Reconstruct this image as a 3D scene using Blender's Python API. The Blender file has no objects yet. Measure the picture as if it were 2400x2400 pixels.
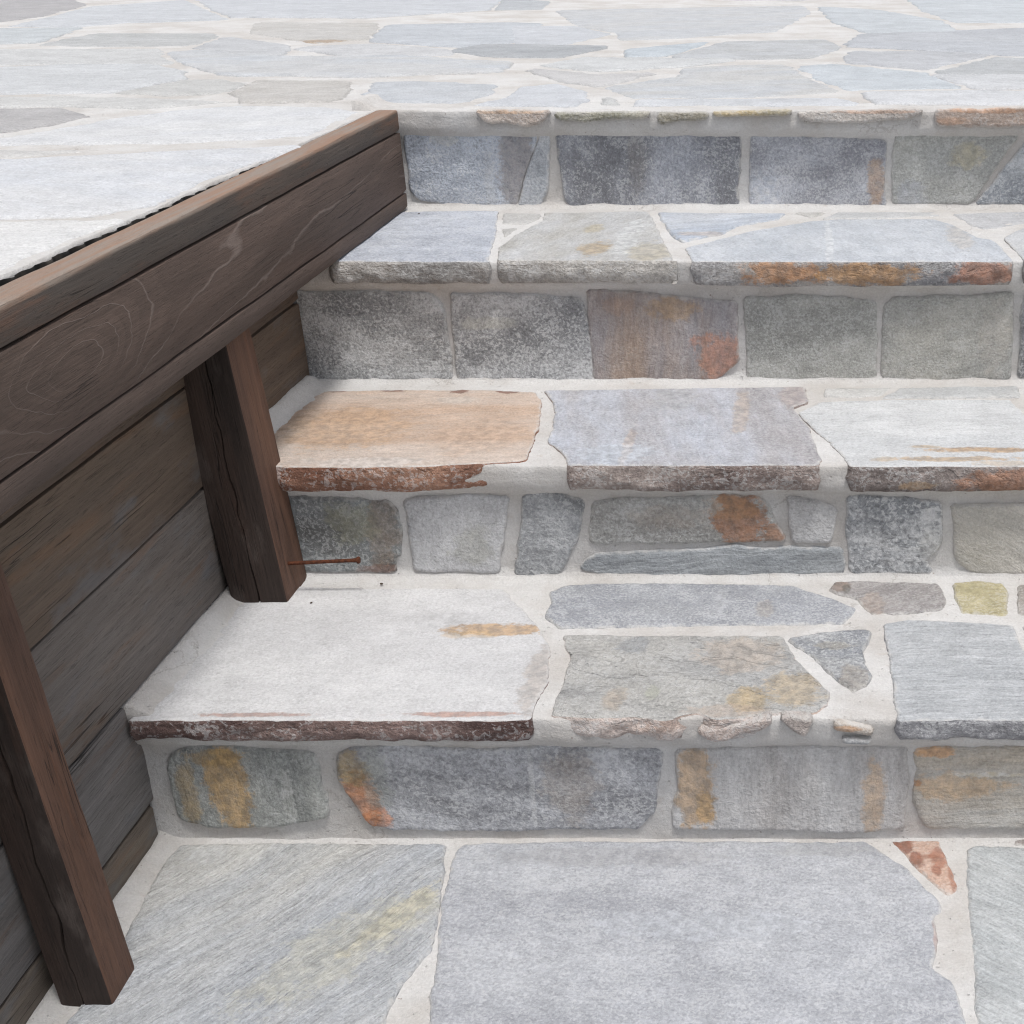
import bpy, bmesh, math, random
import numpy as np
from mathutils import Vector, Matrix, noise
from mathutils.geometry import delaunay_2d_cdt

scene = bpy.context.scene
col = scene.collection
rad = math.radians

# ---------------------------------------------------------------- camera
cam_d = bpy.data.cameras.new('camera')
cam = bpy.data.objects.new('camera', cam_d)
col.objects.link(cam)
cam.location = (0, 0, 1.0)
cam.rotation_euler = (rad(90 - 22.9887), 0, 0)
cam_d.sensor_width = 36
cam_d.lens = 36 * 3300 / 2400
cam_d.shift_x = -700 / 2400
cam_d.clip_start = 0.02
cam_d.clip_end = 1000
scene.camera = cam

# ---------------------------------------------------------------- sky and sun (soft, hazy daylight from high on the right)
SUN_EL, SUN_AZ = 74, 152          # elevation; azimuth clockwise from +Y
world = bpy.data.worlds.new('World')
scene.world = world
world.use_nodes = True
wn = world.node_tree.nodes
wl = world.node_tree.links
bg = wn['Background']
sky = wn.new('ShaderNodeTexSky')
sky.sky_type = 'NISHITA'
sky.sun_disc = False
sky.sun_elevation = rad(SUN_EL)
sky.sun_rotation = rad(SUN_AZ)
sky.air_density = 1.0
sky.dust_density = 4.0
sky.ozone_density = 1.0
hs = wn.new('ShaderNodeHueSaturation')
hs.inputs['Saturation'].default_value = 0.36
wl.new(sky.outputs[0], hs.inputs['Color'])
wl.new(hs.outputs[0], bg.inputs['Color'])
bg.inputs['Strength'].default_value = 0.105
sun_d = bpy.data.lights.new('sun', 'SUN')
sun_d.energy = 1.5
sun_d.angle = rad(10)
sun_d.color = (1.0, 0.972, 0.93)
sun = bpy.data.objects.new('sun', sun_d)
col.objects.link(sun)
az, el = rad(SUN_AZ), rad(SUN_EL)
sdir = Vector((math.sin(az) * math.cos(el), math.cos(az) * math.cos(el), math.sin(el)))
sun.rotation_euler = sdir.to_track_quat('Z', 'Y').to_euler()
sun.location = sdir * 5
scene.view_settings.view_transform = 'Standard'
scene.view_settings.look = 'None'
scene.view_settings.gamma = 1.0
scene.view_settings.exposure = 0.40
scene.cycles.max_bounces = 8
scene.cycles.use_denoising = True
scene.cycles.denoising_input_passes = 'RGB_ALBEDO_NORMAL'
scene.cycles.denoising_prefilter = 'NONE'
scene.cycles.filter_width = 1.15
scene.cycles.use_adaptive_sampling = False

# ---------------------------------------------------------------- measured levels (metres): riser faces R, nosing faces N, tread heights HT
R = [0, 1.3719, 1.718, 2.0578, 2.4523]
N = [0, 1.3519, 1.698, 2.0378, 2.4323]
HT = [0, 0.1759, 0.3443, 0.5338, 0.6989]

WALL_X = -0.762        # face of the recessed wall boards
FAS_X = -0.677; FAS_YAW = 0.0113  #        # face of the fascia
X_RIGHT = 1.5

STONES = [
 {'n':'riser_stone', 'p': 'R4', 'poly': [(-0.6909, 0.6627), (-0.5627, 0.6634), (-0.4623, 0.6623), (-0.4704, 0.6352), (-0.4941, 0.5831), (-0.5096, 0.5329), (-0.5785, 0.5329), (-0.6316, 0.5379), (-0.6803, 0.5473), (-0.6902, 0.5606)], 'c1': (122, 130, 144), 'c2': (150, 158, 170), 'fl': 0.75, 'stains': [(-0.5043, 0.5981, 0.0322, 0.097, (108, 98, 94), 0.85, 0), (-0.5521, 0.5719, 0.0095, 0.0677, (165, 168, 172), 0.4, 0), (-0.6238, 0.6517, 0.0263, 0.0128, (165, 158, 140), 0.4, 0)]},
 {'n':'riser_stone', 'p': 'R4', 'poly': [(-0.4579, 0.6616), (-0.4429, 0.6619), (-0.4479, 0.613), (-0.4537, 0.5644), (-0.4693, 0.5348), (-0.505, 0.5329), (-0.4911, 0.5831), (-0.4674, 0.6352)], 'c1': (134, 140, 148), 'c2': (160, 163, 168), 'fl': 0.6},
 {'n':'riser_stone', 'p': 'R4', 'poly': [(-0.4313, 0.6554), (-0.4168, 0.6601), (-0.3417, 0.6612), (-0.1183, 0.6601), (-0.1218, 0.5981), (-0.1293, 0.5644), (-0.1246, 0.534), (-0.234, 0.5333), (-0.4139, 0.534), (-0.4251, 0.5492), (-0.4277, 0.5831)], 'c1': (102, 104, 110), 'c2': (132, 136, 146), 'ang': -92.8, 'st': 3, 'sk': 0.35, 'fl': 0.55, 'stains': [(-0.2983, 0.6278, 0.0151, 0.0739, (125, 118, 110), 0.3, 0)]},
 {'n':'riser_stone', 'p': 'R4', 'poly': [(-0.1017, 0.6565), (-0.0248, 0.6543), (0.1292, 0.648), (0.1281, 0.613), (0.1249, 0.5831), (0.1316, 0.534), (-0.0253, 0.5321), (-0.1048, 0.534), (-0.1047, 0.5906)], 'c1': (118, 120, 128), 'c2': (146, 150, 160), 'fl': 0.6, 'stains': [(0.1126, 0.5719, 0.016, 0.0489, (140, 108, 72), 0.8, 0), (-0.0784, 0.5644, 0.0305, 0.0339, (160, 172, 190), 0.5, 0)]},
 {'n':'riser_stone', 'p': 'R4', 'poly': [(0.144, 0.6572), (0.1814, 0.6619), (0.3593, 0.6645), (0.2768, 0.5394), (0.1423, 0.5379), (0.1395, 0.5906), (0.1417, 0.6278)], 'c1': (130, 132, 130), 'c2': (148, 148, 142), 'fl': 0.45, 'stains': [(0.2694, 0.6204, 0.034, 0.0222, (150, 140, 105), 0.6, 0), (0.1732, 0.553, 0.0267, 0.0303, (120, 125, 140), 0.5, 0)]},
 {'n':'riser_stone', 'p': 'R4', 'poly': [(0.3739, 0.6528), (0.5002, 0.659), (0.5063, 0.5379), (0.2853, 0.5379)], 'c1': (116, 122, 130), 'c2': (150, 155, 160), 'fl': 0.6},
 {'n':'riser_stone', 'p': 'R3', 'poly': [(-0.7663, 0.4854), (-0.6614, 0.4831), (-0.5693, 0.4831), (-0.5546, 0.4663), (-0.5466, 0.4409), (-0.5475, 0.3457), (-0.6581, 0.3457), (-0.7658, 0.3474), (-0.7653, 0.4341), (-0.7744, 0.4747)], 'c1': (104, 106, 108), 'c2': (150, 152, 154), 'fl': 0.9, 'fs': 230, 'lab': 'dark grey riser stone with white speckle at the timber wall'},
 {'n':'riser_stone', 'p': 'R3', 'poly': [(-0.5366, 0.4814), (-0.4544, 0.4814), (-0.402, 0.478), (-0.3416, 0.4707), (-0.3356, 0.4341), (-0.3324, 0.3789), (-0.3319, 0.3421), (-0.4762, 0.3439), (-0.5394, 0.3457), (-0.5391, 0.417)], 'c1': (116, 118, 121), 'c2': (160, 161, 163), 'fl': 0.9, 'fs': 230, 'stains': [(-0.4848, 0.4358, 0.0498, 0.0102, (165, 162, 150), 0.5, 0)]},
 {'n':'riser_stone', 'p': 'R3', 'poly': [(-0.3338, 0.4864), (-0.2748, 0.4847), (-0.2094, 0.4764), (-0.1338, 0.4696), (-0.1101, 0.468), (-0.1107, 0.3755), (-0.1437, 0.3457), (-0.3298, 0.3457), (-0.333, 0.3928)], 'c1': (132, 118, 108), 'c2': (124, 122, 125), 'ang': -93.4, 'st': 5, 'sk': 0.6, 'fl': 0.15, 'lab': 'brown and violet riser stone with rust stains', 'sat': 1.0, 'stains': [(-0.136, 0.3824, 0.0402, 0.0452, (152, 96, 62), 0.8, 0), (-0.2068, 0.4578, 0.0396, 0.0203, (142, 112, 70), 0.7, 0), (-0.2892, 0.4612, 0.0264, 0.0169, (150, 118, 92), 0.5, 0)]},
 {'n':'riser_stone', 'p': 'R3', 'poly': [(-0.0991, 0.474), (-0.0678, 0.4747), (-0.0217, 0.4791), (0.087, 0.4707), (0.0976, 0.4686), (0.1008, 0.3457), (-0.0222, 0.3474), (-0.0951, 0.3446), (-0.098, 0.4101)], 'c1': (120, 121, 117), 'c2': (142, 142, 137), 'fl': 0.5, 'fs': 300},
 {'n':'riser_stone', 'p': 'R3', 'poly': [(0.1103, 0.4612), (0.1265, 0.474), (0.2416, 0.4764), (0.3005, 0.4841), (0.3035, 0.3997), (0.3041, 0.3474), (0.2138, 0.3446), (0.1086, 0.3457), (0.109, 0.4101)], 'c1': (124, 125, 122), 'c2': (144, 142, 134), 'fl': 0.45, 'fs': 300, 'stains': [(0.2779, 0.4101, 0.0267, 0.0619, (140, 132, 122), 0.4, 0)]},
 {'n':'riser_stone', 'p': 'R3', 'poly': [(0.3169, 0.4847), (0.4716, 0.4814), (0.4834, 0.3474), (0.3154, 0.3502), (0.3179, 0.3928)], 'c1': (92, 93, 95), 'c2': (130, 132, 135), 'fl': 0.7},
 {'n':'riser_stone', 'p': 'R2', 'poly': [(-0.7256, 0.2952), (-0.6446, 0.2915), (-0.5577, 0.2874), (-0.548, 0.2699), (-0.5448, 0.2411), (-0.5506, 0.2087), (-0.5563, 0.2054), (-0.5604, 0.1825), (-0.6887, 0.1858), (-0.7419, 0.1891)], 'c1': (78, 78, 76), 'c2': (118, 124, 126), 'fl': 0.55, 'fs': 220, 'lab': 'dark olive riser stone behind the post', 'stains': [(-0.5686, 0.2443, 0.0235, 0.0611, (108, 90, 72), 0.7, 0), (-0.6111, 0.2572, 0.0352, 0.032, (116, 114, 88), 0.6, 0), (-0.5813, 0.1874, 0.0268, 0.0099, (110, 72, 55), 0.6, 0)]},
 {'n':'riser_stone', 'p': 'R2', 'poly': [(-0.5376, 0.2889), (-0.4693, 0.2962), (-0.3981, 0.2946), (-0.4065, 0.2572), (-0.4203, 0.1825), (-0.4803, 0.1841), (-0.5357, 0.1851), (-0.5347, 0.2315)], 'c1': (130, 132, 136), 'c2': (154, 155, 158), 'ang': -96.3, 'st': 2.5, 'sk': 0.3, 'fl': 0.4, 'stains': [(-0.453, 0.2217, 0.0296, 0.0292, (128, 128, 118), 0.6, 0)]},
 {'n':'riser_stone', 'p': 'R2', 'poly': [(-0.3777, 0.2978), (-0.361, 0.3034), (-0.3322, 0.2993), (-0.2986, 0.2867), (-0.3133, 0.2315), (-0.336, 0.1808), (-0.3767, 0.1759), (-0.3998, 0.1782), (-0.3875, 0.2379)], 'c1': (98, 101, 103), 'c2': (132, 135, 139), 'fl': 0.6, 'lab': 'wedge shaped dark grey riser stone'},
 {'n':'riser_stone', 'p': 'R2', 'poly': [(-0.2892, 0.2852), (-0.2407, 0.2921), (-0.1328, 0.2946), (-0.1182, 0.2962), (-0.0717, 0.2946), (-0.0573, 0.2788), (-0.0487, 0.2597), (-0.0363, 0.2347), (-0.0378, 0.2305), (-0.1081, 0.2282), (-0.2116, 0.2256), (-0.2967, 0.225)], 'c1': (124, 122, 118), 'c2': (148, 149, 147), 'fl': 0.6, 'lab': 'grey riser stone with a square rust brown patch', 'stains': [(-0.0926, 0.2636, 0.0366, 0.0542, (130, 80, 36), 1.3, 0), (-0.0489, 0.2411, 0.0177, 0.0161, (128, 80, 36), 1.0, 0), (-0.1011, 0.2795, 0.0438, 0.019, (136, 96, 48), 0.6, 0), (-0.1865, 0.2636, 0.0586, 0.0191, (140, 125, 110), 0.4, 0)]},
 {'n':'riser_stone', 'p': 'R2', 'poly': [(-0.31, 0.1891), (-0.3049, 0.1982), (-0.2864, 0.2094), (-0.2121, 0.2146), (-0.132, 0.2178), (-0.1023, 0.223), (-0.061, 0.2185), (0.0426, 0.2195), (0.0467, 0.1989), (0.043, 0.1782), (-0.0794, 0.1772), (-0.1988, 0.1772), (-0.2881, 0.1808), (-0.3028, 0.1841)], 'c1': (106, 111, 116), 'c2': (142, 147, 151), 'ang': 5.2, 'st': 6, 'sk': 0.8, 'fl': 0.12, 'lab': 'long low slate grey riser stone with pale veins'},
 {'n':'riser_stone', 'p': 'R2', 'poly': [(-0.0303, 0.2946), (-0.0017, 0.2899), (0.0357, 0.2757), (0.0278, 0.2272), (-0.0242, 0.2263), (-0.0276, 0.2572)], 'c1': (130, 128, 128), 'c2': (154, 154, 155), 'fl': 0.45},
 {'n':'riser_stone', 'p': 'R2', 'poly': [(0.0469, 0.2946), (0.1265, 0.293), (0.1729, 0.282), (0.1756, 0.225), (0.1557, 0.1989), (0.164, 0.1815), (0.0996, 0.1805), (0.0525, 0.1815), (0.0489, 0.2379)], 'c1': (118, 122, 127), 'c2': (182, 186, 190), 'fl': 1.0, 'fs': 170, 'stains': [(0.1565, 0.2668, 0.0146, 0.0127, (205, 207, 210), 0.7, 0), (0.1638, 0.2217, 0.0177, 0.0292, (150, 150, 148), 0.6, 0)]},
 {'n':'riser_stone', 'p': 'R2', 'poly': [(0.1857, 0.282), (0.2436, 0.282), (0.3897, 0.281), (0.3981, 0.1775), (0.2189, 0.1815), (0.1947, 0.2054), (0.1896, 0.2572)], 'c1': (146, 143, 136), 'c2': (164, 159, 150), 'ang': -32.4, 'st': 5, 'sk': 0.35, 'fl': 0.15},
 {'n':'riser_stone', 'p': 'R1', 'poly': [(-0.7247, 0.1223), (-0.7014, 0.1288), (-0.6542, 0.1298), (-0.6108, 0.1239), (-0.5698, 0.1201), (-0.5631, 0.1028), (-0.5651, 0.0731), (-0.5591, 0.0598), (-0.5628, 0.0319), (-0.5914, 0.0261), (-0.6324, 0.0169), (-0.7003, 0.0186), (-0.7354, 0.0295), (-0.7378, 0.0764), (-0.7339, 0.106)], 'c1': (112, 116, 114), 'c2': (140, 142, 138), 'ang': -90.4, 'st': 4, 'sk': 0.7, 'fl': 0.4, 'lab': 'grey green riser stone with ochre bands', 'stains': [(-0.6683, 0.0764, 0.0266, 0.0663, (156, 120, 56), 1.0, 0), (-0.6786, 0.1158, 0.0333, 0.013, (150, 118, 58), 0.8, 0), (-0.7177, 0.0664, 0.0126, 0.0533, (142, 116, 66), 0.7, 0), (-0.6035, 0.0598, 0.007, 0.0434, (165, 168, 160), 0.6, 0)]},
 {'n':'riser_stone', 'p': 'R1', 'poly': [(-0.5407, 0.1158), (-0.5275, 0.1262), (-0.4797, 0.1327), (-0.4112, 0.1262), (-0.342, 0.1262), (-0.2912, 0.1327), (-0.2362, 0.1281), (-0.2086, 0.1262), (-0.1731, 0.1281), (-0.168, 0.1191), (-0.1748, 0.0896), (-0.1784, 0.0698), (-0.1797, 0.0396), (-0.2006, 0.0166), (-0.2428, 0.0138), (-0.2996, 0.0149), (-0.3941, 0.0131), (-0.4906, 0.0149), (-0.5148, 0.0217), (-0.5307, 0.0531), (-0.5443, 0.0863)], 'c1': (104, 105, 109), 'c2': (150, 152, 158), 'fl': 0.75, 'fs': 200, 'lab': 'long dark grey riser stone with an orange rusted end', 'stains': [(-0.5224, 0.0564, 0.0253, 0.0435, (158, 96, 34), 1.1, 0), (-0.5281, 0.0995, 0.0223, 0.023, (140, 118, 72), 0.9, 0), (-0.5059, 0.0295, 0.017, 0.017, (168, 100, 44), 0.9, 0), (-0.4995, 0.083, 0.0168, 0.0529, (128, 132, 124), 0.6, 0), (-0.2762, 0.0764, 0.0336, 0.0531, (118, 104, 88), 0.5, 0), (-0.321, 0.0764, 0.0039, 0.0663, (170, 172, 172), 0.6, 0)]},
 {'n':'riser_stone', 'p': 'R1', 'poly': [(-0.1535, 0.1217), (-0.0979, 0.1275), (-0.0287, 0.1288), (0.0681, 0.1298), (0.1104, 0.1275), (0.1108, 0.083), (0.1089, 0.0166), (0.0558, 0.0097), (-0.0437, 0.0149), (-0.1602, 0.0159), (-0.1598, 0.0497), (-0.1526, 0.0698)], 'c1': (142, 138, 136), 'c2': (156, 155, 155), 'ang': -91.4, 'st': 6, 'sk': 0.45, 'fl': 0.3, 'lab': 'smooth grey riser stone with ochre ends', 'stains': [(-0.1328, 0.0731, 0.0238, 0.0797, (148, 116, 72), 0.95, 0), (-0.1223, 0.0497, 0.0113, 0.0269, (160, 124, 62), 0.7, 0), (0.0721, 0.0564, 0.0141, 0.0536, (152, 118, 72), 0.7, 0)]},
 {'n':'riser_stone', 'p': 'R1', 'poly': [(0.1185, 0.1265), (0.2429, 0.1288), (0.4001, 0.1281), (0.411, 0.0159), (0.1893, 0.0166), (0.1331, 0.0159), (0.1268, 0.0363), (0.1194, 0.0564), (0.1229, 0.0995), (0.1163, 0.1158)], 'c1': (150, 138, 120), 'c2': (144, 143, 140), 'ang': 0.8, 'st': 8, 'sk': 0.6, 'fl': 0.2, 'lab': 'tan riser stone with level ochre streaks', 'stains': [(0.1402, 0.1223, 0.0305, 0.0091, (176, 120, 58), 0.9, 0), (0.1671, 0.0731, 0.0617, 0.0199, (158, 124, 76), 0.7, 0), (0.1221, 0.0781, 0.0062, 0.0046, (165, 110, 55), 0.9, 0), (0.2027, 0.0913, 0.0447, 0.0033, (205, 190, 150), 0.7, 0)]},
 {'n':'tread_slab', 'p': 'T3', 'poly': [(-0.7166, 2.3986), (-0.6069, 2.4102), (-0.5327, 2.4121), (-0.4939, 2.1998), (-0.4852, 2.1206), (-0.4697, 2.0279), (-0.5511, 2.0321), (-0.7013, 2.0493), (-0.7068, 2.1998)], 'c1': (206, 214, 229), 'c2': (184, 192, 208), 'ang': -4.5, 'st': 3, 'sk': 0.3, 'fl': 0.55, 'fs': 260, 'edge': ((128, 127, 126), (168, 164, 160)), 't': 0.033, 'nose': 1, 'lab': 'pale blue grey tread slab beside the fascia'},
 {'n':'tread_slab', 'p': 'T3', 'poly': [(-0.5221, 2.3948), (-0.4556, 2.3852), (-0.449, 2.3477), (-0.464, 2.3095), (-0.5053, 2.3023)], 'c1': (200, 199, 197), 'c2': (208, 207, 204), 'fl': 0.2},
 {'n':'tread_slab', 'p': 'T3', 'poly': [(-0.4974, 2.2637), (-0.4721, 2.2724), (-0.4804, 2.1965)], 'c1': (196, 195, 192), 'c2': (205, 203, 200), 'fl': 0.2},
 {'n':'tread_slab', 'p': 'T3', 'poly': [(-0.4517, 2.3948), (-0.2755, 2.4102), (-0.2014, 2.0464), (-0.1937, 2.025), (-0.4562, 2.0279), (-0.4734, 2.1282), (-0.461, 2.2364), (-0.4431, 2.3348)], 'c1': (204, 206, 209), 'c2': (190, 187, 180), 'ang': 80.6, 'st': 3, 'sk': 0.35, 'fl': 0.3, 'edge': ((138, 136, 134), (170, 166, 160)), 't': 0.034, 'nose': 1, 'lab': 'pale tread slab with ochre stains and a triangular flake', 'stains': [(-0.3275, 2.1129, 0.0267, 0.0533, (190, 158, 100), 0.8, 0), (-0.3494, 2.2672, 0.0178, 0.0312, (195, 175, 120), 0.6, 0), (-0.2351, 2.0903, 0.0396, 0.0747, (196, 182, 150), 0.7, 0), (-0.2844, 2.1998, 0.0208, 0.1481, (224, 228, 234), 0.6, 0)]},
 {'n':'tread_slab', 'p': 'T3', 'poly': [(-0.2613, 2.3948), (-0.0416, 2.3948), (-0.0535, 2.3422), (-0.117, 2.2882), (-0.1384, 2.223), (-0.1985, 2.1643), (-0.2163, 2.2031)], 'c1': (190, 202, 220), 'c2': (206, 212, 222), 'ang': 22.2, 'st': 5, 'sk': 0.5, 'fl': 0.3, 'stains': [(-0.1694, 2.2163, 0.0418, 0.0199, (200, 178, 160), 0.7, 0)]},
 {'n':'tread_slab', 'p': 'T3', 'poly': [(-0.0304, 2.3986), (0.0297, 2.4024), (0.0015, 2.3644)], 'c1': (195, 193, 188), 'c2': (205, 203, 200)},
 {'n':'tread_slab', 'p': 'T3', 'poly': [(-0.1908, 2.1252), (-0.0939, 2.2466), (0.0015, 2.3239), (0.0491, 2.3385), (0.2065, 2.3385), (0.2349, 2.2899), (0.261, 2.1998), (0.2847, 2.1803), (0.2968, 2.0392), (0.1711, 2.0208), (0.0751, 2.025), (-0.1713, 2.0236)], 'c1': (192, 200, 211), 'c2': (208, 214, 223), 'ang': -75.2, 'st': 3, 'sk': 0.3, 'fl': 0.3, 'edge': ((116, 117, 122), (160, 155, 150)), 't': 0.036, 'nose': 1, 'lab': 'long pale blue tread slab with a rusty front edge', 'stains': [(0.0285, 2.1516, 0.0068, 0.1741, (226, 230, 235), 0.6, 0), (0.2333, 2.1998, 0.0208, 0.0985, (205, 190, 170), 0.5, 0)], 'estains': [(-0.0408, 0.5161, 0.068, 0.0197, (156, 102, 40), 1.0, 0), (0.0823, 0.5161, 0.0777, 0.0197, (152, 108, 48), 1.0, 0), (0.2572, 0.5161, 0.0551, 0.0197, (148, 90, 54), 1.0, 0)]},
 {'n':'tread_slab', 'p': 'T3', 'poly': [(0.0446, 2.3986), (0.2124, 2.4102), (0.2192, 2.3757), (0.123, 2.3533), (0.018, 2.3459)], 'c1': (194, 197, 200), 'c2': (204, 206, 208), 'fl': 0.2},
 {'n':'tread_slab', 'p': 'T3', 'poly': [(0.2388, 2.3909), (0.505, 2.4238), (0.4928, 2.3607), (0.3485, 2.3059), (0.2794, 2.2637), (0.2596, 2.3059)], 'c1': (196, 198, 203), 'c2': (206, 207, 210), 'ang': -22.8, 'st': 3, 'sk': 0.3, 'fl': 0.25},
 {'n':'tread_slab', 'p': 'T3', 'poly': [(0.3008, 2.1965), (0.3472, 2.2759), (0.5087, 2.3477), (0.4608, 2.0279), (0.311, 2.0321), (0.3128, 2.0608)], 'c1': (202, 205, 210), 'c2': (210, 212, 215), 'fl': 0.25, 'edge': ((125, 122, 120), (160, 155, 150)), 't': 0.034, 'nose': 1},
 {'n':'tread_slab', 'p': 'T2', 'poly': [(-0.7548, 2.0049), (-0.6316, 2.0102), (-0.4995, 2.0102), (-0.411, 1.9997), (-0.3947, 1.9634), (-0.3814, 1.8772), (-0.3738, 1.787), (-0.3721, 1.7201), (-0.3823, 1.7104), (-0.4601, 1.6992), (-0.5148, 1.6898), (-0.5412, 1.6827), (-0.5853, 1.6882), (-0.6437, 1.6929), (-0.6983, 1.6945), (-0.7403, 1.8133), (-0.7563, 1.9303)], 'c1': (208, 180, 158), 'c2': (216, 200, 188), 'ang': 0.5, 'st': 7, 'sk': 0.4, 'fl': 0.15, 'edge': ((112, 74, 56), (150, 112, 90)), 't': 0.034, 'nose': 1, 'lab': 'peach coloured tread slab with rust marks along its back', 'raw': 1, 'sat': 0.95, 'gs': 1.5, 'stains': [(-0.708, 2.0113, 0.0165, 0.0128, (120, 62, 38), 1.1, 0), (-0.6253, 2.0113, 0.0182, 0.0106, (126, 70, 44), 1.0, 0), (-0.5233, 2.006, 0.0148, 0.0127, (122, 64, 38), 1.1, 0), (-0.4517, 2.0028, 0.0181, 0.0127, (126, 70, 44), 1.1, 0), (-0.6398, 1.8402, 0.0918, 0.0911, (212, 168, 122), 0.75, 0), (-0.4565, 1.8133, 0.0664, 0.0799, (212, 178, 150), 0.6, 0), (-0.5769, 1.708, 0.1004, 0.0176, (222, 214, 208), 0.8, 0), (-0.5221, 1.9655, 0.0389, 0.0163, (216, 208, 198), 0.6, 0), (-0.7193, 1.8402, 0.0275, 0.1003, (190, 170, 150), 0.5, 0)]},
 {'n':'tread_slab', 'p': 'T2', 'poly': [(-0.3986, 2.0049), (-0.0086, 2.023), (-0.0042, 1.9523), (-0.0258, 1.9283), (-0.0024, 1.8402), (0.0136, 1.7201), (0.0097, 1.7072), (-0.1621, 1.7056), (-0.3148, 1.7056), (-0.3231, 1.7323), (-0.3543, 1.787), (-0.3583, 1.8448), (-0.3649, 1.9136), (-0.378, 1.9573)], 'c1': (196, 202, 217), 'c2': (182, 178, 182), 'ang': -76.3, 'st': 4, 'sk': 0.45, 'fl': 0.3, 'edge': ((104, 88, 83), (150, 138, 132)), 't': 0.035, 'nose': 1, 'lab': 'pale blue and violet tread slab with diagonal veins', 'stains': [(-0.2443, 1.7698, 0.0083, 0.0766, (206, 186, 172), 0.8, 0), (-0.0997, 1.9059, 0.0126, 0.1066, (198, 178, 160), 0.8, 0), (-0.0247, 1.9757, 0.0293, 0.0515, (186, 165, 155), 0.7, 0), (-0.1996, 1.9655, 0.0356, 0.0613, (178, 176, 174), 0.6, 0), (-0.2519, 1.7364, 0.0582, 0.0412, (205, 216, 232), 0.6, 0)]},
 {'n':'tread_slab', 'p': 'T2', 'poly': [(0.0186, 2.0209), (0.1237, 2.0241), (0.1032, 1.983), (0.0762, 1.9778), (0.0183, 1.983)], 'c1': (205, 206, 204), 'c2': (212, 211, 208), 'fl': 0.2},
 {'n':'tread_slab', 'p': 'T2', 'poly': [(0.1348, 2.0209), (0.3127, 2.0284), (0.3101, 1.9778), (0.1037, 1.9726)], 'c1': (196, 199, 201), 'c2': (208, 209, 208), 'fl': 0.25},
 {'n':'tread_slab', 'p': 'T2', 'poly': [(-0.0183, 1.9078), (0.0142, 1.9523), (0.1081, 1.9634), (0.2919, 1.9634), (0.3019, 1.9136), (0.3132, 1.8402), (0.3119, 1.6961), (0.0519, 1.6977), (0.0313, 1.7698), (-0.0012, 1.8493)], 'c1': (210, 213, 216), 'c2': (222, 224, 226), 'ang': 0.9, 'st': 6, 'sk': 0.3, 'fl': 0.3, 'edge': ((100, 90, 86), (142, 132, 128)), 't': 0.035, 'nose': 1, 'lab': 'pale tread slab with level ochre streaks near its rusty edge', 'stains': [(0.2301, 1.7547, 0.0763, 0.0109, (194, 148, 82), 1.0, 0), (0.1517, 1.7656, 0.0207, 0.0085, (200, 165, 110), 0.8, 0), (0.1887, 1.7201, 0.0808, 0.0097, (196, 156, 96), 0.9, 0), (0.0964, 1.7201, 0.0173, 0.0097, (205, 170, 115), 0.7, 0), (0.253, 1.704, 0.0458, 0.0096, (200, 165, 110), 0.6, 0)], 'estains': [(0.2535, 0.322, 0.0631, 0.0216, (144, 94, 58), 1.0, 0), (0.1389, 0.3174, 0.0258, 0.0077, (172, 140, 102), 0.8, 0)]},
 {'n':'tread_slab', 'p': 'T2', 'poly': [(0.3233, 1.9634), (0.4981, 1.9706), (0.4373, 1.6961), (0.3247, 1.6961), (0.3243, 1.8632)], 'c1': (205, 208, 212), 'c2': (216, 217, 219), 'fl': 0.3, 'edge': ((110, 100, 95), (145, 138, 132)), 't': 0.034, 'nose': 1},
 {'n':'tread_slab', 'p': 'T1', 'poly': [(-0.6947, 1.6917), (-0.6397, 1.6814), (-0.5209, 1.6801), (-0.4086, 1.6788), (-0.3849, 1.6386), (-0.3548, 1.5952), (-0.3302, 1.5414), (-0.32, 1.5248), (-0.3059, 1.4331), (-0.3126, 1.385), (-0.3104, 1.3519), (-0.4016, 1.3519), (-0.536, 1.3492), (-0.619, 1.3546), (-0.7338, 1.3519), (-0.7567, 1.3501), (-0.7575, 1.3646), (-0.7575, 1.4136), (-0.7553, 1.4946), (-0.753, 1.5812), (-0.7404, 1.6535)], 'c1': (226, 226, 228), 'c2': (216, 216, 219), 'ang': 1.2, 'st': 4, 'sk': 0.12, 'fl': 0.25, 'fs': 240, 'edge': ((78, 58, 54), (138, 116, 110)), 't': 0.027, 'nose': 1, 'rough': 0.7, 'lab': 'large near white tread slab with one ochre streak', 'stains': [(-0.3923, 1.5639, 0.0694, 0.016, (200, 152, 80), 1.05, 0), (-0.4238, 1.5492, 0.0318, 0.0112, (210, 175, 120), 0.6, 0), (-0.3191, 1.4431, 0.02, 0.0803, (180, 165, 152), 0.7, 0), (-0.4598, 1.5893, 0.0433, 0.0234, (205, 205, 208), 0.5, 0), (-0.3937, 1.3609, 0.0716, 0.0064, (190, 120, 80), 0.8, 0), (-0.62, 1.36, 0.062, 0.0055, (180, 120, 90), 0.8, 0)]},
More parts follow.
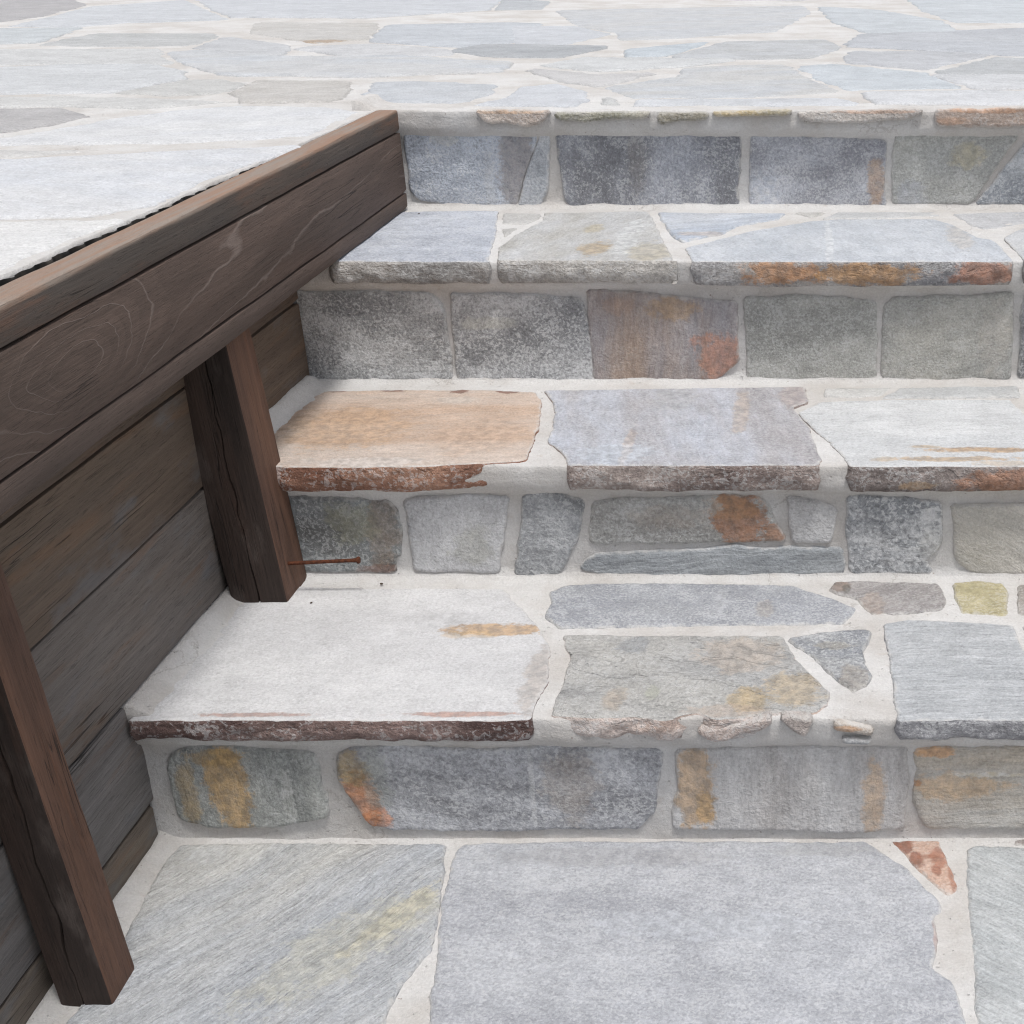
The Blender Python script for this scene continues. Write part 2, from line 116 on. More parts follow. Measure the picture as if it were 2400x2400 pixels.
 {'n':'tread_slab', 'p': 'T1', 'poly': [(-0.3469, 1.6694), (-0.3271, 1.6894), (-0.2855, 1.6974), (-0.1672, 1.6961), (-0.0254, 1.6927), (-0.0047, 1.676), (0.0272, 1.6564), (0.0604, 1.6226), (0.0401, 1.5808), (-0.1018, 1.5766), (-0.2678, 1.57), (-0.3141, 1.5689), (-0.3405, 1.6008), (-0.3372, 1.6448)], 'c1': (164, 169, 180), 'c2': (180, 184, 192), 'fl': 0.5, 'fs': 280, 'lab': 'smooth blue grey tread slab with pointed ends', 'stains': [(-0.1169, 1.6448, 0.0086, 0.0449, (205, 208, 214), 0.6, 0), (-0.0586, 1.6194, 0.0142, 0.025, (185, 172, 155), 0.5, 0)]},
 {'n':'tread_slab', 'p': 'T1', 'poly': [(0.0237, 1.6774), (0.0314, 1.7015), (0.0486, 1.7029), (0.1696, 1.6961), (0.1738, 1.684), (0.1783, 1.6384), (0.1682, 1.6176), (0.0778, 1.6021), (0.0673, 1.6257), (0.0595, 1.6512), (0.0338, 1.6675)], 'c1': (164, 158, 157), 'c2': (190, 184, 182), 'ang': 37.8, 'st': 5, 'sk': 0.7, 'fl': 0.3, 'stains': [(0.0394, 1.6874, 0.0176, 0.0201, (150, 120, 95), 0.8, 0), (0.048, 1.6774, 0.0059, 0.0166, (105, 105, 95), 0.7, 0), (0.0784, 1.632, 0.0172, 0.038, (190, 165, 145), 0.6, 0)]},
 {'n':'tread_slab', 'p': 'T1', 'poly': [(0.1887, 1.6961), (0.2235, 1.7029), (0.2576, 1.6961), (0.2614, 1.6708), (0.2514, 1.6021), (0.1911, 1.6082), (0.1903, 1.6448)], 'c1': (206, 194, 146), 'c2': (192, 180, 128), 'ang': 5.4, 'st': 5, 'sk': 0.5, 'fl': 0.35, 'lab': 'small yellow tread stone', 'sat': 0.72, 'stains': [(0.2148, 1.6774, 0.0263, 0.0166, (180, 170, 120), 0.6, 0)]},
 {'n':'tread_slab', 'p': 'T1', 'poly': [(0.276, 1.6927), (0.4236, 1.6961), (0.4054, 1.6082), (0.2656, 1.6052)], 'c1': (178, 168, 158), 'c2': (192, 186, 180), 'fl': 0.4},
 {'n':'tread_slab', 'p': 'T1', 'poly': [(-0.3082, 1.546), (-0.2951, 1.5495), (-0.2096, 1.5454), (-0.035, 1.5431), (-0.023, 1.5007), (-0.0121, 1.4735), (0.0087, 1.4316), (0.0231, 1.4054), (0.0198, 1.3853), (0.0109, 1.3722), (0.0047, 1.3637), (-0.0337, 1.3646), (-0.0607, 1.359), (-0.0849, 1.3496), (-0.1094, 1.3487), (-0.1252, 1.3637), (-0.1421, 1.359), (-0.1554, 1.3422), (-0.1756, 1.3487), (-0.1984, 1.3552), (-0.2374, 1.3524), (-0.2649, 1.3552), (-0.2898, 1.3571), (-0.2901, 1.3853), (-0.288, 1.4378), (-0.2891, 1.4908)], 'c1': (208, 206, 201), 'c2': (192, 192, 192), 'fl': 0.4, 'fs': 160, 'edge': ((160, 138, 126), (205, 195, 188)), 't': 0.027, 'nose': 1, 'rough': 2.2, 'dark': 0.6, 'lab': 'rough pale slab with a chipped front edge and ochre patches', 'raw': 1, 'stains': [(-0.0842, 1.4963, 0.0533, 0.0495, (212, 192, 172), 0.7, 0), (-0.0168, 1.4174, 0.0383, 0.0403, (216, 188, 140), 0.8, 0), (-0.0717, 1.3877, 0.0276, 0.0292, (214, 178, 105), 0.8, 0), (-0.2229, 1.3926, 0.0151, 0.0245, (205, 180, 150), 0.6, 0), (-0.1816, 1.4074, 0.0101, 0.0149, (190, 195, 165), 0.5, 0), (-0.2147, 1.5186, 0.0189, 0.0282, (160, 168, 180), 0.6, 0), (-0.0907, 1.3661, 0.0495, 0.0142, (205, 178, 155), 0.6, 0)]},
 {'n':'tread_slab', 'p': 'T1', 'poly': [(-0.0295, 1.5402), (0.0093, 1.5547), (0.0674, 1.5623), (0.0763, 1.5576), (0.0744, 1.5442), (0.0634, 1.5018), (0.0643, 1.4746), (0.0732, 1.4534), (0.0673, 1.4285), (0.048, 1.4089), (0.0274, 1.4429), (0.0095, 1.4773), (-0.0118, 1.513)], 'c1': (160, 166, 176), 'c2': (190, 192, 194), 'fl': 0.65, 'rough': 1.6, 'lab': 'triangular grey blue tread stone', 'stains': [(0.0501, 1.4378, 0.0206, 0.0309, (185, 170, 150), 0.6, 0), (0.0281, 1.5186, 0.0243, 0.0113, (190, 175, 140), 0.4, 0)]},
 {'n':'tread_slab', 'p': 'T1', 'poly': [(0.0921, 1.5784), (0.1215, 1.5899), (0.2047, 1.5814), (0.2549, 1.5754), (0.2596, 1.4963), (0.2629, 1.3459), (0.1802, 1.3505), (0.0964, 1.344), (0.0954, 1.4074)], 'c1': (196, 200, 205), 'c2': (184, 189, 195), 'ang': 3.2, 'st': 10, 'sk': 0.6, 'fl': 0.25, 'edge': ((92, 93, 98), (130, 130, 134)), 't': 0.026, 'nose': 1, 'lab': 'grey tread slab with fine level grain lines', 'gs': 1.5},
 {'n':'tread_slab', 'p': 'T1', 'poly': [(0.267, 1.5784), (0.428, 1.5826), (0.3759, 1.3473), (0.2742, 1.3473)], 'c1': (196, 200, 203), 'c2': (206, 208, 210), 'fl': 0.3, 'edge': ((110, 108, 108), (140, 138, 138)), 't': 0.027, 'nose': 1},
 {'n':'edge_stone', 'p': 'N1', 'poly': [(-0.1203, 0.1652), (-0.0958, 0.1668), (-0.0442, 0.1794), (-0.0449, 0.17), (-0.0553, 0.163), (-0.0797, 0.1589), (-0.0962, 0.1494), (-0.1125, 0.1504), (-0.1258, 0.1605)], 'c1': (150, 128, 118), 'c2': (188, 170, 160), 'fl': 0.5, 'rough': 2},
 {'n':'edge_stone', 'p': 'N1', 'poly': [(-0.0348, 0.18), (0.0022, 0.1769), (-0.0024, 0.1637), (-0.0065, 0.1548), (-0.0187, 0.163)], 'c1': (150, 136, 128), 'c2': (185, 172, 165), 'fl': 0.4, 'rough': 2},
 {'n':'edge_stone', 'p': 'N1', 'poly': [(0.0265, 0.1737), (0.0694, 0.1643), (0.0668, 0.1567), (0.0478, 0.1605), (0.0266, 0.163)], 'c1': (150, 132, 112), 'c2': (176, 168, 160), 'fl': 0.4, 'stains': [(0.0396, 0.1662, 0.0163, 0.0038, (170, 125, 80), 0.8, 0)]},
 {'n':'edge_stone', 'p': 'N1', 'poly': [(0.0357, 0.1517), (0.067, 0.1504), (0.0643, 0.146), (0.0371, 0.1469)], 'c1': (125, 128, 132), 'c2': (150, 152, 155)},
 {'n':'edge_stone', 'p': 'N4', 'poly': [(-0.5599, 0.6989), (-0.4358, 0.6971), (-0.4491, 0.6817), (-0.4721, 0.673), (-0.5123, 0.6795), (-0.5421, 0.6781), (-0.5519, 0.6853)], 'c1': (150, 132, 120), 'c2': (186, 172, 160), 'fl': 0.5, 'rough': 2, 'stains': [(-0.5035, 0.6968, 0.0629, 0.0036, (176, 140, 105), 0.8, 0)]},
 {'n':'edge_stone', 'p': 'N4', 'poly': [(-0.429, 0.6939), (-0.2669, 0.696), (-0.2784, 0.686), (-0.3377, 0.6867), (-0.375, 0.6809), (-0.4229, 0.6853)], 'c1': (122, 120, 100), 'c2': (172, 166, 150), 'fl': 0.4, 'rough': 2},
 {'n':'edge_stone', 'p': 'N4', 'poly': [(-0.2557, 0.6935), (-0.1701, 0.6953), (-0.1727, 0.6845), (-0.2172, 0.6831), (-0.2545, 0.6759)], 'c1': (124, 118, 100), 'c2': (164, 156, 140), 'fl': 0.4, 'rough': 2},
 {'n':'edge_stone', 'p': 'N4', 'poly': [(-0.165, 0.6953), (-0.0318, 0.6996), (-0.0355, 0.6925), (-0.1577, 0.6903)], 'c1': (166, 142, 88), 'c2': (150, 140, 110), 'fl': 0.4, 'rough': 1.5},
 {'n':'edge_stone', 'p': 'N4', 'poly': [(-0.0218, 0.6953), (0.1789, 0.7007), (0.1893, 0.6975), (0.1571, 0.6853), (0.1053, 0.6817), (0.0497, 0.6799), (-0.0182, 0.6853)], 'c1': (148, 136, 128), 'c2': (180, 172, 164), 'fl': 0.5, 'rough': 2, 'stains': [(0.105, 0.6968, 0.074, 0.0032, (160, 120, 90), 0.7, 0)]},
 {'n':'edge_stone', 'p': 'N4', 'poly': [(0.2092, 0.6989), (0.3569, 0.7025), (0.5296, 0.7043), (0.5322, 0.6745), (0.3585, 0.6745), (0.2726, 0.6712), (0.21, 0.6763)], 'c1': (148, 128, 114), 'c2': (170, 160, 152), 'ang': 0.4, 'st': 6, 'sk': 0.6, 'fl': 0.4, 'stains': [(0.3009, 0.6989, 0.0702, 0.005, (158, 112, 74), 0.8, 0), (0.235, 0.6817, 0.0297, 0.0072, (165, 125, 95), 0.7, 0)]},
 {'n':'paving_stone', 'p': 'T0', 'poly': [(-0.737, 1.3598), (-0.5923, 1.3636), (-0.4254, 1.3617), (-0.4135, 1.3022), (-0.4076, 1.2597), (-0.3971, 1.1806), (-0.4035, 1.1657), (-0.4161, 1.1296), (-0.4172, 1.0735), (-0.417, 1.0461), (-0.5259, 1.0243), (-0.704, 1.0121), (-0.7293, 1.0735), (-0.7221, 1.1296), (-0.7254, 1.1806), (-0.7329, 1.2352), (-0.7393, 1.3154)], 'c1': (188, 194, 203), 'c2': (208, 208, 205), 'ang': 55.2, 'st': 11, 'sk': 0.75, 'fl': 0.3, 'rough': 1.2, 'lab': 'large paving stone with strong diagonal grain beside the timber wall', 'gs': 1.9, 'stains': [(-0.4506, 1.2291, 0.0735, 0.016, (220, 206, 156), 0.55, 58.9), (-0.4935, 1.1806, 0.1173, 0.0452, (206, 201, 172), 0.5, 52.9), (-0.6901, 1.3378, 0.028, 0.0182, (205, 208, 212), 0.6, 0)]},
 {'n':'paving_stone', 'p': 'T0', 'poly': [(-0.4132, 1.3506), (-0.4067, 1.364), (-0.3001, 1.3687), (-0.1293, 1.3692), (0.0649, 1.3668), (0.1097, 1.3189), (0.1429, 1.2597), (0.144, 1.242), (0.1338, 1.2332), (0.1357, 1.1997), (0.1257, 1.1511), (0.1442, 1.1296), (0.153, 1.085), (0.1506, 1.0429), (-0.3668, 1.0429), (-0.382, 1.1087), (-0.3883, 1.1511), (-0.407, 1.2597), (-0.4111, 1.3109)], 'c1': (176, 180, 190), 'c2': (190, 194, 203), 'ang': -11.0, 'st': 3, 'sk': 0.3, 'fl': 0.4, 'fs': 260, 'rough': 0.7, 'lab': 'large smooth blue grey paving stone', 'stains': [(0.1333, 1.1959, 0.0036, 0.0346, (185, 150, 135), 0.8, 0), (-0.239, 1.3378, 0.1399, 0.0182, (168, 168, 172), 0.6, 0), (0.013, 1.3515, 0.0705, 0.0138, (160, 160, 160), 0.5, 0), (-0.1185, 1.2192, 0.1305, 0.0237, (200, 206, 216), 0.5, 0)]},
 {'n':'paving_stone', 'p': 'T0', 'poly': [(0.0923, 1.3692), (0.1524, 1.3715), (0.1568, 1.3506), (0.1655, 1.2892), (0.163, 1.2773), (0.1521, 1.2672), (0.1356, 1.2892), (0.1111, 1.3332)], 'c1': (212, 172, 150), 'c2': (214, 190, 176), 'fl': 0.3, 'lab': 'small pink paving stone with rust red stains', 'sat': 0.95, 'stains': [(0.1067, 1.3608, 0.0142, 0.0163, (140, 70, 36), 1.0, 0), (0.1216, 1.331, 0.0098, 0.018, (146, 76, 42), 1.0, 0), (0.1501, 1.3378, 0.014, 0.0204, (176, 100, 62), 0.9, 0), (0.1424, 1.3132, 0.0069, 0.011, (170, 92, 54), 0.9, 0), (0.1607, 1.3022, 0.0049, 0.0262, (176, 106, 70), 0.8, 0), (0.1375, 1.3378, 0.014, 0.0054, (176, 106, 70), 0.7, 0)]},
 {'n':'paving_stone', 'p': 'T0', 'poly': [(0.1804, 1.3552), (0.1943, 1.3589), (0.4079, 1.3515), (0.337, 1.0429), (0.1604, 1.0429), (0.1664, 1.1439), (0.1713, 1.2392)], 'c1': (196, 201, 204), 'c2': (184, 191, 195), 'ang': -38.4, 'st': 10, 'sk': 0.65, 'fl': 0.25, 'gs': 1.7},
 {'n':'paving_stone', 'p': 'T0', 'poly': [(0.2389, 1.3701), (0.2507, 1.373), (0.2984, 1.3715), (0.2971, 1.3636), (0.2361, 1.3598)], 'c1': (150, 128, 118), 'c2': (170, 160, 155), 'fl': 0.3},
 {'n':'paving_stone', 'p': 'T4', 'poly': [(-1.111, 1.9021), (-1.0805, 1.9108), (-0.9621, 1.9605), (-0.7252, 2.0421), (-0.7056, 2.0223), (-0.7371, 1.8427), (-0.7352, 1.5978), (-0.7727, 1.5369), (-0.8716, 1.5166), (-0.9347, 1.5024)], 'c1': (226, 232, 243), 'c2': (236, 238, 243), 'fl': 0.25, 'lab': 'white terrace slab along the fascia board', 'ter': 1},
 {'n':'paving_stone', 'p': 'T4', 'poly': [(-0.939, 1.4857), (-0.8611, 1.4968), (-0.7563, 1.5138), (-0.7291, 1.5166), (-0.7381, 1.3622), (-0.7394, 1.2583), (-0.7315, 1.1291)], 'c1': (246, 245, 243), 'c2': (242, 242, 242), 'fl': 0.25, 'ter': 1},
 {'n':'paving_stone', 'p': 'T4', 'poly': [(-1.2099, 2.0827), (-1.1883, 2.1142), (-1.1609, 2.1913), (-1.1239, 2.3302), (-1.0692, 2.4232), (-0.9808, 2.4941), (-0.8173, 2.4796), (-0.7425, 2.4095), (-0.7369, 2.1357), (-0.8951, 2.0622), (-1.1527, 2.0471), (-1.1822, 2.0321)], 'c1': (230, 234, 241), 'c2': (238, 240, 243), 'fl': 0.25, 'ter': 1},
 {'n':'paving_stone', 'p': 'T4', 'poly': [(-1.4286, 2.4336), (-1.2552, 2.4511), (-1.1628, 2.3496), (-1.1771, 2.2319), (-1.2128, 2.1604), (-1.2505, 2.1142)], 'c1': (184, 180, 181), 'c2': (194, 190, 190), 'fl': 0.25, 'lab': 'grey violet terrace stone at the left', 'ter': 1},
 {'n':'paving_stone', 'p': 'T4', 'poly': [(-1.161, 1.9933), (-0.9949, 1.9957), (-1.0456, 1.9467), (-1.1256, 1.9286)], 'c1': (214, 212, 208), 'c2': (224, 222, 218), 'fl': 0.25, 'ter': 1},
 {'n':'paving_stone', 'p': 'T4', 'poly': [(-1.5404, 2.6002), (-1.3354, 2.6161), (-1.1054, 2.5767), (-1.0113, 2.5385), (-1.1136, 2.4441), (-1.26, 2.4796), (-1.4602, 2.4582)], 'c1': (216, 216, 213), 'c2': (226, 226, 223), 'fl': 0.25, 'ter': 1},
 {'n':'paving_stone', 'p': 'T4', 'poly': [(-1.0703, 2.6814), (-1.0967, 2.8878), (-0.8951, 2.8687), (-0.8558, 2.7455), (-0.8315, 2.6081), (-0.8297, 2.531), (-0.996, 2.5348)], 'c1': (204, 197, 187), 'c2': (212, 206, 198), 'fl': 0.25, 'lab': 'tan terrace stone behind the fascia end', 'ter': 1},
 {'n':'paving_stone', 'p': 'T4', 'poly': [(-0.802, 2.5884), (-0.859, 2.8497), (-0.7563, 2.8639), (-0.5963, 2.8035), (-0.5758, 2.6814), (-0.604, 2.531), (-0.7874, 2.5236)], 'c1': (198, 209, 222), 'c2': (206, 213, 222), 'fl': 0.25, 'ter': 1},
 {'n':'paving_stone', 'p': 'T4', 'poly': [(-0.5579, 2.7675), (-0.4855, 2.8311), (-0.4075, 2.7024), (-0.3837, 2.5499), (-0.3957, 2.476), (-0.5869, 2.4941), (-0.5492, 2.6002)], 'c1': (212, 219, 230), 'c2': (222, 229, 240), 'fl': 0.25, 'ter': 1},
 {'n':'paving_stone', 'p': 'T4', 'poly': [(-1.5241, 3.5025), (-1.4693, 3.5449), (-1.1888, 3.3745), (-0.9531, 3.4007), (-0.66, 3.2312), (-0.6453, 3.0718), (-0.8896, 2.9669), (-1.1672, 2.9925), (-1.2119, 3.0185), (-1.37, 3.2312)], 'c1': (206, 215, 226), 'c2': (214, 216, 218), 'fl': 0.25, 'ter': 1},
 {'n':'paving_stone', 'p': 'T4', 'poly': [(-1.2712, 2.6898), (-1.2346, 2.8926), (-1.1686, 2.8926), (-1.1017, 2.8311), (-1.0808, 2.6898), (-1.1622, 2.6565)], 'c1': (204, 204, 200), 'c2': (214, 214, 210), 'fl': 0.25, 'ter': 1},
 {'n':'paving_stone', 'p': 'T4', 'poly': [(-1.7693, 3.1047), (-1.6406, 3.1841), (-1.4365, 3.1899), (-1.3172, 3.061), (-1.2487, 2.917), (-1.2824, 2.6982), (-1.533, 2.673)], 'c1': (212, 217, 222), 'c2': (222, 227, 232), 'fl': 0.25, 'ter': 1},
 {'n':'paving_stone', 'p': 'T4', 'poly': [(-2.026, 3.5737), (-1.5827, 3.581), (-1.4815, 3.3552), (-1.3991, 3.2312), (-1.6699, 3.2432), (-1.8127, 3.1841)], 'c1': (214, 216, 216), 'c2': (224, 226, 226), 'fl': 0.25, 'ter': 1},
 {'n':'paving_stone', 'p': 'T4', 'poly': [(-1.9437, 3.7485), (-1.9625, 4.0303), (-1.6311, 4.0303), (-1.5908, 3.9583), (-1.5513, 3.7248), (-1.7677, 3.7091)], 'c1': (192, 196, 195), 'c2': (202, 205, 206), 'fl': 0.25, 'ter': 1},
 {'n':'paving_stone', 'p': 'T4', 'poly': [(-2.3808, 4.2219), (-2.1074, 4.2726), (-1.9823, 3.805), (-2.1087, 3.7248)], 'c1': (200, 211, 218), 'c2': (210, 221, 228), 'fl': 0.25, 'ter': 1},
 {'n':'paving_stone', 'p': 'T4', 'poly': [(-3.3733, 5.8461), (-2.8893, 5.8085), (-2.6176, 5.3919), (-2.4714, 4.7755), (-2.4705, 4.5333), (-2.5563, 4.3992)], 'c1': (178, 175, 178), 'c2': (188, 184, 186), 'fl': 0.25, 'ter': 1},
 {'n':'paving_stone', 'p': 'T4', 'poly': [(-2.5556, 5.2968), (-2.3916, 5.6986), (-2.0515, 5.0583), (-1.8246, 4.6393), (-2.0667, 4.5333), (-2.1385, 4.3456), (-2.3546, 4.3884), (-2.4106, 4.6879)], 'c1': (208, 215, 224), 'c2': (218, 225, 234), 'fl': 0.25, 'ter': 1},
 {'n':'paving_stone', 'p': 'T4', 'poly': [(-1.5105, 3.6477), (-1.5607, 3.9406), (-1.2985, 3.6629), (-1.2341, 3.4748), (-1.358, 3.5025)], 'c1': (200, 204, 210), 'c2': (210, 214, 220), 'fl': 0.25, 'ter': 1},
 {'n':'paving_stone', 'p': 'T4', 'poly': [(-1.6705, 4.4765), (-1.302, 4.443), (-1.2524, 4.2932), (-1.1643, 3.8887), (-1.2615, 3.7887), (-1.55, 4.1239)], 'c1': (208, 202, 192), 'c2': (214, 210, 204), 'fl': 0.25, 'ter': 1, 'stains': [(-1.2694, 3.8132, 0.0751, 0.0494, (190, 150, 100), 0.8, 0)]},
 {'n':'paving_stone', 'p': 'T4', 'poly': [(-1.1383, 3.8464), (-1.2484, 4.3669), (-0.9246, 4.4765), (-0.8051, 4.432), (-0.7664, 3.7725), (-0.8598, 3.6629)], 'c1': (196, 206, 218), 'c2': (206, 216, 228), 'fl': 0.25, 'ter': 1},
 {'n':'paving_stone', 'p': 'T4', 'poly': [(-1.2551, 3.6178), (-1.1029, 3.7091), (-0.8712, 3.5449), (-0.8357, 3.4611), (-0.9639, 3.4407), (-1.0917, 3.4543)], 'c1': (212, 214, 218), 'c2': (222, 224, 228), 'fl': 0.25, 'ter': 1},
 {'n':'paving_stone', 'p': 'T4', 'poly': [(-0.8682, 3.5592), (-0.8302, 3.6782), (-0.7447, 3.6859), (-0.5011, 3.6327), (-0.5701, 3.414), (-0.731, 3.4206)], 'c1': (168, 176, 184), 'c2': (182, 188, 195), 'fl': 0.25, 'ter': 1},
 {'n':'paving_stone', 'p': 'T4', 'poly': [(-2.375, 5.8085), (-1.2024, 5.8085), (-1.103, 5.116), (-1.3985, 4.7375), (-1.847, 4.7755), (-2.07, 5.1749)], 'c1': (206, 213, 223), 'c2': (216, 223, 233), 'fl': 0.25, 'ter': 1},
 {'n':'paving_stone', 'p': 'T4', 'poly': [(-1.1901, 5.8085), (-0.9783, 5.5927), (-0.9324, 5.1898), (-1.0845, 5.1452)], 'c1': (186, 194, 202), 'c2': (196, 204, 212), 'fl': 0.25, 'ter': 1},
 {'n':'paving_stone', 'p': 'T4', 'poly': [(-0.8599, 5.0583), (-0.0255, 5.3281), (-0.0018, 4.9881), (-0.0948, 4.1821), (-0.3715, 3.9406), (-0.5025, 3.8887), (-0.541, 4.1431), (-0.683, 4.3669)], 'c1': (206, 213, 222), 'c2': (214, 216, 218), 'fl': 0.25, 'ter': 1},
 {'n':'paving_stone', 'p': 'T4', 'poly': [(-0.8674, 4.314), (-0.6826, 4.314), (-0.5464, 4.0487), (-0.6213, 3.7406), (-0.7549, 3.7725)], 'c1': (206, 213, 224), 'c2': (216, 223, 234), 'fl': 0.25, 'ter': 1},
 {'n':'paving_stone', 'p': 'T4', 'poly': [(0.029, 5.2658), (0.2453, 5.0583), (0.3971, 4.5681), (0.4111, 4.1626), (0.1532, 4.1239), (0.0715, 4.5104)], 'c1': (200, 212, 222), 'c2': (210, 222, 232), 'fl': 0.25, 'ter': 1},
 {'n':'paving_stone', 'p': 'T4', 'poly': [(0.3734, 5.8085), (0.828, 5.8085), (1.1556, 5.5582), (0.9497, 4.5449), (0.4356, 4.5449), (0.3804, 5.087)], 'c1': (202, 214, 224), 'c2': (212, 224, 234), 'fl': 0.25, 'ter': 1},
 {'n':'paving_stone', 'p': 'T4', 'poly': [(-0.4421, 3.5592), (-0.2569, 3.805), (-0.332, 3.4407), (-0.4239, 3.4073)], 'c1': (190, 208, 222), 'c2': (200, 218, 232), 'fl': 0.25, 'ter': 1},
 {'n':'paving_stone', 'p': 'T4', 'poly': [(-0.3179, 3.4206), (-0.2306, 3.7645), (0.0468, 3.8464), (0.0723, 3.6327), (0.011, 3.4073), (-0.1372, 3.3616)], 'c1': (192, 196, 198), 'c2': (206, 212, 220), 'fl': 0.25, 'ter': 1},
 {'n':'paving_stone', 'p': 'T4', 'poly': [(0.1316, 4.0211), (0.9135, 4.3669), (0.8129, 3.8717), (0.0888, 3.7248)], 'c1': (188, 195, 206), 'c2': (198, 205, 216), 'fl': 0.25, 'ter': 1},
 {'n':'paving_stone', 'p': 'T4', 'poly': [(0.0933, 3.5095), (0.329, 3.5025), (0.4161, 3.4407), (0.2414, 3.1047), (0.0754, 3.2736)], 'c1': (194, 199, 208), 'c2': (204, 209, 218), 'fl': 0.25, 'ter': 1},
 {'n':'paving_stone', 'p': 'T4', 'poly': [(-0.5928, 3.0936), (-0.4288, 2.9771), (-0.3233, 3.0237), (-0.3998, 2.7854), (-0.4922, 2.8878)], 'c1': (208, 206, 206), 'c2': (218, 216, 216), 'fl': 0.25, 'ter': 1},
 {'n':'paving_stone', 'p': 'T4', 'poly': [(-0.3861, 2.7587), (-0.2674, 2.9467), (-0.2662, 3.127), (-0.0523, 3.1899), (-0.0226, 2.9822), (0.0506, 2.7067), (-0.1086, 2.6321), (-0.3247, 2.62)], 'c1': (206, 214, 224), 'c2': (212, 212, 210), 'fl': 0.25, 'ter': 1},
 {'n':'paving_stone', 'p': 'T4', 'poly': [(-0.0279, 3.161), (0.0423, 3.2134), (0.2337, 3.0237), (0.2833, 2.7765), (0.0685, 2.7368), (0.0147, 2.9072)], 'c1': (200, 214, 226), 'c2': (210, 224, 236), 'fl': 0.25, 'ter': 1},
 {'n':'paving_stone', 'p': 'T4', 'poly': [(0.2589, 3.0449), (0.421, 3.3681), (0.6976, 3.3045), (0.6395, 3.0185), (0.2851, 3.0185)], 'c1': (188, 194, 198), 'c2': (198, 204, 210), 'fl': 0.25, 'ter': 1},
 {'n':'paving_stone', 'p': 'T4', 'poly': [(0.2487, 2.972), (0.631, 2.9771), (0.5885, 2.7675), (0.3091, 2.7587)], 'c1': (216, 220, 226), 'c2': (226, 230, 236), 'fl': 0.25, 'ter': 1},
 {'n':'paving_stone', 'p': 'T4', 'poly': [(0.0842, 2.6814), (0.2814, 2.7067), (0.5778, 2.7152), (0.5329, 2.4941), (0.1064, 2.5088)], 'c1': (222, 226, 233), 'c2': (232, 236, 243), 'fl': 0.25, 'ter': 1},
 {'n':'paving_stone', 'p': 'T4', 'poly': [(-0.314, 2.569), (0.0533, 2.5963), (0.0935, 2.531), (0.0785, 2.4905), (-0.3089, 2.4905)], 'c1': (214, 220, 229), 'c2': (224, 230, 239), 'fl': 0.25, 'ter': 1},
 {'n':'paving_stone', 'p': 'T4', 'poly': [(-0.3664, 2.5088), (-0.3759, 2.6081), (-0.3431, 2.5884), (-0.3189, 2.4941)], 'c1': (206, 208, 206), 'c2': (216, 218, 216), 'fl': 0.25, 'ter': 1},
 {'n':'paving_stone', 'p': 'T4', 'poly': [(-0.5856, 3.1957), (-0.5252, 3.3681), (-0.1713, 3.317), (-0.2785, 3.1725), (-0.4418, 3.0718)], 'c1': (212, 216, 218), 'c2': (222, 226, 228), 'fl': 0.25, 'ter': 1},
 {'n':'paving_stone', 'p': 'T4', 'poly': [(0.0848, 3.6936), (0.7993, 3.805), (0.728, 3.4543), (0.4372, 3.4611), (0.3277, 3.5592)], 'c1': (190, 198, 210), 'c2': (200, 208, 220), 'fl': 0.25, 'ter': 1},
 {'n':'riser_stone', 'p': 'R1', 'poly': [(0.4253, 0.0163), (0.6621, 0.0158), (0.6583, 0.132), (0.4303, 0.1249)], 'c1': (106, 109, 113), 'c2': (138, 140, 144), 'fl': 0.5},
 {'n':'riser_stone', 'p': 'R1', 'poly': [(0.6693, 0.0136), (0.8277, 0.0145), (0.8316, 0.1221), (0.6706, 0.1253)], 'c1': (118, 121, 126), 'c2': (146, 149, 154), 'fl': 0.5},
 {'n':'riser_stone', 'p': 'R1', 'poly': [(0.8426, 0.0176), (1.1115, 0.0154), (1.1114, 0.1219), (0.8512, 0.1244)], 'c1': (128, 126, 122), 'c2': (150, 148, 142), 'fl': 0.5},
 {'n':'riser_stone', 'p': 'R1', 'poly': [(1.1363, 0.0115), (1.3154, 0.0145), (1.312, 0.1244), (1.1371, 0.1302)], 'c1': (118, 121, 126), 'c2': (146, 149, 154), 'fl': 0.5},
 {'n':'riser_stone', 'p': 'R1', 'poly': [(1.3234, 0.0123), (1.486, 0.0097), (1.4848, 0.1255), (1.3271, 0.1219)], 'c1': (128, 126, 122), 'c2': (150, 148, 142), 'fl': 0.5},
 {'n':'riser_stone', 'p': 'R2', 'poly': [(0.4089, 0.1882), (0.6499, 0.1923), (0.6484, 0.296), (0.4102, 0.2934)], 'c1': (128, 126, 122), 'c2': (150, 148, 142), 'fl': 0.5},
 {'n':'riser_stone', 'p': 'R2', 'poly': [(0.6665, 0.1888), (0.9409, 0.1889), (0.9388, 0.3004), (0.6677, 0.2988)], 'c1': (106, 109, 113), 'c2': (138, 140, 144), 'fl': 0.5},
 {'n':'riser_stone', 'p': 'R2', 'poly': [(0.9517, 0.1869), (1.1912, 0.1895), (1.1875, 0.301), (0.9533, 0.2959)], 'c1': (118, 121, 126), 'c2': (146, 149, 154), 'fl': 0.5},
 {'n':'riser_stone', 'p': 'R2', 'poly': [(1.2077, 0.1843), (1.4354, 0.185), (1.4281, 0.2976), (1.2084, 0.2944)], 'c1': (128, 126, 122), 'c2': (150, 148, 142), 'fl': 0.5},
 {'n':'riser_stone', 'p': 'R3', 'poly': [(0.4945, 0.3605), (0.7672, 0.3619), (0.7711, 0.4885), (0.4971, 0.4856)], 'c1': (106, 109, 113), 'c2': (138, 140, 144), 'fl': 0.5},
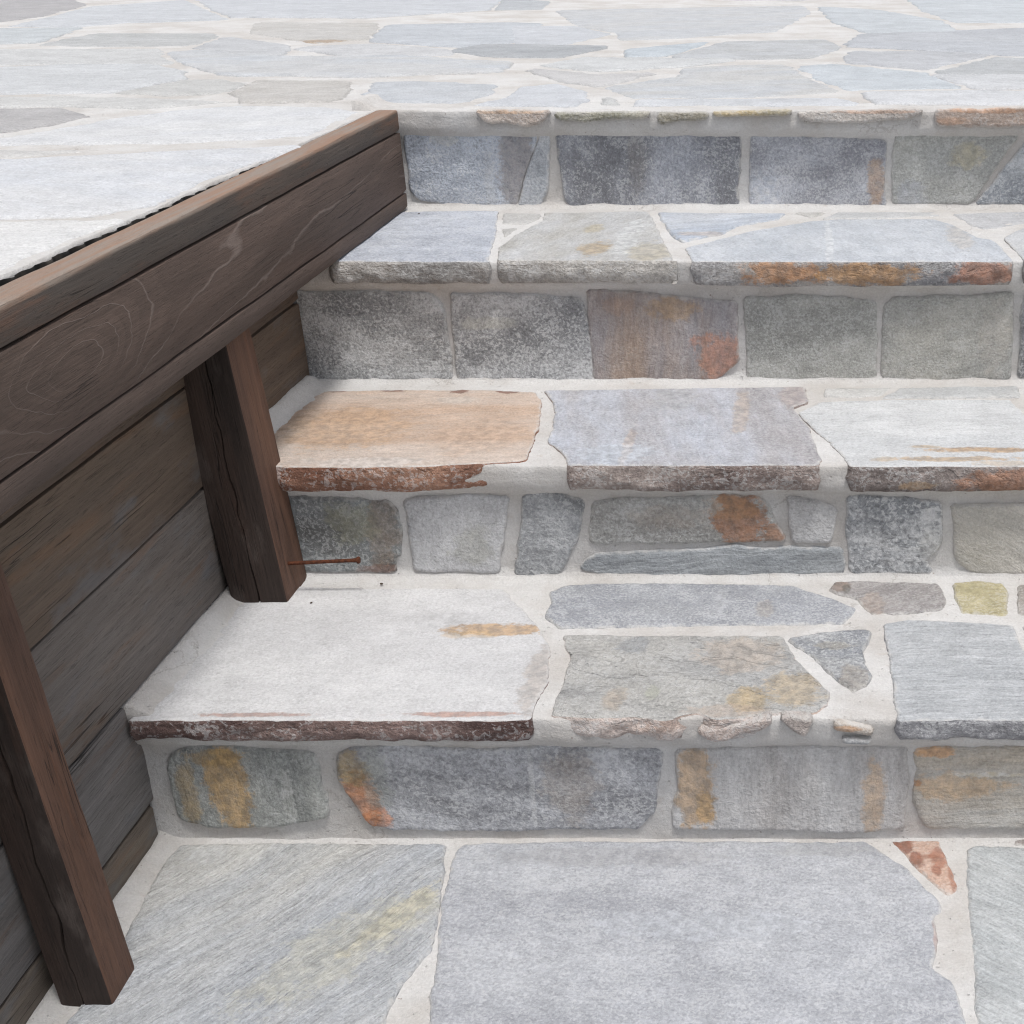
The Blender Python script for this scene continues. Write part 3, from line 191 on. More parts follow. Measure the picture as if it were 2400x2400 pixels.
 {'n':'riser_stone', 'p': 'R3', 'poly': [(0.7914, 0.3587), (1.028, 0.3552), (1.0303, 0.4897), (0.785, 0.4849)], 'c1': (118, 121, 126), 'c2': (146, 149, 154), 'fl': 0.5},
 {'n':'riser_stone', 'p': 'R3', 'poly': [(1.0396, 0.3582), (1.2065, 0.3539), (1.2052, 0.4912), (1.0467, 0.4893)], 'c1': (106, 109, 113), 'c2': (138, 140, 144), 'fl': 0.5},
 {'n':'riser_stone', 'p': 'R3', 'poly': [(1.2169, 0.353), (1.3813, 0.354), (1.3873, 0.4873), (1.2144, 0.4861)], 'c1': (128, 126, 122), 'c2': (150, 148, 142), 'fl': 0.5},
 {'n':'riser_stone', 'p': 'R3', 'poly': [(1.401, 0.3581), (1.4875, 0.3571), (1.4858, 0.4843), (1.4041, 0.4913)], 'c1': (106, 109, 113), 'c2': (138, 140, 144), 'fl': 0.5},
 {'n':'riser_stone', 'p': 'R4', 'poly': [(0.5267, 0.544), (0.7537, 0.548), (0.7544, 0.6509), (0.5171, 0.6544)], 'c1': (128, 126, 122), 'c2': (150, 148, 142), 'fl': 0.5},
 {'n':'riser_stone', 'p': 'R4', 'poly': [(0.7718, 0.5509), (0.9644, 0.5503), (0.9634, 0.6507), (0.773, 0.6532)], 'c1': (106, 109, 113), 'c2': (138, 140, 144), 'fl': 0.5},
 {'n':'riser_stone', 'p': 'R4', 'poly': [(0.9838, 0.5488), (1.1644, 0.5484), (1.1673, 0.6529), (0.9816, 0.6547)], 'c1': (128, 126, 122), 'c2': (150, 148, 142), 'fl': 0.5},
 {'n':'riser_stone', 'p': 'R4', 'poly': [(1.1844, 0.5495), (1.4233, 0.5518), (1.4186, 0.655), (1.1907, 0.6532)], 'c1': (128, 126, 122), 'c2': (150, 148, 142), 'fl': 0.5},
 {'n':'tread_slab', 'p': 'T1', 'poly': [(0.446, 1.3519), (0.7896, 1.3519), (0.8164, 1.6612), (0.446, 1.3548)], 'c1': (210, 213, 218), 'c2': (220, 222, 224), 'fl': 0.3, 'nose': 1, 't': 0.033, 'edge': ((120, 116, 114), (155, 150, 146))},
 {'n':'tread_slab', 'p': 'T1', 'poly': [(0.8298, 1.706), (0.446, 1.706), (0.446, 1.3781), (0.8201, 1.6876)], 'c1': (206, 202, 196), 'c2': (214, 212, 208), 'fl': 0.3},
 {'n':'tread_slab', 'p': 'T1', 'poly': [(0.8077, 1.3519), (1.1131, 1.3519), (1.1133, 1.3575), (0.8491, 1.7039), (0.836, 1.6792)], 'c1': (206, 202, 196), 'c2': (214, 212, 208), 'fl': 0.3, 'nose': 1, 't': 0.033, 'edge': ((120, 116, 114), (155, 150, 146))},
 {'n':'tread_slab', 'p': 'T1', 'poly': [(1.2226, 1.706), (0.8702, 1.706), (1.1209, 1.3773), (1.2025, 1.5374)], 'c1': (196, 201, 206), 'c2': (210, 212, 214), 'fl': 0.3},
 {'n':'tread_slab', 'p': 'T1', 'poly': [(1.1311, 1.3519), (1.49, 1.3519), (1.49, 1.5036), (1.2166, 1.5253), (1.1313, 1.3582)], 'c1': (186, 192, 202), 'c2': (200, 204, 210), 'fl': 0.3, 'nose': 1, 't': 0.033, 'edge': ((120, 116, 114), (155, 150, 146))},
 {'n':'tread_slab', 'p': 'T1', 'poly': [(1.49, 1.5217), (1.49, 1.706), (1.2407, 1.706), (1.2213, 1.5429)], 'c1': (186, 192, 202), 'c2': (200, 204, 210), 'fl': 0.3},
 {'n':'tread_slab', 'p': 'T2', 'poly': [(0.5161, 1.698), (0.8116, 1.698), (0.8001, 1.9513), (0.5161, 1.821)], 'c1': (210, 213, 218), 'c2': (220, 222, 224), 'fl': 0.3, 'nose': 1, 't': 0.033, 'edge': ((120, 116, 114), (155, 150, 146))},
 {'n':'tread_slab', 'p': 'T2', 'poly': [(0.8426, 2.0458), (0.5161, 2.0458), (0.5161, 1.8408), (0.802, 1.972)], 'c1': (186, 192, 202), 'c2': (200, 204, 210), 'fl': 0.3},
 {'n':'tread_slab', 'p': 'T2', 'poly': [(0.8296, 1.698), (1.0939, 1.698), (1.0847, 1.8462), (0.8587, 2.0376), (0.8176, 1.9629)], 'c1': (196, 201, 206), 'c2': (210, 212, 214), 'fl': 0.3, 'nose': 1, 't': 0.033, 'edge': ((120, 116, 114), (155, 150, 146))},
 {'n':'tread_slab', 'p': 'T2', 'poly': [(1.1671, 2.0458), (0.8768, 2.0458), (1.0936, 1.8623), (1.1659, 1.9207)], 'c1': (210, 213, 218), 'c2': (220, 222, 224), 'fl': 0.3},
 {'n':'tread_slab', 'p': 'T2', 'poly': [(1.1119, 1.698), (1.49, 1.698), (1.49, 1.9277), (1.1783, 1.9076), (1.1027, 1.8465)], 'c1': (210, 213, 218), 'c2': (220, 222, 224), 'fl': 0.3, 'nose': 1, 't': 0.033, 'edge': ((120, 116, 114), (155, 150, 146))},
 {'n':'tread_slab', 'p': 'T2', 'poly': [(1.49, 1.9457), (1.49, 2.0458), (1.1851, 2.0458), (1.1839, 1.926)], 'c1': (206, 202, 196), 'c2': (214, 212, 208), 'fl': 0.3},
 {'n':'tread_slab', 'p': 'T3', 'poly': [(0.5267, 2.0378), (0.8546, 2.0378), (0.8697, 2.1182), (0.8434, 2.173), (0.5267, 2.2659)], 'c1': (196, 201, 206), 'c2': (210, 212, 214), 'fl': 0.3, 'nose': 1, 't': 0.033, 'edge': ((120, 116, 114), (155, 150, 146))},
 {'n':'tread_slab', 'p': 'T3', 'poly': [(0.8358, 2.4403), (0.5267, 2.4403), (0.5267, 2.2847), (0.8405, 2.1926)], 'c1': (206, 202, 196), 'c2': (214, 212, 208), 'fl': 0.3},
 {'n':'tread_slab', 'p': 'T3', 'poly': [(0.8729, 2.0378), (1.196, 2.0378), (1.1816, 2.2436), (0.8871, 2.1131)], 'c1': (196, 201, 206), 'c2': (210, 212, 214), 'fl': 0.3, 'nose': 1, 't': 0.033, 'edge': ((120, 116, 114), (155, 150, 146))},
 {'n':'tread_slab', 'p': 'T3', 'poly': [(1.1812, 2.4403), (0.8538, 2.4403), (0.8587, 2.1826), (0.8834, 2.1312), (1.1837, 2.2642), (1.1865, 2.2682)], 'c1': (206, 202, 196), 'c2': (214, 212, 208), 'fl': 0.3},
 {'n':'tread_slab', 'p': 'T3', 'poly': [(1.2141, 2.0378), (1.49, 2.0378), (1.49, 2.1444), (1.199, 2.2547), (1.1988, 2.2545)], 'c1': (206, 202, 196), 'c2': (214, 212, 208), 'fl': 0.3, 'nose': 1, 't': 0.033, 'edge': ((120, 116, 114), (155, 150, 146))},
 {'n':'tread_slab', 'p': 'T3', 'poly': [(1.49, 2.1636), (1.49, 2.4403), (1.1992, 2.4403), (1.2044, 2.2718)], 'c1': (206, 202, 196), 'c2': (214, 212, 208), 'fl': 0.3},
 {'n':'paving_stone', 'p': 'T0', 'poly': [(0.4239, 0.1), (0.6758, 0.1), (0.8648, 0.5986), (0.7917, 0.6402), (0.4239, 0.5298)], 'c1': (206, 202, 196), 'c2': (214, 212, 208), 'fl': 0.3, 'dir': 0},
 {'n':'paving_stone', 'p': 'T0', 'poly': [(0.4239, 0.985), (0.4239, 0.5507), (0.7822, 0.6582), (0.7544, 0.9272)], 'c1': (206, 202, 196), 'c2': (214, 212, 208), 'fl': 0.3, 'dir': 0},
 {'n':'paving_stone', 'p': 'T0', 'poly': [(0.8039, 1.3569), (0.4239, 1.3569), (0.4239, 1.0053), (0.7593, 0.9466), (0.8492, 1.0637)], 'c1': (210, 213, 218), 'c2': (220, 222, 224), 'fl': 0.3, 'dir': 0},
 {'n':'paving_stone', 'p': 'T0', 'poly': [(0.6972, 0.1), (1.1158, 0.1), (1.0451, 0.4442), (0.92, 0.5848), (0.8835, 0.5917)], 'c1': (206, 202, 196), 'c2': (214, 212, 208), 'fl': 0.3, 'dir': 0},
 {'n':'paving_stone', 'p': 'T0', 'poly': [(1.186, 0.9556), (0.8635, 1.0495), (0.7739, 0.9328), (0.8024, 0.6572), (0.8807, 0.6126), (0.922, 0.6048), (1.2363, 0.9009)], 'c1': (210, 213, 218), 'c2': (220, 222, 224), 'fl': 0.3, 'dir': 0},
 {'n':'paving_stone', 'p': 'T0', 'poly': [(1.1787, 1.3569), (0.8241, 1.3569), (0.8686, 1.0688), (1.1814, 0.9777)], 'c1': (196, 201, 206), 'c2': (210, 212, 214), 'fl': 0.3, 'dir': 0},
 {'n':'paving_stone', 'p': 'T0', 'poly': [(1.1362, 0.1), (1.48, 0.1), (1.48, 0.6097), (1.0658, 0.4427)], 'c1': (206, 202, 196), 'c2': (214, 212, 208), 'fl': 0.3, 'dir': 0},
 {'n':'paving_stone', 'p': 'T0', 'poly': [(1.48, 0.6313), (1.48, 0.8362), (1.2533, 0.8894), (0.9391, 0.5934), (1.0572, 0.4607)], 'c1': (206, 202, 196), 'c2': (214, 212, 208), 'fl': 0.3, 'dir': 0},
 {'n':'paving_stone', 'p': 'T0', 'poly': [(1.48, 0.8568), (1.48, 1.3569), (1.1987, 1.3569), (1.2015, 0.9683), (1.2557, 0.9094)], 'c1': (210, 213, 218), 'c2': (220, 222, 224), 'fl': 0.3, 'dir': 0},
 {'n':'paving_stone', 'p': 'T0', 'poly': [(-0.75, 0.1), (-0.4828, 0.1), (-0.3903, 0.4555), (-0.75, 0.639)], 'c1': (206, 202, 196), 'c2': (214, 212, 208), 'fl': 0.3, 'dir': 0},
 {'n':'paving_stone', 'p': 'T0', 'poly': [(-0.4862, 1.0), (-0.75, 1.0), (-0.75, 0.6637), (-0.3776, 0.4737), (-0.1715, 0.5858)], 'c1': (186, 192, 202), 'c2': (200, 204, 210), 'fl': 0.3, 'dir': 0},
 {'n':'paving_stone', 'p': 'T0', 'poly': [(-0.4601, 0.1), (0.1332, 0.1), (-0.1431, 0.5719), (-0.1519, 0.5714), (-0.368, 0.4539)], 'c1': (210, 213, 218), 'c2': (220, 222, 224), 'fl': 0.3, 'dir': 0},
 {'n':'paving_stone', 'p': 'T0', 'poly': [(0.0657, 1.0), (-0.4586, 1.0), (-0.1497, 0.5935), (-0.1414, 0.594), (0.0104, 0.7308)], 'c1': (196, 201, 206), 'c2': (210, 212, 214), 'fl': 0.3, 'dir': 0},
 {'n':'paving_stone', 'p': 'T0', 'poly': [(0.1587, 0.1), (0.4079, 0.1), (0.4079, 0.5589), (0.0228, 0.7123), (-0.1229, 0.581)], 'c1': (196, 201, 206), 'c2': (210, 212, 214), 'fl': 0.3, 'dir': 0},
 {'n':'paving_stone', 'p': 'T0', 'poly': [(0.4079, 0.5826), (0.4079, 1.0), (0.0882, 1.0), (0.0331, 0.7319)], 'c1': (210, 213, 218), 'c2': (220, 222, 224), 'fl': 0.3, 'dir': 0},
 {'n':'paving_stone', 'p': 'T4', 'poly': [(-4.2, 2.4623), (-3.6657, 2.4623), (-3.8835, 2.9717), (-4.2, 2.9542)], 'c1': (196, 201, 206), 'c2': (210, 212, 214), 'fl': 0.2, 'ter': 1},
 {'n':'paving_stone', 'p': 'T4', 'poly': [(-4.2, 3.752), (-4.2, 2.9843), (-3.8802, 3.0019), (-3.6653, 3.2087), (-3.6105, 3.5837), (-3.6529, 3.6465)], 'c1': (196, 201, 206), 'c2': (210, 212, 214), 'fl': 0.2, 'ter': 1},
 {'n':'paving_stone', 'p': 'T4', 'poly': [(-3.6036, 4.4168), (-4.2, 4.3236), (-4.2, 3.7826), (-3.6554, 3.6776), (-3.505, 4.3395)], 'c1': (186, 192, 202), 'c2': (200, 204, 210), 'fl': 0.2, 'ter': 1},
 {'n':'paving_stone', 'p': 'T4', 'poly': [(-3.7371, 5.022), (-4.2, 4.963), (-4.2, 4.3539), (-3.6174, 4.445)], 'c1': (210, 213, 218), 'c2': (220, 222, 224), 'fl': 0.2, 'ter': 1},
 {'n':'paving_stone', 'p': 'T4', 'poly': [(-4.2, 5.7901), (-4.2, 4.9933), (-3.734, 5.0527), (-3.6669, 5.1535), (-3.7099, 5.5764)], 'c1': (196, 201, 206), 'c2': (210, 212, 214), 'fl': 0.2, 'ter': 1},
 {'n':'paving_stone', 'p': 'T4', 'poly': [(-3.5382, 6.4437), (-4.2, 6.1726), (-4.2, 5.8228), (-3.698, 5.6039), (-3.4693, 5.7804), (-3.4419, 6.3587)], 'c1': (206, 202, 196), 'c2': (214, 212, 208), 'fl': 0.2, 'ter': 1},
 {'n':'paving_stone', 'p': 'T4', 'poly': [(-4.2, 7.0527), (-4.2, 6.205), (-3.5521, 6.4704), (-3.61, 6.7974)], 'c1': (196, 201, 206), 'c2': (210, 212, 214), 'fl': 0.2, 'ter': 1},
 {'n':'paving_stone', 'p': 'T4', 'poly': [(-3.5842, 7.6272), (-4.2, 7.5873), (-4.2, 7.0854), (-3.6005, 6.826), (-3.4696, 6.9692)], 'c1': (206, 202, 196), 'c2': (214, 212, 208), 'fl': 0.2, 'ter': 1},
 {'n':'paving_stone', 'p': 'T4', 'poly': [(-4.2, 8.1688), (-4.2, 7.6174), (-3.5764, 7.6578), (-3.495, 7.7084), (-3.501, 8.1369)], 'c1': (210, 213, 218), 'c2': (220, 222, 224), 'fl': 0.2, 'ter': 1},
 {'n':'paving_stone', 'p': 'T4', 'poly': [(-3.7594, 8.713), (-4.2, 8.5335), (-4.2, 8.1989), (-3.4953, 8.1667), (-3.431, 8.2951), (-3.7152, 8.6874)], 'c1': (210, 213, 218), 'c2': (220, 222, 224), 'fl': 0.2, 'ter': 1},
 {'n':'paving_stone', 'p': 'T4', 'poly': [(-4.2, 9.4986), (-4.2, 8.5659), (-3.7716, 8.7404), (-3.6668, 9.34)], 'c1': (210, 213, 218), 'c2': (220, 222, 224), 'fl': 0.2, 'ter': 1},
 {'n':'paving_stone', 'p': 'T4', 'poly': [(-3.5148, 9.9949), (-4.2, 10.0111), (-4.2, 9.5299), (-3.6511, 9.3666), (-3.5267, 9.4279)], 'c1': (210, 213, 218), 'c2': (220, 222, 224), 'fl': 0.2, 'ter': 1},
 {'n':'paving_stone', 'p': 'T4', 'poly': [(-3.7932, 10.667), (-4.2, 10.5995), (-4.2, 10.0411), (-3.5075, 10.0247), (-3.4681, 10.0853), (-3.6254, 10.5622)], 'c1': (196, 201, 206), 'c2': (210, 212, 214), 'fl': 0.2, 'ter': 1},
 {'n':'paving_stone', 'p': 'T4', 'poly': [(-4.2, 11.4589), (-4.2, 10.6299), (-3.8011, 10.6961), (-3.6162, 11.1949)], 'c1': (186, 192, 202), 'c2': (200, 204, 210), 'fl': 0.2, 'ter': 1},
 {'n':'paving_stone', 'p': 'T4', 'poly': [(-3.6965, 12.0), (-4.2, 12), (-4.2, 11.4918), (-3.5985, 11.2199), (-3.3435, 11.3844)], 'c1': (210, 213, 218), 'c2': (220, 222, 224), 'fl': 0.2, 'ter': 1},
 {'n':'paving_stone', 'p': 'T4', 'poly': [(-3.6331, 2.4623), (-3.022, 2.4623), (-3.0198, 2.8035), (-3.6491, 3.1827), (-3.8559, 2.9836)], 'c1': (206, 202, 196), 'c2': (214, 212, 208), 'fl': 0.2, 'ter': 1},
 {'n':'paving_stone', 'p': 'T4', 'poly': [(-3.0779, 3.5717), (-3.5819, 3.5722), (-3.635, 3.2092), (-3.0095, 2.8323), (-2.8809, 3.0339)], 'c1': (196, 201, 206), 'c2': (210, 212, 214), 'fl': 0.2, 'ter': 1},
 {'n':'paving_stone', 'p': 'T4', 'poly': [(-3.2787, 4.3543), (-3.476, 4.3317), (-3.6279, 3.6631), (-3.5869, 3.6022), (-3.0737, 3.6017), (-2.9008, 3.7772)], 'c1': (186, 192, 202), 'c2': (200, 204, 210), 'fl': 0.2, 'ter': 1},
 {'n':'paving_stone', 'p': 'T4', 'poly': [(-3.0598, 7.0539), (-3.4454, 6.9512), (-3.5806, 6.8033), (-3.5214, 6.4689), (-3.4213, 6.3805), (-3.1944, 6.3924), (-2.9057, 6.8455)], 'c1': (206, 202, 196), 'c2': (214, 212, 208), 'fl': 0.2, 'ter': 1},
 {'n':'paving_stone', 'p': 'T4', 'poly': [(-3.4765, 7.6845), (-3.5552, 7.6357), (-3.4416, 6.9832), (-3.065, 7.0836), (-2.9156, 7.4684), (-3.1423, 7.6401)], 'c1': (206, 202, 196), 'c2': (214, 212, 208), 'fl': 0.2, 'ter': 1},
 {'n':'paving_stone', 'p': 'T4', 'poly': [(-2.9891, 8.3555), (-3.4035, 8.2831), (-3.4712, 8.1478), (-3.4651, 7.7132), (-3.1468, 7.6709), (-2.9494, 8.2722)], 'c1': (196, 201, 206), 'c2': (210, 212, 214), 'fl': 0.2, 'ter': 1},
 {'n':'paving_stone', 'p': 'T4', 'poly': [(-2.8343, 8.8579), (-3.6791, 8.6886), (-3.4069, 8.313), (-2.9915, 8.3855), (-2.8231, 8.8461)], 'c1': (196, 201, 206), 'c2': (210, 212, 214), 'fl': 0.2, 'ter': 1},
 {'n':'paving_stone', 'p': 'T4', 'poly': [(-3.51, 9.4027), (-3.6362, 9.3405), (-3.7416, 8.7374), (-3.7023, 8.7146), (-2.8513, 8.8851), (-3.0615, 9.3067)], 'c1': (196, 201, 206), 'c2': (210, 212, 214), 'fl': 0.2, 'ter': 1},
 {'n':'paving_stone', 'p': 'T4', 'poly': [(-3.103, 10.0987), (-3.443, 10.0689), (-3.4846, 10.005), (-3.4967, 9.4306), (-3.0578, 9.3366), (-2.95, 9.4868), (-2.9017, 9.9426)], 'c1': (206, 202, 196), 'c2': (214, 212, 208), 'fl': 0.2, 'ter': 1},
 {'n':'paving_stone', 'p': 'T4', 'poly': [(-2.9916, 10.7202), (-3.5936, 10.5616), (-3.441, 10.0992), (-3.11, 10.1282), (-2.9539, 10.6667)], 'c1': (210, 213, 218), 'c2': (220, 222, 224), 'fl': 0.2, 'ter': 1},
 {'n':'paving_stone', 'p': 'T4', 'poly': [(-3.3201, 11.3638), (-3.5849, 11.1929), (-3.7717, 10.6889), (-3.6104, 10.5882), (-2.9997, 10.7491), (-2.9761, 11.2043), (-3.1681, 11.3392)], 'c1': (206, 202, 196), 'c2': (214, 212, 208), 'fl': 0.2, 'ter': 1},
 {'n':'paving_stone', 'p': 'T4', 'poly': [(-2.9572, 12.0), (-3.6619, 12.0), (-3.314, 11.3932), (-3.1724, 11.3702)], 'c1': (196, 201, 206), 'c2': (210, 212, 214), 'fl': 0.2, 'ter': 1},
 {'n':'paving_stone', 'p': 'T4', 'poly': [(-2.992, 2.4623), (-2.2208, 2.4623), (-2.3371, 3.0978), (-2.4533, 3.156), (-2.8545, 3.0196), (-2.9897, 2.8075)], 'c1': (206, 202, 196), 'c2': (214, 212, 208), 'fl': 0.2, 'ter': 1},
 {'n':'paving_stone', 'p': 'T4', 'poly': [(-2.8741, 3.7616), (-3.0501, 3.5829), (-2.8552, 3.051), (-2.4674, 3.1829), (-2.4791, 3.6926), (-2.6248, 3.8136)], 'c1': (186, 192, 202), 'c2': (200, 204, 210), 'fl': 0.2, 'ter': 1},
 {'n':'paving_stone', 'p': 'T4', 'poly': [(-3.1969, 4.4021), (-3.2505, 4.366), (-2.8747, 3.7921), (-2.6333, 3.8424), (-2.543, 4.2467)], 'c1': (196, 201, 206), 'c2': (210, 212, 214), 'fl': 0.2, 'ter': 1},
 {'n':'paving_stone', 'p': 'T4', 'poly': [(-2.8811, 6.8283), (-3.1641, 6.3841), (-2.8743, 6.2485), (-2.4239, 6.3239), (-2.3924, 6.3606), (-2.4796, 6.6999)], 'c1': (196, 201, 206), 'c2': (210, 212, 214), 'fl': 0.2, 'ter': 1},
 {'n':'paving_stone', 'p': 'T4', 'poly': [(-2.553, 7.5173), (-2.8866, 7.4601), (-3.0368, 7.0733), (-2.8783, 6.859), (-2.4752, 6.73), (-2.4419, 6.8034)], 'c1': (196, 201, 206), 'c2': (210, 212, 214), 'fl': 0.2, 'ter': 1},
 {'n':'paving_stone', 'p': 'T4', 'poly': [(-2.9252, 8.2499), (-3.1188, 7.6599), (-2.8937, 7.4894), (-2.5468, 7.5488), (-2.4654, 7.6129), (-2.4772, 7.9566)], 'c1': (206, 202, 196), 'c2': (214, 212, 208), 'fl': 0.2, 'ter': 1},
 {'n':'paving_stone', 'p': 'T4', 'poly': [(-2.6822, 8.8313), (-2.7954, 8.8344), (-2.9642, 8.373), (-2.9216, 8.2835), (-2.4656, 7.9849), (-2.2101, 8.3052)], 'c1': (206, 202, 196), 'c2': (214, 212, 208), 'fl': 0.2, 'ter': 1},
 {'n':'paving_stone', 'p': 'T4', 'poly': [(-2.4844, 9.55), (-2.9268, 9.4677), (-3.0338, 9.3184), (-2.8167, 8.883), (-2.7992, 8.8646), (-2.679, 8.8612), (-2.4796, 8.9706), (-2.2273, 9.3308)], 'c1': (186, 192, 202), 'c2': (200, 204, 210), 'fl': 0.2, 'ter': 1},
 {'n':'paving_stone', 'p': 'T4', 'poly': [(-2.3938, 10.1255), (-2.872, 9.9387), (-2.9185, 9.4998), (-2.4924, 9.579), (-2.3659, 10.0938)], 'c1': (210, 213, 218), 'c2': (220, 222, 224), 'fl': 0.2, 'ter': 1},
 {'n':'paving_stone', 'p': 'T4', 'poly': [(-2.9277, 10.6492), (-3.0812, 10.1198), (-2.8835, 9.9664), (-2.4049, 10.1534), (-2.4185, 10.4363)], 'c1': (196, 201, 206), 'c2': (210, 212, 214), 'fl': 0.2, 'ter': 1},
 {'n':'paving_stone', 'p': 'T4', 'poly': [(-2.415, 11.3476), (-2.9463, 11.2003), (-2.97, 10.7418), (-2.9277, 10.6817), (-2.4081, 10.4644), (-2.1428, 10.7623)], 'c1': (196, 201, 206), 'c2': (210, 212, 214), 'fl': 0.2, 'ter': 1},
 {'n':'paving_stone', 'p': 'T4', 'poly': [(-2.384, 12.0), (-2.9255, 12.0), (-3.1445, 11.3592), (-2.9579, 11.2282), (-2.4166, 11.3783), (-2.415, 11.3811)], 'c1': (186, 192, 202), 'c2': (200, 204, 210), 'fl': 0.2, 'ter': 1},
 {'n':'paving_stone', 'p': 'T4', 'poly': [(-1.8649, 7.0907), (-2.4148, 6.7905), (-2.4513, 6.7103), (-2.3641, 6.3709), (-2.0083, 6.3439), (-1.7556, 6.944)], 'c1': (206, 202, 196), 'c2': (214, 212, 208), 'fl': 0.2, 'ter': 1},
 {'n':'paving_stone', 'p': 'T4', 'poly': [(-2.4464, 7.5897), (-2.5243, 7.5283), (-2.4148, 6.8246), (-1.8761, 7.1188), (-1.8936, 7.4714)], 'c1': (210, 213, 218), 'c2': (220, 222, 224), 'fl': 0.2, 'ter': 1},
 {'n':'paving_stone', 'p': 'T4', 'poly': [(-1.8887, 8.3352), (-2.1824, 8.2918), (-2.4473, 7.9599), (-2.4355, 7.6181), (-1.8829, 7.4998), (-1.6792, 7.658), (-1.771, 8.2415)], 'c1': (210, 213, 218), 'c2': (220, 222, 224), 'fl': 0.2, 'ter': 1},
 {'n':'paving_stone', 'p': 'T4', 'poly': [(-2.4676, 8.9429), (-2.6516, 8.8421), (-2.1847, 8.3218), (-1.8983, 8.3641), (-1.8613, 8.7557)], 'c1': (196, 201, 206), 'c2': (210, 212, 214), 'fl': 0.2, 'ter': 1},
 {'n':'paving_stone', 'p': 'T4', 'poly': [(-1.7801, 9.4459), (-2.1978, 9.3205), (-2.4452, 8.9674), (-1.8511, 8.784), (-1.763, 8.9072), (-1.7223, 9.3886)], 'c1': (210, 213, 218), 'c2': (220, 222, 224), 'fl': 0.2, 'ter': 1},
 {'n':'paving_stone', 'p': 'T4', 'poly': [(-2.3392, 10.0766), (-2.4634, 9.5715), (-2.2036, 9.3501), (-1.7922, 9.4736), (-1.8344, 9.8421)], 'c1': (210, 213, 218), 'c2': (220, 222, 224), 'fl': 0.2, 'ter': 1},
 {'n':'paving_stone', 'p': 'T4', 'poly': [(-1.9702, 10.7345), (-2.1187, 10.7442), (-2.3887, 10.4411), (-2.3747, 10.1493), (-2.3403, 10.1101), (-1.8244, 9.8705), (-1.6446, 10.0774)], 'c1': (186, 192, 202), 'c2': (200, 204, 210), 'fl': 0.2, 'ter': 1},
 {'n':'paving_stone', 'p': 'T4', 'poly': [(-1.7532, 11.4203), (-2.3889, 11.3627), (-2.1152, 10.7741), (-1.9632, 10.7641), (-1.7353, 10.8637)], 'c1': (186, 192, 202), 'c2': (200, 204, 210), 'fl': 0.2, 'ter': 1},
 {'n':'paving_stone', 'p': 'T4', 'poly': [(-1.9142, 12.0), (-2.354, 12.0), (-2.3843, 11.3932), (-1.7448, 11.4512), (-1.6589, 11.5248)], 'c1': (206, 202, 196), 'c2': (214, 212, 208), 'fl': 0.2, 'ter': 1},
 {'n':'paving_stone', 'p': 'T4', 'poly': [(-1.7298, 6.9279), (-1.9799, 6.3341), (-1.9167, 6.2941), (-1.3714, 6.4629), (-1.2867, 6.7346), (-1.3567, 6.8161)], 'c1': (210, 213, 218), 'c2': (220, 222, 224), 'fl': 0.2, 'ter': 1},
 {'n':'paving_stone', 'p': 'T4', 'poly': [(-1.3898, 7.5984), (-1.6588, 7.6359), (-1.8638, 7.4766), (-1.8459, 7.1154), (-1.7294, 6.959), (-1.3596, 6.8483), (-1.2266, 7.4874)], 'c1': (206, 202, 196), 'c2': (214, 212, 208), 'fl': 0.2, 'ter': 1},
 {'n':'paving_stone', 'p': 'T4', 'poly': [(-1.1447, 8.4114), (-1.7403, 8.2389), (-1.6499, 7.6649), (-1.3923, 7.6291), (-1.0324, 8.2734)], 'c1': (196, 201, 206), 'c2': (210, 212, 214), 'fl': 0.2, 'ter': 1},
 {'n':'paving_stone', 'p': 'T4', 'poly': [(-1.7429, 8.8837), (-1.8307, 8.761), (-1.8688, 8.3576), (-1.7539, 8.2662), (-1.1535, 8.44), (-1.1384, 8.6567)], 'c1': (206, 202, 196), 'c2': (214, 212, 208), 'fl': 0.2, 'ter': 1},
 {'n':'paving_stone', 'p': 'T4', 'poly': [(-1.2978, 9.3468), (-1.6931, 9.3782), (-1.7325, 8.9119), (-1.1293, 8.6853), (-1.0988, 8.7374)], 'c1': (186, 192, 202), 'c2': (200, 204, 210), 'fl': 0.2, 'ter': 1},
 {'n':'paving_stone', 'p': 'T4', 'poly': [(-1.3344, 10.171), (-1.6178, 10.0625), (-1.8048, 9.8473), (-1.7615, 9.4697), (-1.7001, 9.4088), (-1.2901, 9.3763), (-1.0057, 9.538)], 'c1': (196, 201, 206), 'c2': (210, 212, 214), 'fl': 0.2, 'ter': 1},
 {'n':'paving_stone', 'p': 'T4', 'poly': [(-1.7175, 10.8388), (-1.9401, 10.7414), (-1.6193, 10.094), (-1.3362, 10.2024), (-1.1978, 10.3658), (-1.1701, 10.52), (-1.341, 10.8034)], 'c1': (186, 192, 202), 'c2': (200, 204, 210), 'fl': 0.2, 'ter': 1},
 {'n':'paving_stone', 'p': 'T4', 'poly': [(-1.2901, 11.5239), (-1.6341, 11.5065), (-1.7235, 11.43), (-1.7054, 10.8677), (-1.3416, 10.8335), (-1.1663, 11.2447)], 'c1': (206, 202, 196), 'c2': (214, 212, 208), 'fl': 0.2, 'ter': 1},
 {'n':'paving_stone', 'p': 'T4', 'poly': [(-1.074, 12.0), (-1.8801, 12.0), (-1.6313, 11.5367), (-1.2902, 11.5539)], 'c1': (206, 202, 196), 'c2': (214, 212, 208), 'fl': 0.2, 'ter': 1},
 {'n':'paving_stone', 'p': 'T4', 'poly': [(-1.2586, 6.7239), (-1.3433, 6.4524), (-1.1078, 6.007), (-0.7173, 6.2265), (-0.7152, 6.2306), (-0.7137, 6.7647), (-0.7192, 6.7685)], 'c1': (206, 202, 196), 'c2': (214, 212, 208), 'fl': 0.2, 'ter': 1},
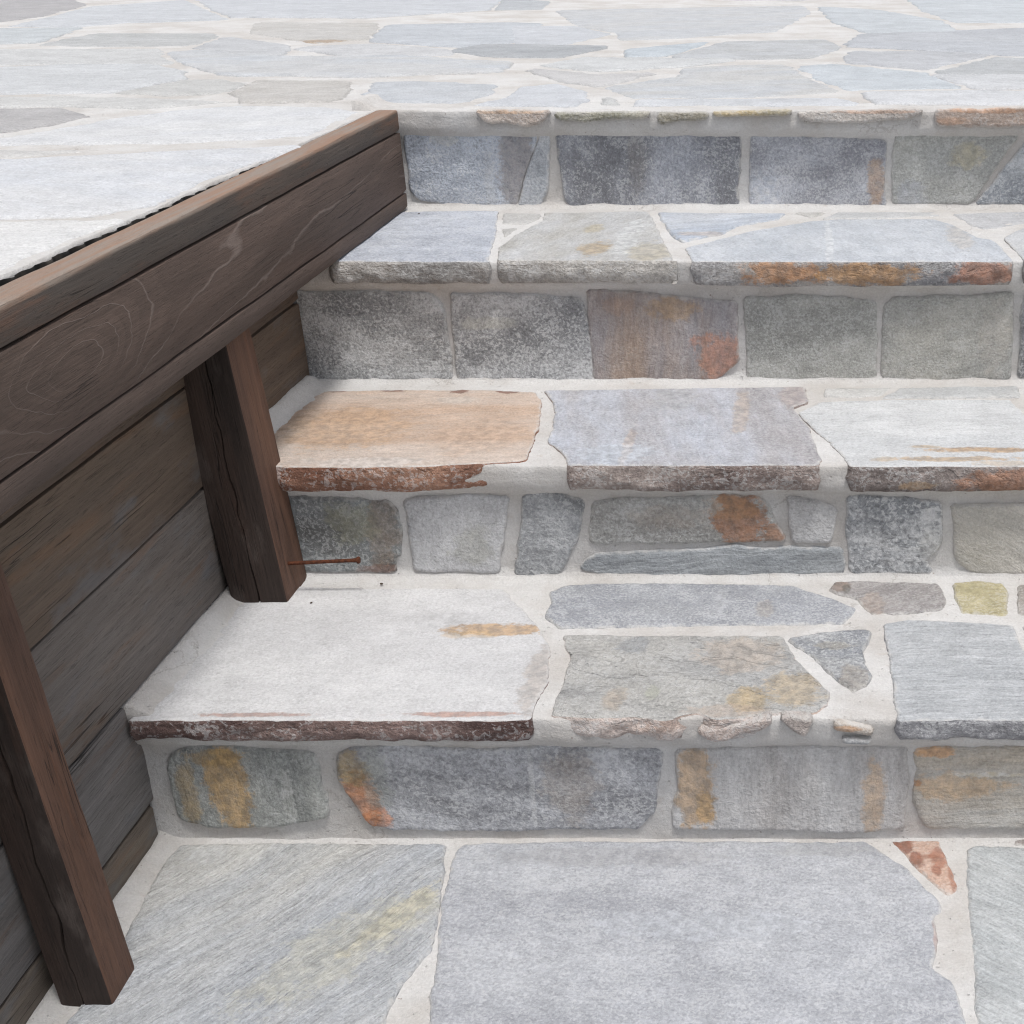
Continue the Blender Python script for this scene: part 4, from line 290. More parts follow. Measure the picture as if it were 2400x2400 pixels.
 {'n':'paving_stone', 'p': 'T4', 'poly': [(-1.1979, 7.4781), (-1.332, 6.8334), (-1.2635, 6.7536), (-0.7331, 6.7974), (-0.8578, 7.4502)], 'c1': (196, 201, 206), 'c2': (210, 212, 214), 'fl': 0.2, 'ter': 1},
 {'n':'paving_stone', 'p': 'T4', 'poly': [(-1.0078, 8.256), (-1.3644, 7.6175), (-1.2047, 7.5088), (-0.85, 7.4796), (-0.6279, 7.6611), (-0.5629, 8.0591), (-0.5746, 8.0763)], 'c1': (186, 192, 202), 'c2': (200, 204, 210), 'fl': 0.2, 'ter': 1},
 {'n':'paving_stone', 'p': 'T4', 'poly': [(-0.6601, 8.9024), (-1.072, 8.7238), (-1.108, 8.6622), (-1.1239, 8.4334), (-1.0051, 8.2874), (-0.5748, 8.1089), (-0.4224, 8.6908)], 'c1': (196, 201, 206), 'c2': (210, 212, 214), 'fl': 0.2, 'ter': 1},
 {'n':'paving_stone', 'p': 'T4', 'poly': [(-0.9816, 9.5172), (-1.2686, 9.354), (-1.0733, 8.7559), (-0.6712, 8.9303), (-0.6077, 9.4494), (-0.6491, 9.5247)], 'c1': (210, 213, 218), 'c2': (220, 222, 224), 'fl': 0.2, 'ter': 1},
 {'n':'paving_stone', 'p': 'T4', 'poly': [(-1.1809, 10.3394), (-1.3093, 10.1877), (-0.9767, 9.5473), (-0.6503, 9.5546), (-0.5015, 9.8988)], 'c1': (186, 192, 202), 'c2': (200, 204, 210), 'fl': 0.2, 'ter': 1},
 {'n':'paving_stone', 'p': 'T4', 'poly': [(-0.5518, 10.6962), (-1.1411, 10.5113), (-1.1673, 10.3663), (-0.4838, 9.9231), (-0.4073, 9.9865)], 'c1': (186, 192, 202), 'c2': (200, 204, 210), 'fl': 0.2, 'ter': 1},
 {'n':'paving_stone', 'p': 'T4', 'poly': [(-1.1406, 11.2285), (-1.3153, 10.8188), (-1.1475, 10.5408), (-0.5499, 10.7282), (-0.5274, 10.7614), (-0.6334, 11.1628)], 'c1': (196, 201, 206), 'c2': (210, 212, 214), 'fl': 0.2, 'ter': 1},
 {'n':'paving_stone', 'p': 'T4', 'poly': [(-0.6426, 12.0), (-1.0406, 12.0), (-1.2641, 11.5391), (-1.1396, 11.2586), (-0.6287, 11.1924), (-0.4412, 11.4697)], 'c1': (210, 213, 218), 'c2': (220, 222, 224), 'fl': 0.2, 'ter': 1},
 {'n':'paving_stone', 'p': 'T4', 'poly': [(-0.0217, 6.2339), (-0.686, 6.2124), (-0.4083, 5.7897), (-0.0297, 5.7086)], 'c1': (210, 213, 218), 'c2': (220, 222, 224), 'fl': 0.2, 'ter': 1},
 {'n':'paving_stone', 'p': 'T4', 'poly': [(-0.1951, 6.8307), (-0.6837, 6.7598), (-0.6851, 6.2424), (-0.0303, 6.2636)], 'c1': (186, 192, 202), 'c2': (200, 204, 210), 'fl': 0.2, 'ter': 1},
 {'n':'paving_stone', 'p': 'T4', 'poly': [(-0.6129, 7.6346), (-0.8288, 7.4582), (-0.7017, 6.7928), (-0.6951, 6.7884), (-0.1918, 6.8615), (-0.0848, 6.9795), (-0.1267, 7.3221)], 'c1': (210, 213, 218), 'c2': (220, 222, 224), 'fl': 0.2, 'ter': 1},
 {'n':'paving_stone', 'p': 'T4', 'poly': [(0.0463, 8.0687), (-0.5343, 8.0481), (-0.5976, 7.6604), (-0.1151, 7.3503), (-0.0555, 7.4138)], 'c1': (210, 213, 218), 'c2': (220, 222, 224), 'fl': 0.2, 'ter': 1},
 {'n':'paving_stone', 'p': 'T4', 'poly': [(0.0245, 8.7746), (-0.3934, 8.6832), (-0.5485, 8.0912), (-0.5394, 8.0779), (0.0603, 8.0992), (0.2311, 8.1795)], 'c1': (186, 192, 202), 'c2': (200, 204, 210), 'fl': 0.2, 'ter': 1},
 {'n':'paving_stone', 'p': 'T4', 'poly': [(-0.5797, 9.4314), (-0.6415, 8.926), (-0.4013, 8.7122), (0.0242, 8.8052), (0.0942, 8.9418), (-0.0318, 9.2182)], 'c1': (206, 202, 196), 'c2': (214, 212, 208), 'fl': 0.2, 'ter': 1},
 {'n':'paving_stone', 'p': 'T4', 'poly': [(-0.0005, 10.0155), (-0.3846, 9.9664), (-0.4703, 9.8952), (-0.6237, 9.5406), (-0.5817, 9.4644), (-0.0271, 9.2485), (0.141, 9.5315), (0.0659, 9.9627)], 'c1': (210, 213, 218), 'c2': (220, 222, 224), 'fl': 0.2, 'ter': 1},
 {'n':'paving_stone', 'p': 'T4', 'poly': [(0.0378, 10.763), (-0.5031, 10.7439), (-0.5245, 10.7123), (-0.3789, 9.9973), (-0.0075, 10.0449), (0.1865, 10.653)], 'c1': (206, 202, 196), 'c2': (214, 212, 208), 'fl': 0.2, 'ter': 1},
 {'n':'paving_stone', 'p': 'T4', 'poly': [(-0.4173, 11.4515), (-0.6052, 11.1736), (-0.4997, 10.774), (0.0267, 10.7926), (-0.0043, 11.3895)], 'c1': (196, 201, 206), 'c2': (210, 212, 214), 'fl': 0.2, 'ter': 1},
 {'n':'paving_stone', 'p': 'T4', 'poly': [(0.1437, 12.0), (-0.6105, 12.0), (-0.4135, 11.4813), (0.0066, 11.4182), (0.0448, 11.4434)], 'c1': (206, 202, 196), 'c2': (214, 212, 208), 'fl': 0.2, 'ter': 1},
 {'n':'paving_stone', 'p': 'T4', 'poly': [(-0.063, 6.9588), (-0.1675, 6.8435), (0.0013, 6.2623), (0.659, 6.43), (0.5844, 6.8946)], 'c1': (186, 192, 202), 'c2': (200, 204, 210), 'fl': 0.2, 'ter': 1},
 {'n':'paving_stone', 'p': 'T4', 'poly': [(0.4456, 7.5414), (-0.0332, 7.3938), (-0.0969, 7.3258), (-0.0556, 6.9882), (0.5905, 6.9241), (0.6109, 6.9514)], 'c1': (210, 213, 218), 'c2': (220, 222, 224), 'fl': 0.2, 'ter': 1},
 {'n':'paving_stone', 'p': 'T4', 'poly': [(0.2511, 8.1557), (0.0775, 8.0742), (-0.0229, 7.4284), (0.4447, 7.5725), (0.4551, 7.5975), (0.4401, 8.1045)], 'c1': (196, 201, 206), 'c2': (210, 212, 214), 'fl': 0.2, 'ter': 1},
 {'n':'paving_stone', 'p': 'T4', 'poly': [(0.5091, 8.989), (0.1207, 8.9278), (0.0505, 8.7909), (0.2613, 8.1841), (0.4542, 8.1318), (0.632, 8.1938), (0.7239, 8.7696)], 'c1': (186, 192, 202), 'c2': (200, 204, 210), 'fl': 0.2, 'ter': 1},
 {'n':'paving_stone', 'p': 'T4', 'poly': [(0.1644, 9.5121), (-0.0037, 9.229), (0.1198, 8.958), (0.504, 9.0186), (0.6824, 9.421)], 'c1': (196, 201, 206), 'c2': (210, 212, 214), 'fl': 0.2, 'ter': 1},
 {'n':'paving_stone', 'p': 'T4', 'poly': [(0.5408, 9.9284), (0.0978, 9.9548), (0.1697, 9.5416), (0.6996, 9.4485), (0.7445, 9.4862)], 'c1': (206, 202, 196), 'c2': (214, 212, 208), 'fl': 0.2, 'ter': 1},
 {'n':'paving_stone', 'p': 'T4', 'poly': [(0.5283, 10.6917), (0.2156, 10.6452), (0.0213, 10.0365), (0.0854, 9.9856), (0.5437, 9.9583), (0.6546, 10.0999), (0.6351, 10.6583)], 'c1': (186, 192, 202), 'c2': (200, 204, 210), 'fl': 0.2, 'ter': 1},
 {'n':'paving_stone', 'p': 'T4', 'poly': [(0.0621, 11.4189), (0.0255, 11.3947), (0.0571, 10.786), (0.208, 10.6744), (0.5135, 10.7199), (0.4657, 11.3693)], 'c1': (210, 213, 218), 'c2': (220, 222, 224), 'fl': 0.2, 'ter': 1},
 {'n':'paving_stone', 'p': 'T4', 'poly': [(0.5871, 12.0), (0.1742, 12.0), (0.076, 11.4474), (0.4761, 11.3983), (0.7072, 11.5516)], 'c1': (186, 192, 202), 'c2': (200, 204, 210), 'fl': 0.2, 'ter': 1},
 {'n':'paving_stone', 'p': 'T4', 'poly': [(0.6925, 2.4623), (1.4116, 2.4623), (1.2601, 2.9515), (1.2112, 2.9721), (0.7392, 2.9842)], 'c1': (206, 202, 196), 'c2': (214, 212, 208), 'fl': 0.2, 'ter': 1},
 {'n':'paving_stone', 'p': 'T4', 'poly': [(1.0096, 7.1091), (0.6371, 6.9363), (0.6132, 6.9045), (0.6901, 6.4257), (0.7547, 6.3549), (1.0985, 6.2392), (1.3403, 6.4338), (1.3767, 6.8632)], 'c1': (196, 201, 206), 'c2': (210, 212, 214), 'fl': 0.2, 'ter': 1},
 {'n':'paving_stone', 'p': 'T4', 'poly': [(0.4797, 7.5785), (0.4717, 7.5593), (0.637, 6.9694), (0.9986, 7.137), (1.1111, 7.5045)], 'c1': (206, 202, 196), 'c2': (214, 212, 208), 'fl': 0.2, 'ter': 1},
 {'n':'paving_stone', 'p': 'T4', 'poly': [(0.6461, 8.1669), (0.4701, 8.1056), (0.4848, 7.6081), (1.1237, 7.5333), (1.1634, 7.5889), (0.9567, 8.0863)], 'c1': (196, 201, 206), 'c2': (210, 212, 214), 'fl': 0.2, 'ter': 1},
 {'n':'paving_stone', 'p': 'T4', 'poly': [(1.2367, 8.8679), (0.7531, 8.7623), (0.6624, 8.1937), (0.9649, 8.1151), (1.3314, 8.364), (1.2473, 8.8505)], 'c1': (196, 201, 206), 'c2': (210, 212, 214), 'fl': 0.2, 'ter': 1},
 {'n':'paving_stone', 'p': 'T4', 'poly': [(1.1607, 9.4705), (0.7684, 9.4671), (0.7162, 9.4232), (0.5322, 9.0083), (0.7448, 8.7911), (1.2307, 8.8973), (1.2957, 9.3178)], 'c1': (210, 213, 218), 'c2': (220, 222, 224), 'fl': 0.2, 'ter': 1},
 {'n':'paving_stone', 'p': 'T4', 'poly': [(1.2319, 10.0201), (0.6765, 10.0792), (0.5681, 9.9408), (0.7725, 9.4971), (1.1553, 9.5005), (1.2571, 9.9608)], 'c1': (186, 192, 202), 'c2': (200, 204, 210), 'fl': 0.2, 'ter': 1},
 {'n':'paving_stone', 'p': 'T4', 'poly': [(1.1048, 10.7564), (0.6651, 10.6575), (0.6843, 10.1085), (1.2285, 10.0507), (1.2776, 10.6667)], 'c1': (196, 201, 206), 'c2': (210, 212, 214), 'fl': 0.2, 'ter': 1},
 {'n':'paving_stone', 'p': 'T4', 'poly': [(0.7263, 11.5282), (0.4954, 11.3751), (0.5437, 10.7184), (0.6503, 10.6849), (1.0905, 10.784), (1.0372, 11.2728), (0.9512, 11.4413)], 'c1': (206, 202, 196), 'c2': (214, 212, 208), 'fl': 0.2, 'ter': 1},
 {'n':'paving_stone', 'p': 'T4', 'poly': [(1.4633, 12.0), (0.6181, 12.0), (0.737, 11.5563), (0.958, 11.4708)], 'c1': (186, 192, 202), 'c2': (200, 204, 210), 'fl': 0.2, 'ter': 1},
 {'n':'paving_stone', 'p': 'T4', 'poly': [(1.443, 2.4623), (1.8919, 2.4623), (1.733, 3.2046), (1.2903, 2.9554)], 'c1': (210, 213, 218), 'c2': (220, 222, 224), 'fl': 0.2, 'ter': 1},
 {'n':'paving_stone', 'p': 'T4', 'poly': [(1.1902, 3.8015), (1.229, 2.9972), (1.2714, 2.9792), (1.734, 3.2395), (1.7585, 3.2663), (1.8141, 3.5101)], 'c1': (210, 213, 218), 'c2': (220, 222, 224), 'fl': 0.2, 'ter': 1},
 {'n':'paving_stone', 'p': 'T4', 'poly': [(1.6882, 4.2668), (1.3367, 4.1764), (1.2009, 3.8296), (1.8292, 3.5361), (1.8474, 3.5509)], 'c1': (186, 192, 202), 'c2': (200, 204, 210), 'fl': 0.2, 'ter': 1},
 {'n':'paving_stone', 'p': 'T4', 'poly': [(1.3101, 4.9198), (1.2686, 4.3056), (1.3323, 4.2062), (1.6922, 4.2988), (1.832, 4.4241), (1.5518, 4.9033)], 'c1': (210, 213, 218), 'c2': (220, 222, 224), 'fl': 0.2, 'ter': 1},
 {'n':'paving_stone', 'p': 'T4', 'poly': [(1.6345, 5.676), (1.3081, 5.7028), (1.2153, 5.0), (1.3007, 4.9505), (1.5556, 4.9331), (1.7895, 5.1358), (1.8252, 5.4803)], 'c1': (196, 201, 206), 'c2': (210, 212, 214), 'fl': 0.2, 'ter': 1},
 {'n':'paving_stone', 'p': 'T4', 'poly': [(1.7971, 6.3292), (1.3587, 6.4101), (1.1187, 6.217), (1.2485, 5.7786), (1.3012, 5.7335), (1.6335, 5.7062), (1.9259, 6.1753)], 'c1': (196, 201, 206), 'c2': (210, 212, 214), 'fl': 0.2, 'ter': 1},
 {'n':'paving_stone', 'p': 'T4', 'poly': [(1.6736, 6.9909), (1.4066, 6.861), (1.3708, 6.4384), (1.7952, 6.36), (1.9735, 6.8726)], 'c1': (186, 192, 202), 'c2': (200, 204, 210), 'fl': 0.2, 'ter': 1},
 {'n':'paving_stone', 'p': 'T4', 'poly': [(1.1882, 7.572), (1.1444, 7.5106), (1.0286, 7.1325), (1.3936, 6.888), (1.6575, 7.0165), (1.6343, 7.5786)], 'c1': (186, 192, 202), 'c2': (200, 204, 210), 'fl': 0.2, 'ter': 1},
 {'n':'paving_stone', 'p': 'T4', 'poly': [(1.3503, 8.3406), (0.9862, 8.0934), (1.1904, 7.6021), (1.6436, 7.6088), (1.7329, 7.6741), (1.9001, 8.1423), (1.8287, 8.1947)], 'c1': (196, 201, 206), 'c2': (210, 212, 214), 'fl': 0.2, 'ter': 1},
 {'n':'paving_stone', 'p': 'T4', 'poly': [(1.7577, 8.7814), (1.2798, 8.8386), (1.361, 8.3687), (1.8182, 8.2293)], 'c1': (196, 201, 206), 'c2': (210, 212, 214), 'fl': 0.2, 'ter': 1},
 {'n':'paving_stone', 'p': 'T4', 'poly': [(1.8449, 9.3395), (1.3246, 9.3082), (1.2596, 8.888), (1.2706, 8.8699), (1.7652, 8.8107), (1.9337, 9.0042)], 'c1': (206, 202, 196), 'c2': (214, 212, 208), 'fl': 0.2, 'ter': 1},
 {'n':'paving_stone', 'p': 'T4', 'poly': [(1.7256, 9.9474), (1.2848, 9.9473), (1.1837, 9.4898), (1.318, 9.3379), (1.8496, 9.3698), (1.9887, 9.5113)], 'c1': (186, 192, 202), 'c2': (200, 204, 210), 'fl': 0.2, 'ter': 1},
 {'n':'paving_stone', 'p': 'T4', 'poly': [(1.4605, 10.6912), (1.3074, 10.6627), (1.2575, 10.0366), (1.2827, 9.9773), (1.7255, 9.9774), (1.8412, 10.1718)], 'c1': (206, 202, 196), 'c2': (214, 212, 208), 'fl': 0.2, 'ter': 1},
 {'n':'paving_stone', 'p': 'T4', 'poly': [(1.6972, 11.4176), (1.0681, 11.2657), (1.1209, 10.7819), (1.2957, 10.6911), (1.4613, 10.7218), (1.7738, 11.2622)], 'c1': (196, 201, 206), 'c2': (210, 212, 214), 'fl': 0.2, 'ter': 1},
 {'n':'paving_stone', 'p': 'T4', 'poly': [(1.6439, 12.0), (1.5047, 12.0), (0.9801, 11.4506), (1.0598, 11.2945), (1.6893, 11.4466)], 'c1': (210, 213, 218), 'c2': (220, 222, 224), 'fl': 0.2, 'ter': 1},
 {'n':'paving_stone', 'p': 'T4', 'poly': [(1.9226, 2.4623), (2.2574, 2.4623), (2.3583, 2.8238), (1.7743, 3.2392), (1.7597, 3.2232)], 'c1': (206, 202, 196), 'c2': (214, 212, 208), 'fl': 0.2, 'ter': 1},
 {'n':'paving_stone', 'p': 'T4', 'poly': [(2.3648, 3.7094), (1.8715, 3.5318), (1.8449, 3.5102), (1.789, 3.2655), (2.3743, 2.8492), (2.572, 3.0334), (2.4783, 3.642)], 'c1': (186, 192, 202), 'c2': (200, 204, 210), 'fl': 0.2, 'ter': 1},
 {'n':'paving_stone', 'p': 'T4', 'poly': [(2.235, 4.3947), (1.8567, 4.4059), (1.7161, 4.2799), (1.875, 3.565), (2.3503, 3.7361), (2.2863, 4.3526)], 'c1': (196, 201, 206), 'c2': (210, 212, 214), 'fl': 0.2, 'ter': 1},
 {'n':'paving_stone', 'p': 'T4', 'poly': [(1.8066, 5.1109), (1.58, 4.9145), (1.8599, 4.4359), (2.226, 4.425), (2.24, 4.9303)], 'c1': (206, 202, 196), 'c2': (214, 212, 208), 'fl': 0.2, 'ter': 1},
 {'n':'paving_stone', 'p': 'T4', 'poly': [(2.36, 5.5645), (1.8546, 5.473), (1.8199, 5.1379), (2.252, 4.9578), (2.3985, 5.0993)], 'c1': (196, 201, 206), 'c2': (210, 212, 214), 'fl': 0.2, 'ter': 1},
 {'n':'paving_stone', 'p': 'T4', 'poly': [(2.2591, 6.1281), (1.9522, 6.1607), (1.6603, 5.6925), (1.846, 5.5019), (2.3654, 5.596), (2.3705, 5.6025)], 'c1': (196, 201, 206), 'c2': (210, 212, 214), 'fl': 0.2, 'ter': 1},
 {'n':'paving_stone', 'p': 'T4', 'poly': [(2.1694, 6.9105), (2.0039, 6.8687), (1.8221, 6.346), (1.952, 6.1909), (2.2664, 6.1575), (2.3997, 6.2796), (2.2755, 6.8145)], 'c1': (186, 192, 202), 'c2': (200, 204, 210), 'fl': 0.2, 'ter': 1},
 {'n':'paving_stone', 'p': 'T4', 'poly': [(1.7459, 7.6464), (1.664, 7.5865), (1.6875, 7.0176), (1.9934, 6.897), (2.1618, 6.9395), (2.2744, 7.2951)], 'c1': (186, 192, 202), 'c2': (200, 204, 210), 'fl': 0.2, 'ter': 1},
 {'n':'paving_stone', 'p': 'T4', 'poly': [(2.2139, 8.2025), (1.9293, 8.135), (1.7635, 7.6707), (2.2925, 7.3191), (2.4907, 7.4376), (2.4287, 8.0745)], 'c1': (206, 202, 196), 'c2': (214, 212, 208), 'fl': 0.2, 'ter': 1},
 {'n':'paving_stone', 'p': 'T4', 'poly': [(1.9529, 8.9805), (1.787, 8.79), (1.8498, 8.2165), (1.9212, 8.164), (2.2042, 8.2311), (2.3142, 8.6362), (2.2365, 8.7883)], 'c1': (206, 202, 196), 'c2': (214, 212, 208), 'fl': 0.2, 'ter': 1},
 {'n':'paving_stone', 'p': 'T4', 'poly': [(2.3777, 9.5913), (2.0154, 9.4956), (1.8729, 9.3508), (1.9633, 9.0096), (2.242, 8.8208), (2.5431, 9.4552)], 'c1': (186, 192, 202), 'c2': (200, 204, 210), 'fl': 0.2, 'ter': 1},
 {'n':'paving_stone', 'p': 'T4', 'poly': [(2.2169, 10.232), (1.8687, 10.1593), (1.7516, 9.9624), (2.0146, 9.5265), (2.3678, 9.6197), (2.3923, 9.8028)], 'c1': (210, 213, 218), 'c2': (220, 222, 224), 'fl': 0.2, 'ter': 1},
 {'n':'paving_stone', 'p': 'T4', 'poly': [(1.4958, 10.6938), (1.8656, 10.1893), (2.2145, 10.2622), (2.332, 10.6216)], 'c1': (196, 201, 206), 'c2': (210, 212, 214), 'fl': 0.2, 'ter': 1},
 {'n':'paving_stone', 'p': 'T4', 'poly': [(2.3881, 11.1576), (1.7987, 11.2453), (1.4971, 10.7238), (2.3471, 10.6504), (2.3955, 10.693)], 'c1': (186, 192, 202), 'c2': (200, 204, 210), 'fl': 0.2, 'ter': 1},
 {'n':'paving_stone', 'p': 'T4', 'poly': [(2.3519, 12.0), (1.674, 12.0), (1.7201, 11.4391), (1.8008, 11.2753), (2.3962, 11.1867), (2.4346, 11.2386)], 'c1': (210, 213, 218), 'c2': (220, 222, 224), 'fl': 0.2, 'ter': 1},
 {'n':'paving_stone', 'p': 'T4', 'poly': [(2.2886, 2.4623), (3.007, 2.4623), (2.9932, 2.9266), (2.5926, 3.0115), (2.3889, 2.8218)], 'c1': (210, 213, 218), 'c2': (220, 222, 224), 'fl': 0.2, 'ter': 1},
 {'n':'paving_stone', 'p': 'T4', 'poly': [(3.0594, 3.7435), (2.5091, 3.6392), (2.6013, 3.0403), (3.0052, 2.9548), (3.1521, 3.0421), (3.1339, 3.7069)], 'c1': (210, 213, 218), 'c2': (220, 222, 224), 'fl': 0.2, 'ter': 1},
 {'n':'paving_stone', 'p': 'T4', 'poly': [(2.9444, 4.5149), (2.3168, 4.3491), (2.3805, 3.735), (2.4949, 3.6671), (3.0453, 3.7713), (2.9751, 4.4758)], 'c1': (196, 201, 206), 'c2': (210, 212, 214), 'fl': 0.2, 'ter': 1},
 {'n':'paving_stone', 'p': 'T4', 'poly': [(3.0144, 4.9386), (2.4185, 5.077), (2.2701, 4.9336), (2.2558, 4.4165), (2.3042, 4.3768), (2.9372, 4.5441)], 'c1': (196, 201, 206), 'c2': (210, 212, 214), 'fl': 0.2, 'ter': 1},
 {'n':'paving_stone', 'p': 'T4', 'poly': [(2.9798, 5.6206), (2.3943, 5.5842), (2.3891, 5.5776), (2.428, 5.1056), (3.0266, 4.9665), (3.1026, 5.0513)], 'c1': (206, 202, 196), 'c2': (214, 212, 208), 'fl': 0.2, 'ter': 1},
 {'n':'paving_stone', 'p': 'T4', 'poly': [(2.8297, 6.2841), (2.4225, 6.2598), (2.2879, 6.1366), (2.3986, 5.6145), (2.983, 5.6509), (3.0545, 5.7679), (2.9391, 6.2019)], 'c1': (186, 192, 202), 'c2': (200, 204, 210), 'fl': 0.2, 'ter': 1},
 {'n':'paving_stone', 'p': 'T4', 'poly': [(2.8624, 6.8392), (2.3077, 6.8085), (2.4281, 6.2902), (2.8204, 6.3136)], 'c1': (196, 201, 206), 'c2': (210, 212, 214), 'fl': 0.2, 'ter': 1},
 {'n':'paving_stone', 'p': 'T4', 'poly': [(2.8755, 7.3078), (2.5087, 7.4134), (2.3047, 7.2914), (2.1908, 6.9316), (2.2945, 6.8378), (2.8713, 6.8698), (2.8993, 6.9046)], 'c1': (210, 213, 218), 'c2': (220, 222, 224), 'fl': 0.2, 'ter': 1},
 {'n':'paving_stone', 'p': 'T4', 'poly': [(2.8804, 8.112), (2.4593, 8.0701), (2.5205, 7.4412), (2.8869, 7.3358), (3.0363, 7.4457), (2.894, 8.1051)], 'c1': (210, 213, 218), 'c2': (220, 222, 224), 'fl': 0.2, 'ter': 1},
 {'n':'paving_stone', 'p': 'T4', 'poly': [(2.9323, 8.8547), (2.3427, 8.6266), (2.2338, 8.2256), (2.4463, 8.099), (2.8694, 8.1411)], 'c1': (206, 202, 196), 'c2': (214, 212, 208), 'fl': 0.2, 'ter': 1},
 {'n':'paving_stone', 'p': 'T4', 'poly': [(2.5692, 9.4404), (2.2648, 8.7988), (2.3374, 8.6567), (2.9403, 8.8899), (2.9451, 8.8958), (2.9154, 9.3067)], 'c1': (196, 201, 206), 'c2': (210, 212, 214), 'fl': 0.2, 'ter': 1},
 {'n':'paving_stone', 'p': 'T4', 'poly': [(3.0052, 10.2227), (2.4217, 9.7965), (2.3973, 9.6141), (2.5693, 9.4725), (2.9276, 9.3341), (3.1656, 9.5), (3.1207, 10.1043)], 'c1': (210, 213, 218), 'c2': (220, 222, 224), 'fl': 0.2, 'ter': 1},
 {'n':'paving_stone', 'p': 'T4', 'poly': [(2.4138, 10.6691), (2.3651, 10.6264), (2.242, 10.2499), (2.4143, 9.8282), (2.9899, 10.2486), (2.9353, 10.4719)], 'c1': (206, 202, 196), 'c2': (214, 212, 208), 'fl': 0.2, 'ter': 1},
 {'n':'paving_stone', 'p': 'T4', 'poly': [(2.9024, 11.2726), (2.4584, 11.2203), (2.418, 11.1657), (2.4255, 10.6968), (2.9442, 10.5006), (3.1457, 10.7037), (2.9903, 11.2335)], 'c1': (196, 201, 206), 'c2': (210, 212, 214), 'fl': 0.2, 'ter': 1},
 {'n':'paving_stone', 'p': 'T4', 'poly': [(3.0196, 12.0), (2.3821, 12.0), (2.4635, 11.2511), (2.892, 11.3015)], 'c1': (196, 201, 206), 'c2': (210, 212, 214), 'fl': 0.2, 'ter': 1},
 {'n':'paving_stone', 'p': 'T4', 'poly': [(3.037, 2.4623), (3.6, 2.4623), (3.6, 2.9281), (3.17, 3.0178), (3.0231, 2.9305)], 'c1': (210, 213, 218), 'c2': (220, 222, 224), 'fl': 0.2, 'ter': 1},
 {'n':'paving_stone', 'p': 'T4', 'poly': [(3.6, 2.9587), (3.6, 3.7671), (3.164, 3.7034), (3.182, 3.0459)], 'c1': (206, 202, 196), 'c2': (214, 212, 208), 'fl': 0.2, 'ter': 1},
 {'n':'paving_stone', 'p': 'T4', 'poly': [(3.6, 3.7974), (3.6, 4.3273), (3.0065, 4.4623), (3.0756, 3.7689), (3.151, 3.7319)], 'c1': (186, 192, 202), 'c2': (200, 204, 210), 'fl': 0.2, 'ter': 1},
 {'n':'paving_stone', 'p': 'T4', 'poly': [(3.6, 4.3581), (3.6, 5.0266), (3.1255, 5.032), (3.0458, 4.943), (2.9662, 4.5358), (2.9981, 4.495)], 'c1': (206, 202, 196), 'c2': (214, 212, 208), 'fl': 0.2, 'ter': 1},
 {'n':'paving_stone', 'p': 'T4', 'poly': [(3.6, 5.0566), (3.6, 5.7958), (3.0794, 5.7513), (3.0077, 5.6337), (3.1311, 5.0619)], 'c1': (210, 213, 218), 'c2': (220, 222, 224), 'fl': 0.2, 'ter': 1},
 {'n':'paving_stone', 'p': 'T4', 'poly': [(3.6, 5.8259), (3.6, 6.5276), (2.9699, 6.203), (3.0819, 5.7816)], 'c1': (186, 192, 202), 'c2': (200, 204, 210), 'fl': 0.2, 'ter': 1},
 {'n':'paving_stone', 'p': 'T4', 'poly': [(3.6, 6.5613), (3.6, 6.7247), (2.9204, 6.8829), (2.8933, 6.8493), (2.8499, 6.3064), (2.9538, 6.2285)], 'c1': (206, 202, 196), 'c2': (214, 212, 208), 'fl': 0.2, 'ter': 1},
 {'n':'paving_stone', 'p': 'T4', 'poly': [(3.6, 6.7555), (3.6, 7.457), (3.0583, 7.4247), (2.9053, 7.3121), (2.929, 6.9118)], 'c1': (210, 213, 218), 'c2': (220, 222, 224), 'fl': 0.2, 'ter': 1},
 {'n':'paving_stone', 'p': 'T4', 'poly': [(3.6, 7.4871), (3.6, 8.1619), (2.9254, 8.1018), (3.0649, 7.4552)], 'c1': (196, 201, 206), 'c2': (210, 212, 214), 'fl': 0.2, 'ter': 1},
 {'n':'paving_stone', 'p': 'T4', 'poly': [(3.6, 8.192), (3.6, 8.59), (2.9648, 8.8726), (2.9639, 8.8714), (2.8991, 8.1361), (2.9101, 8.1306)], 'c1': (196, 201, 206), 'c2': (210, 212, 214), 'fl': 0.2, 'ter': 1},
 {'n':'paving_stone', 'p': 'T4', 'poly': [(3.6, 8.6228), (3.6, 9.445), (3.1853, 9.4772), (2.9452, 9.3098), (2.9748, 8.9009)], 'c1': (206, 202, 196), 'c2': (214, 212, 208), 'fl': 0.2, 'ter': 1},
 {'n':'paving_stone', 'p': 'T4', 'poly': [(3.6, 9.4751), (3.6, 10.1565), (3.1513, 10.0978), (3.1952, 9.5065)], 'c1': (210, 213, 218), 'c2': (220, 222, 224), 'fl': 0.2, 'ter': 1},
 {'n':'paving_stone', 'p': 'T4', 'poly': [(3.6, 10.1867), (3.6, 10.7591), (3.1699, 10.6855), (2.9646, 10.4785), (3.0205, 10.25), (3.1408, 10.1267)], 'c1': (206, 202, 196), 'c2': (214, 212, 208), 'fl': 0.2, 'ter': 1},
 {'n':'paving_stone', 'p': 'T4', 'poly': [(3.6, 10.7895), (3.6, 11.4096), (3.0213, 11.2343), (3.1732, 10.7165)], 'c1': (196, 201, 206), 'c2': (210, 212, 214), 'fl': 0.2, 'ter': 1},
 {'n':'paving_stone', 'p': 'T4', 'poly': [(3.6, 11.441), (3.6, 12), (3.0501, 12.0), (2.9217, 11.2969), (3.0038, 11.2603)], 'c1': (210, 213, 218), 'c2': (220, 222, 224), 'fl': 0.2, 'ter': 1},
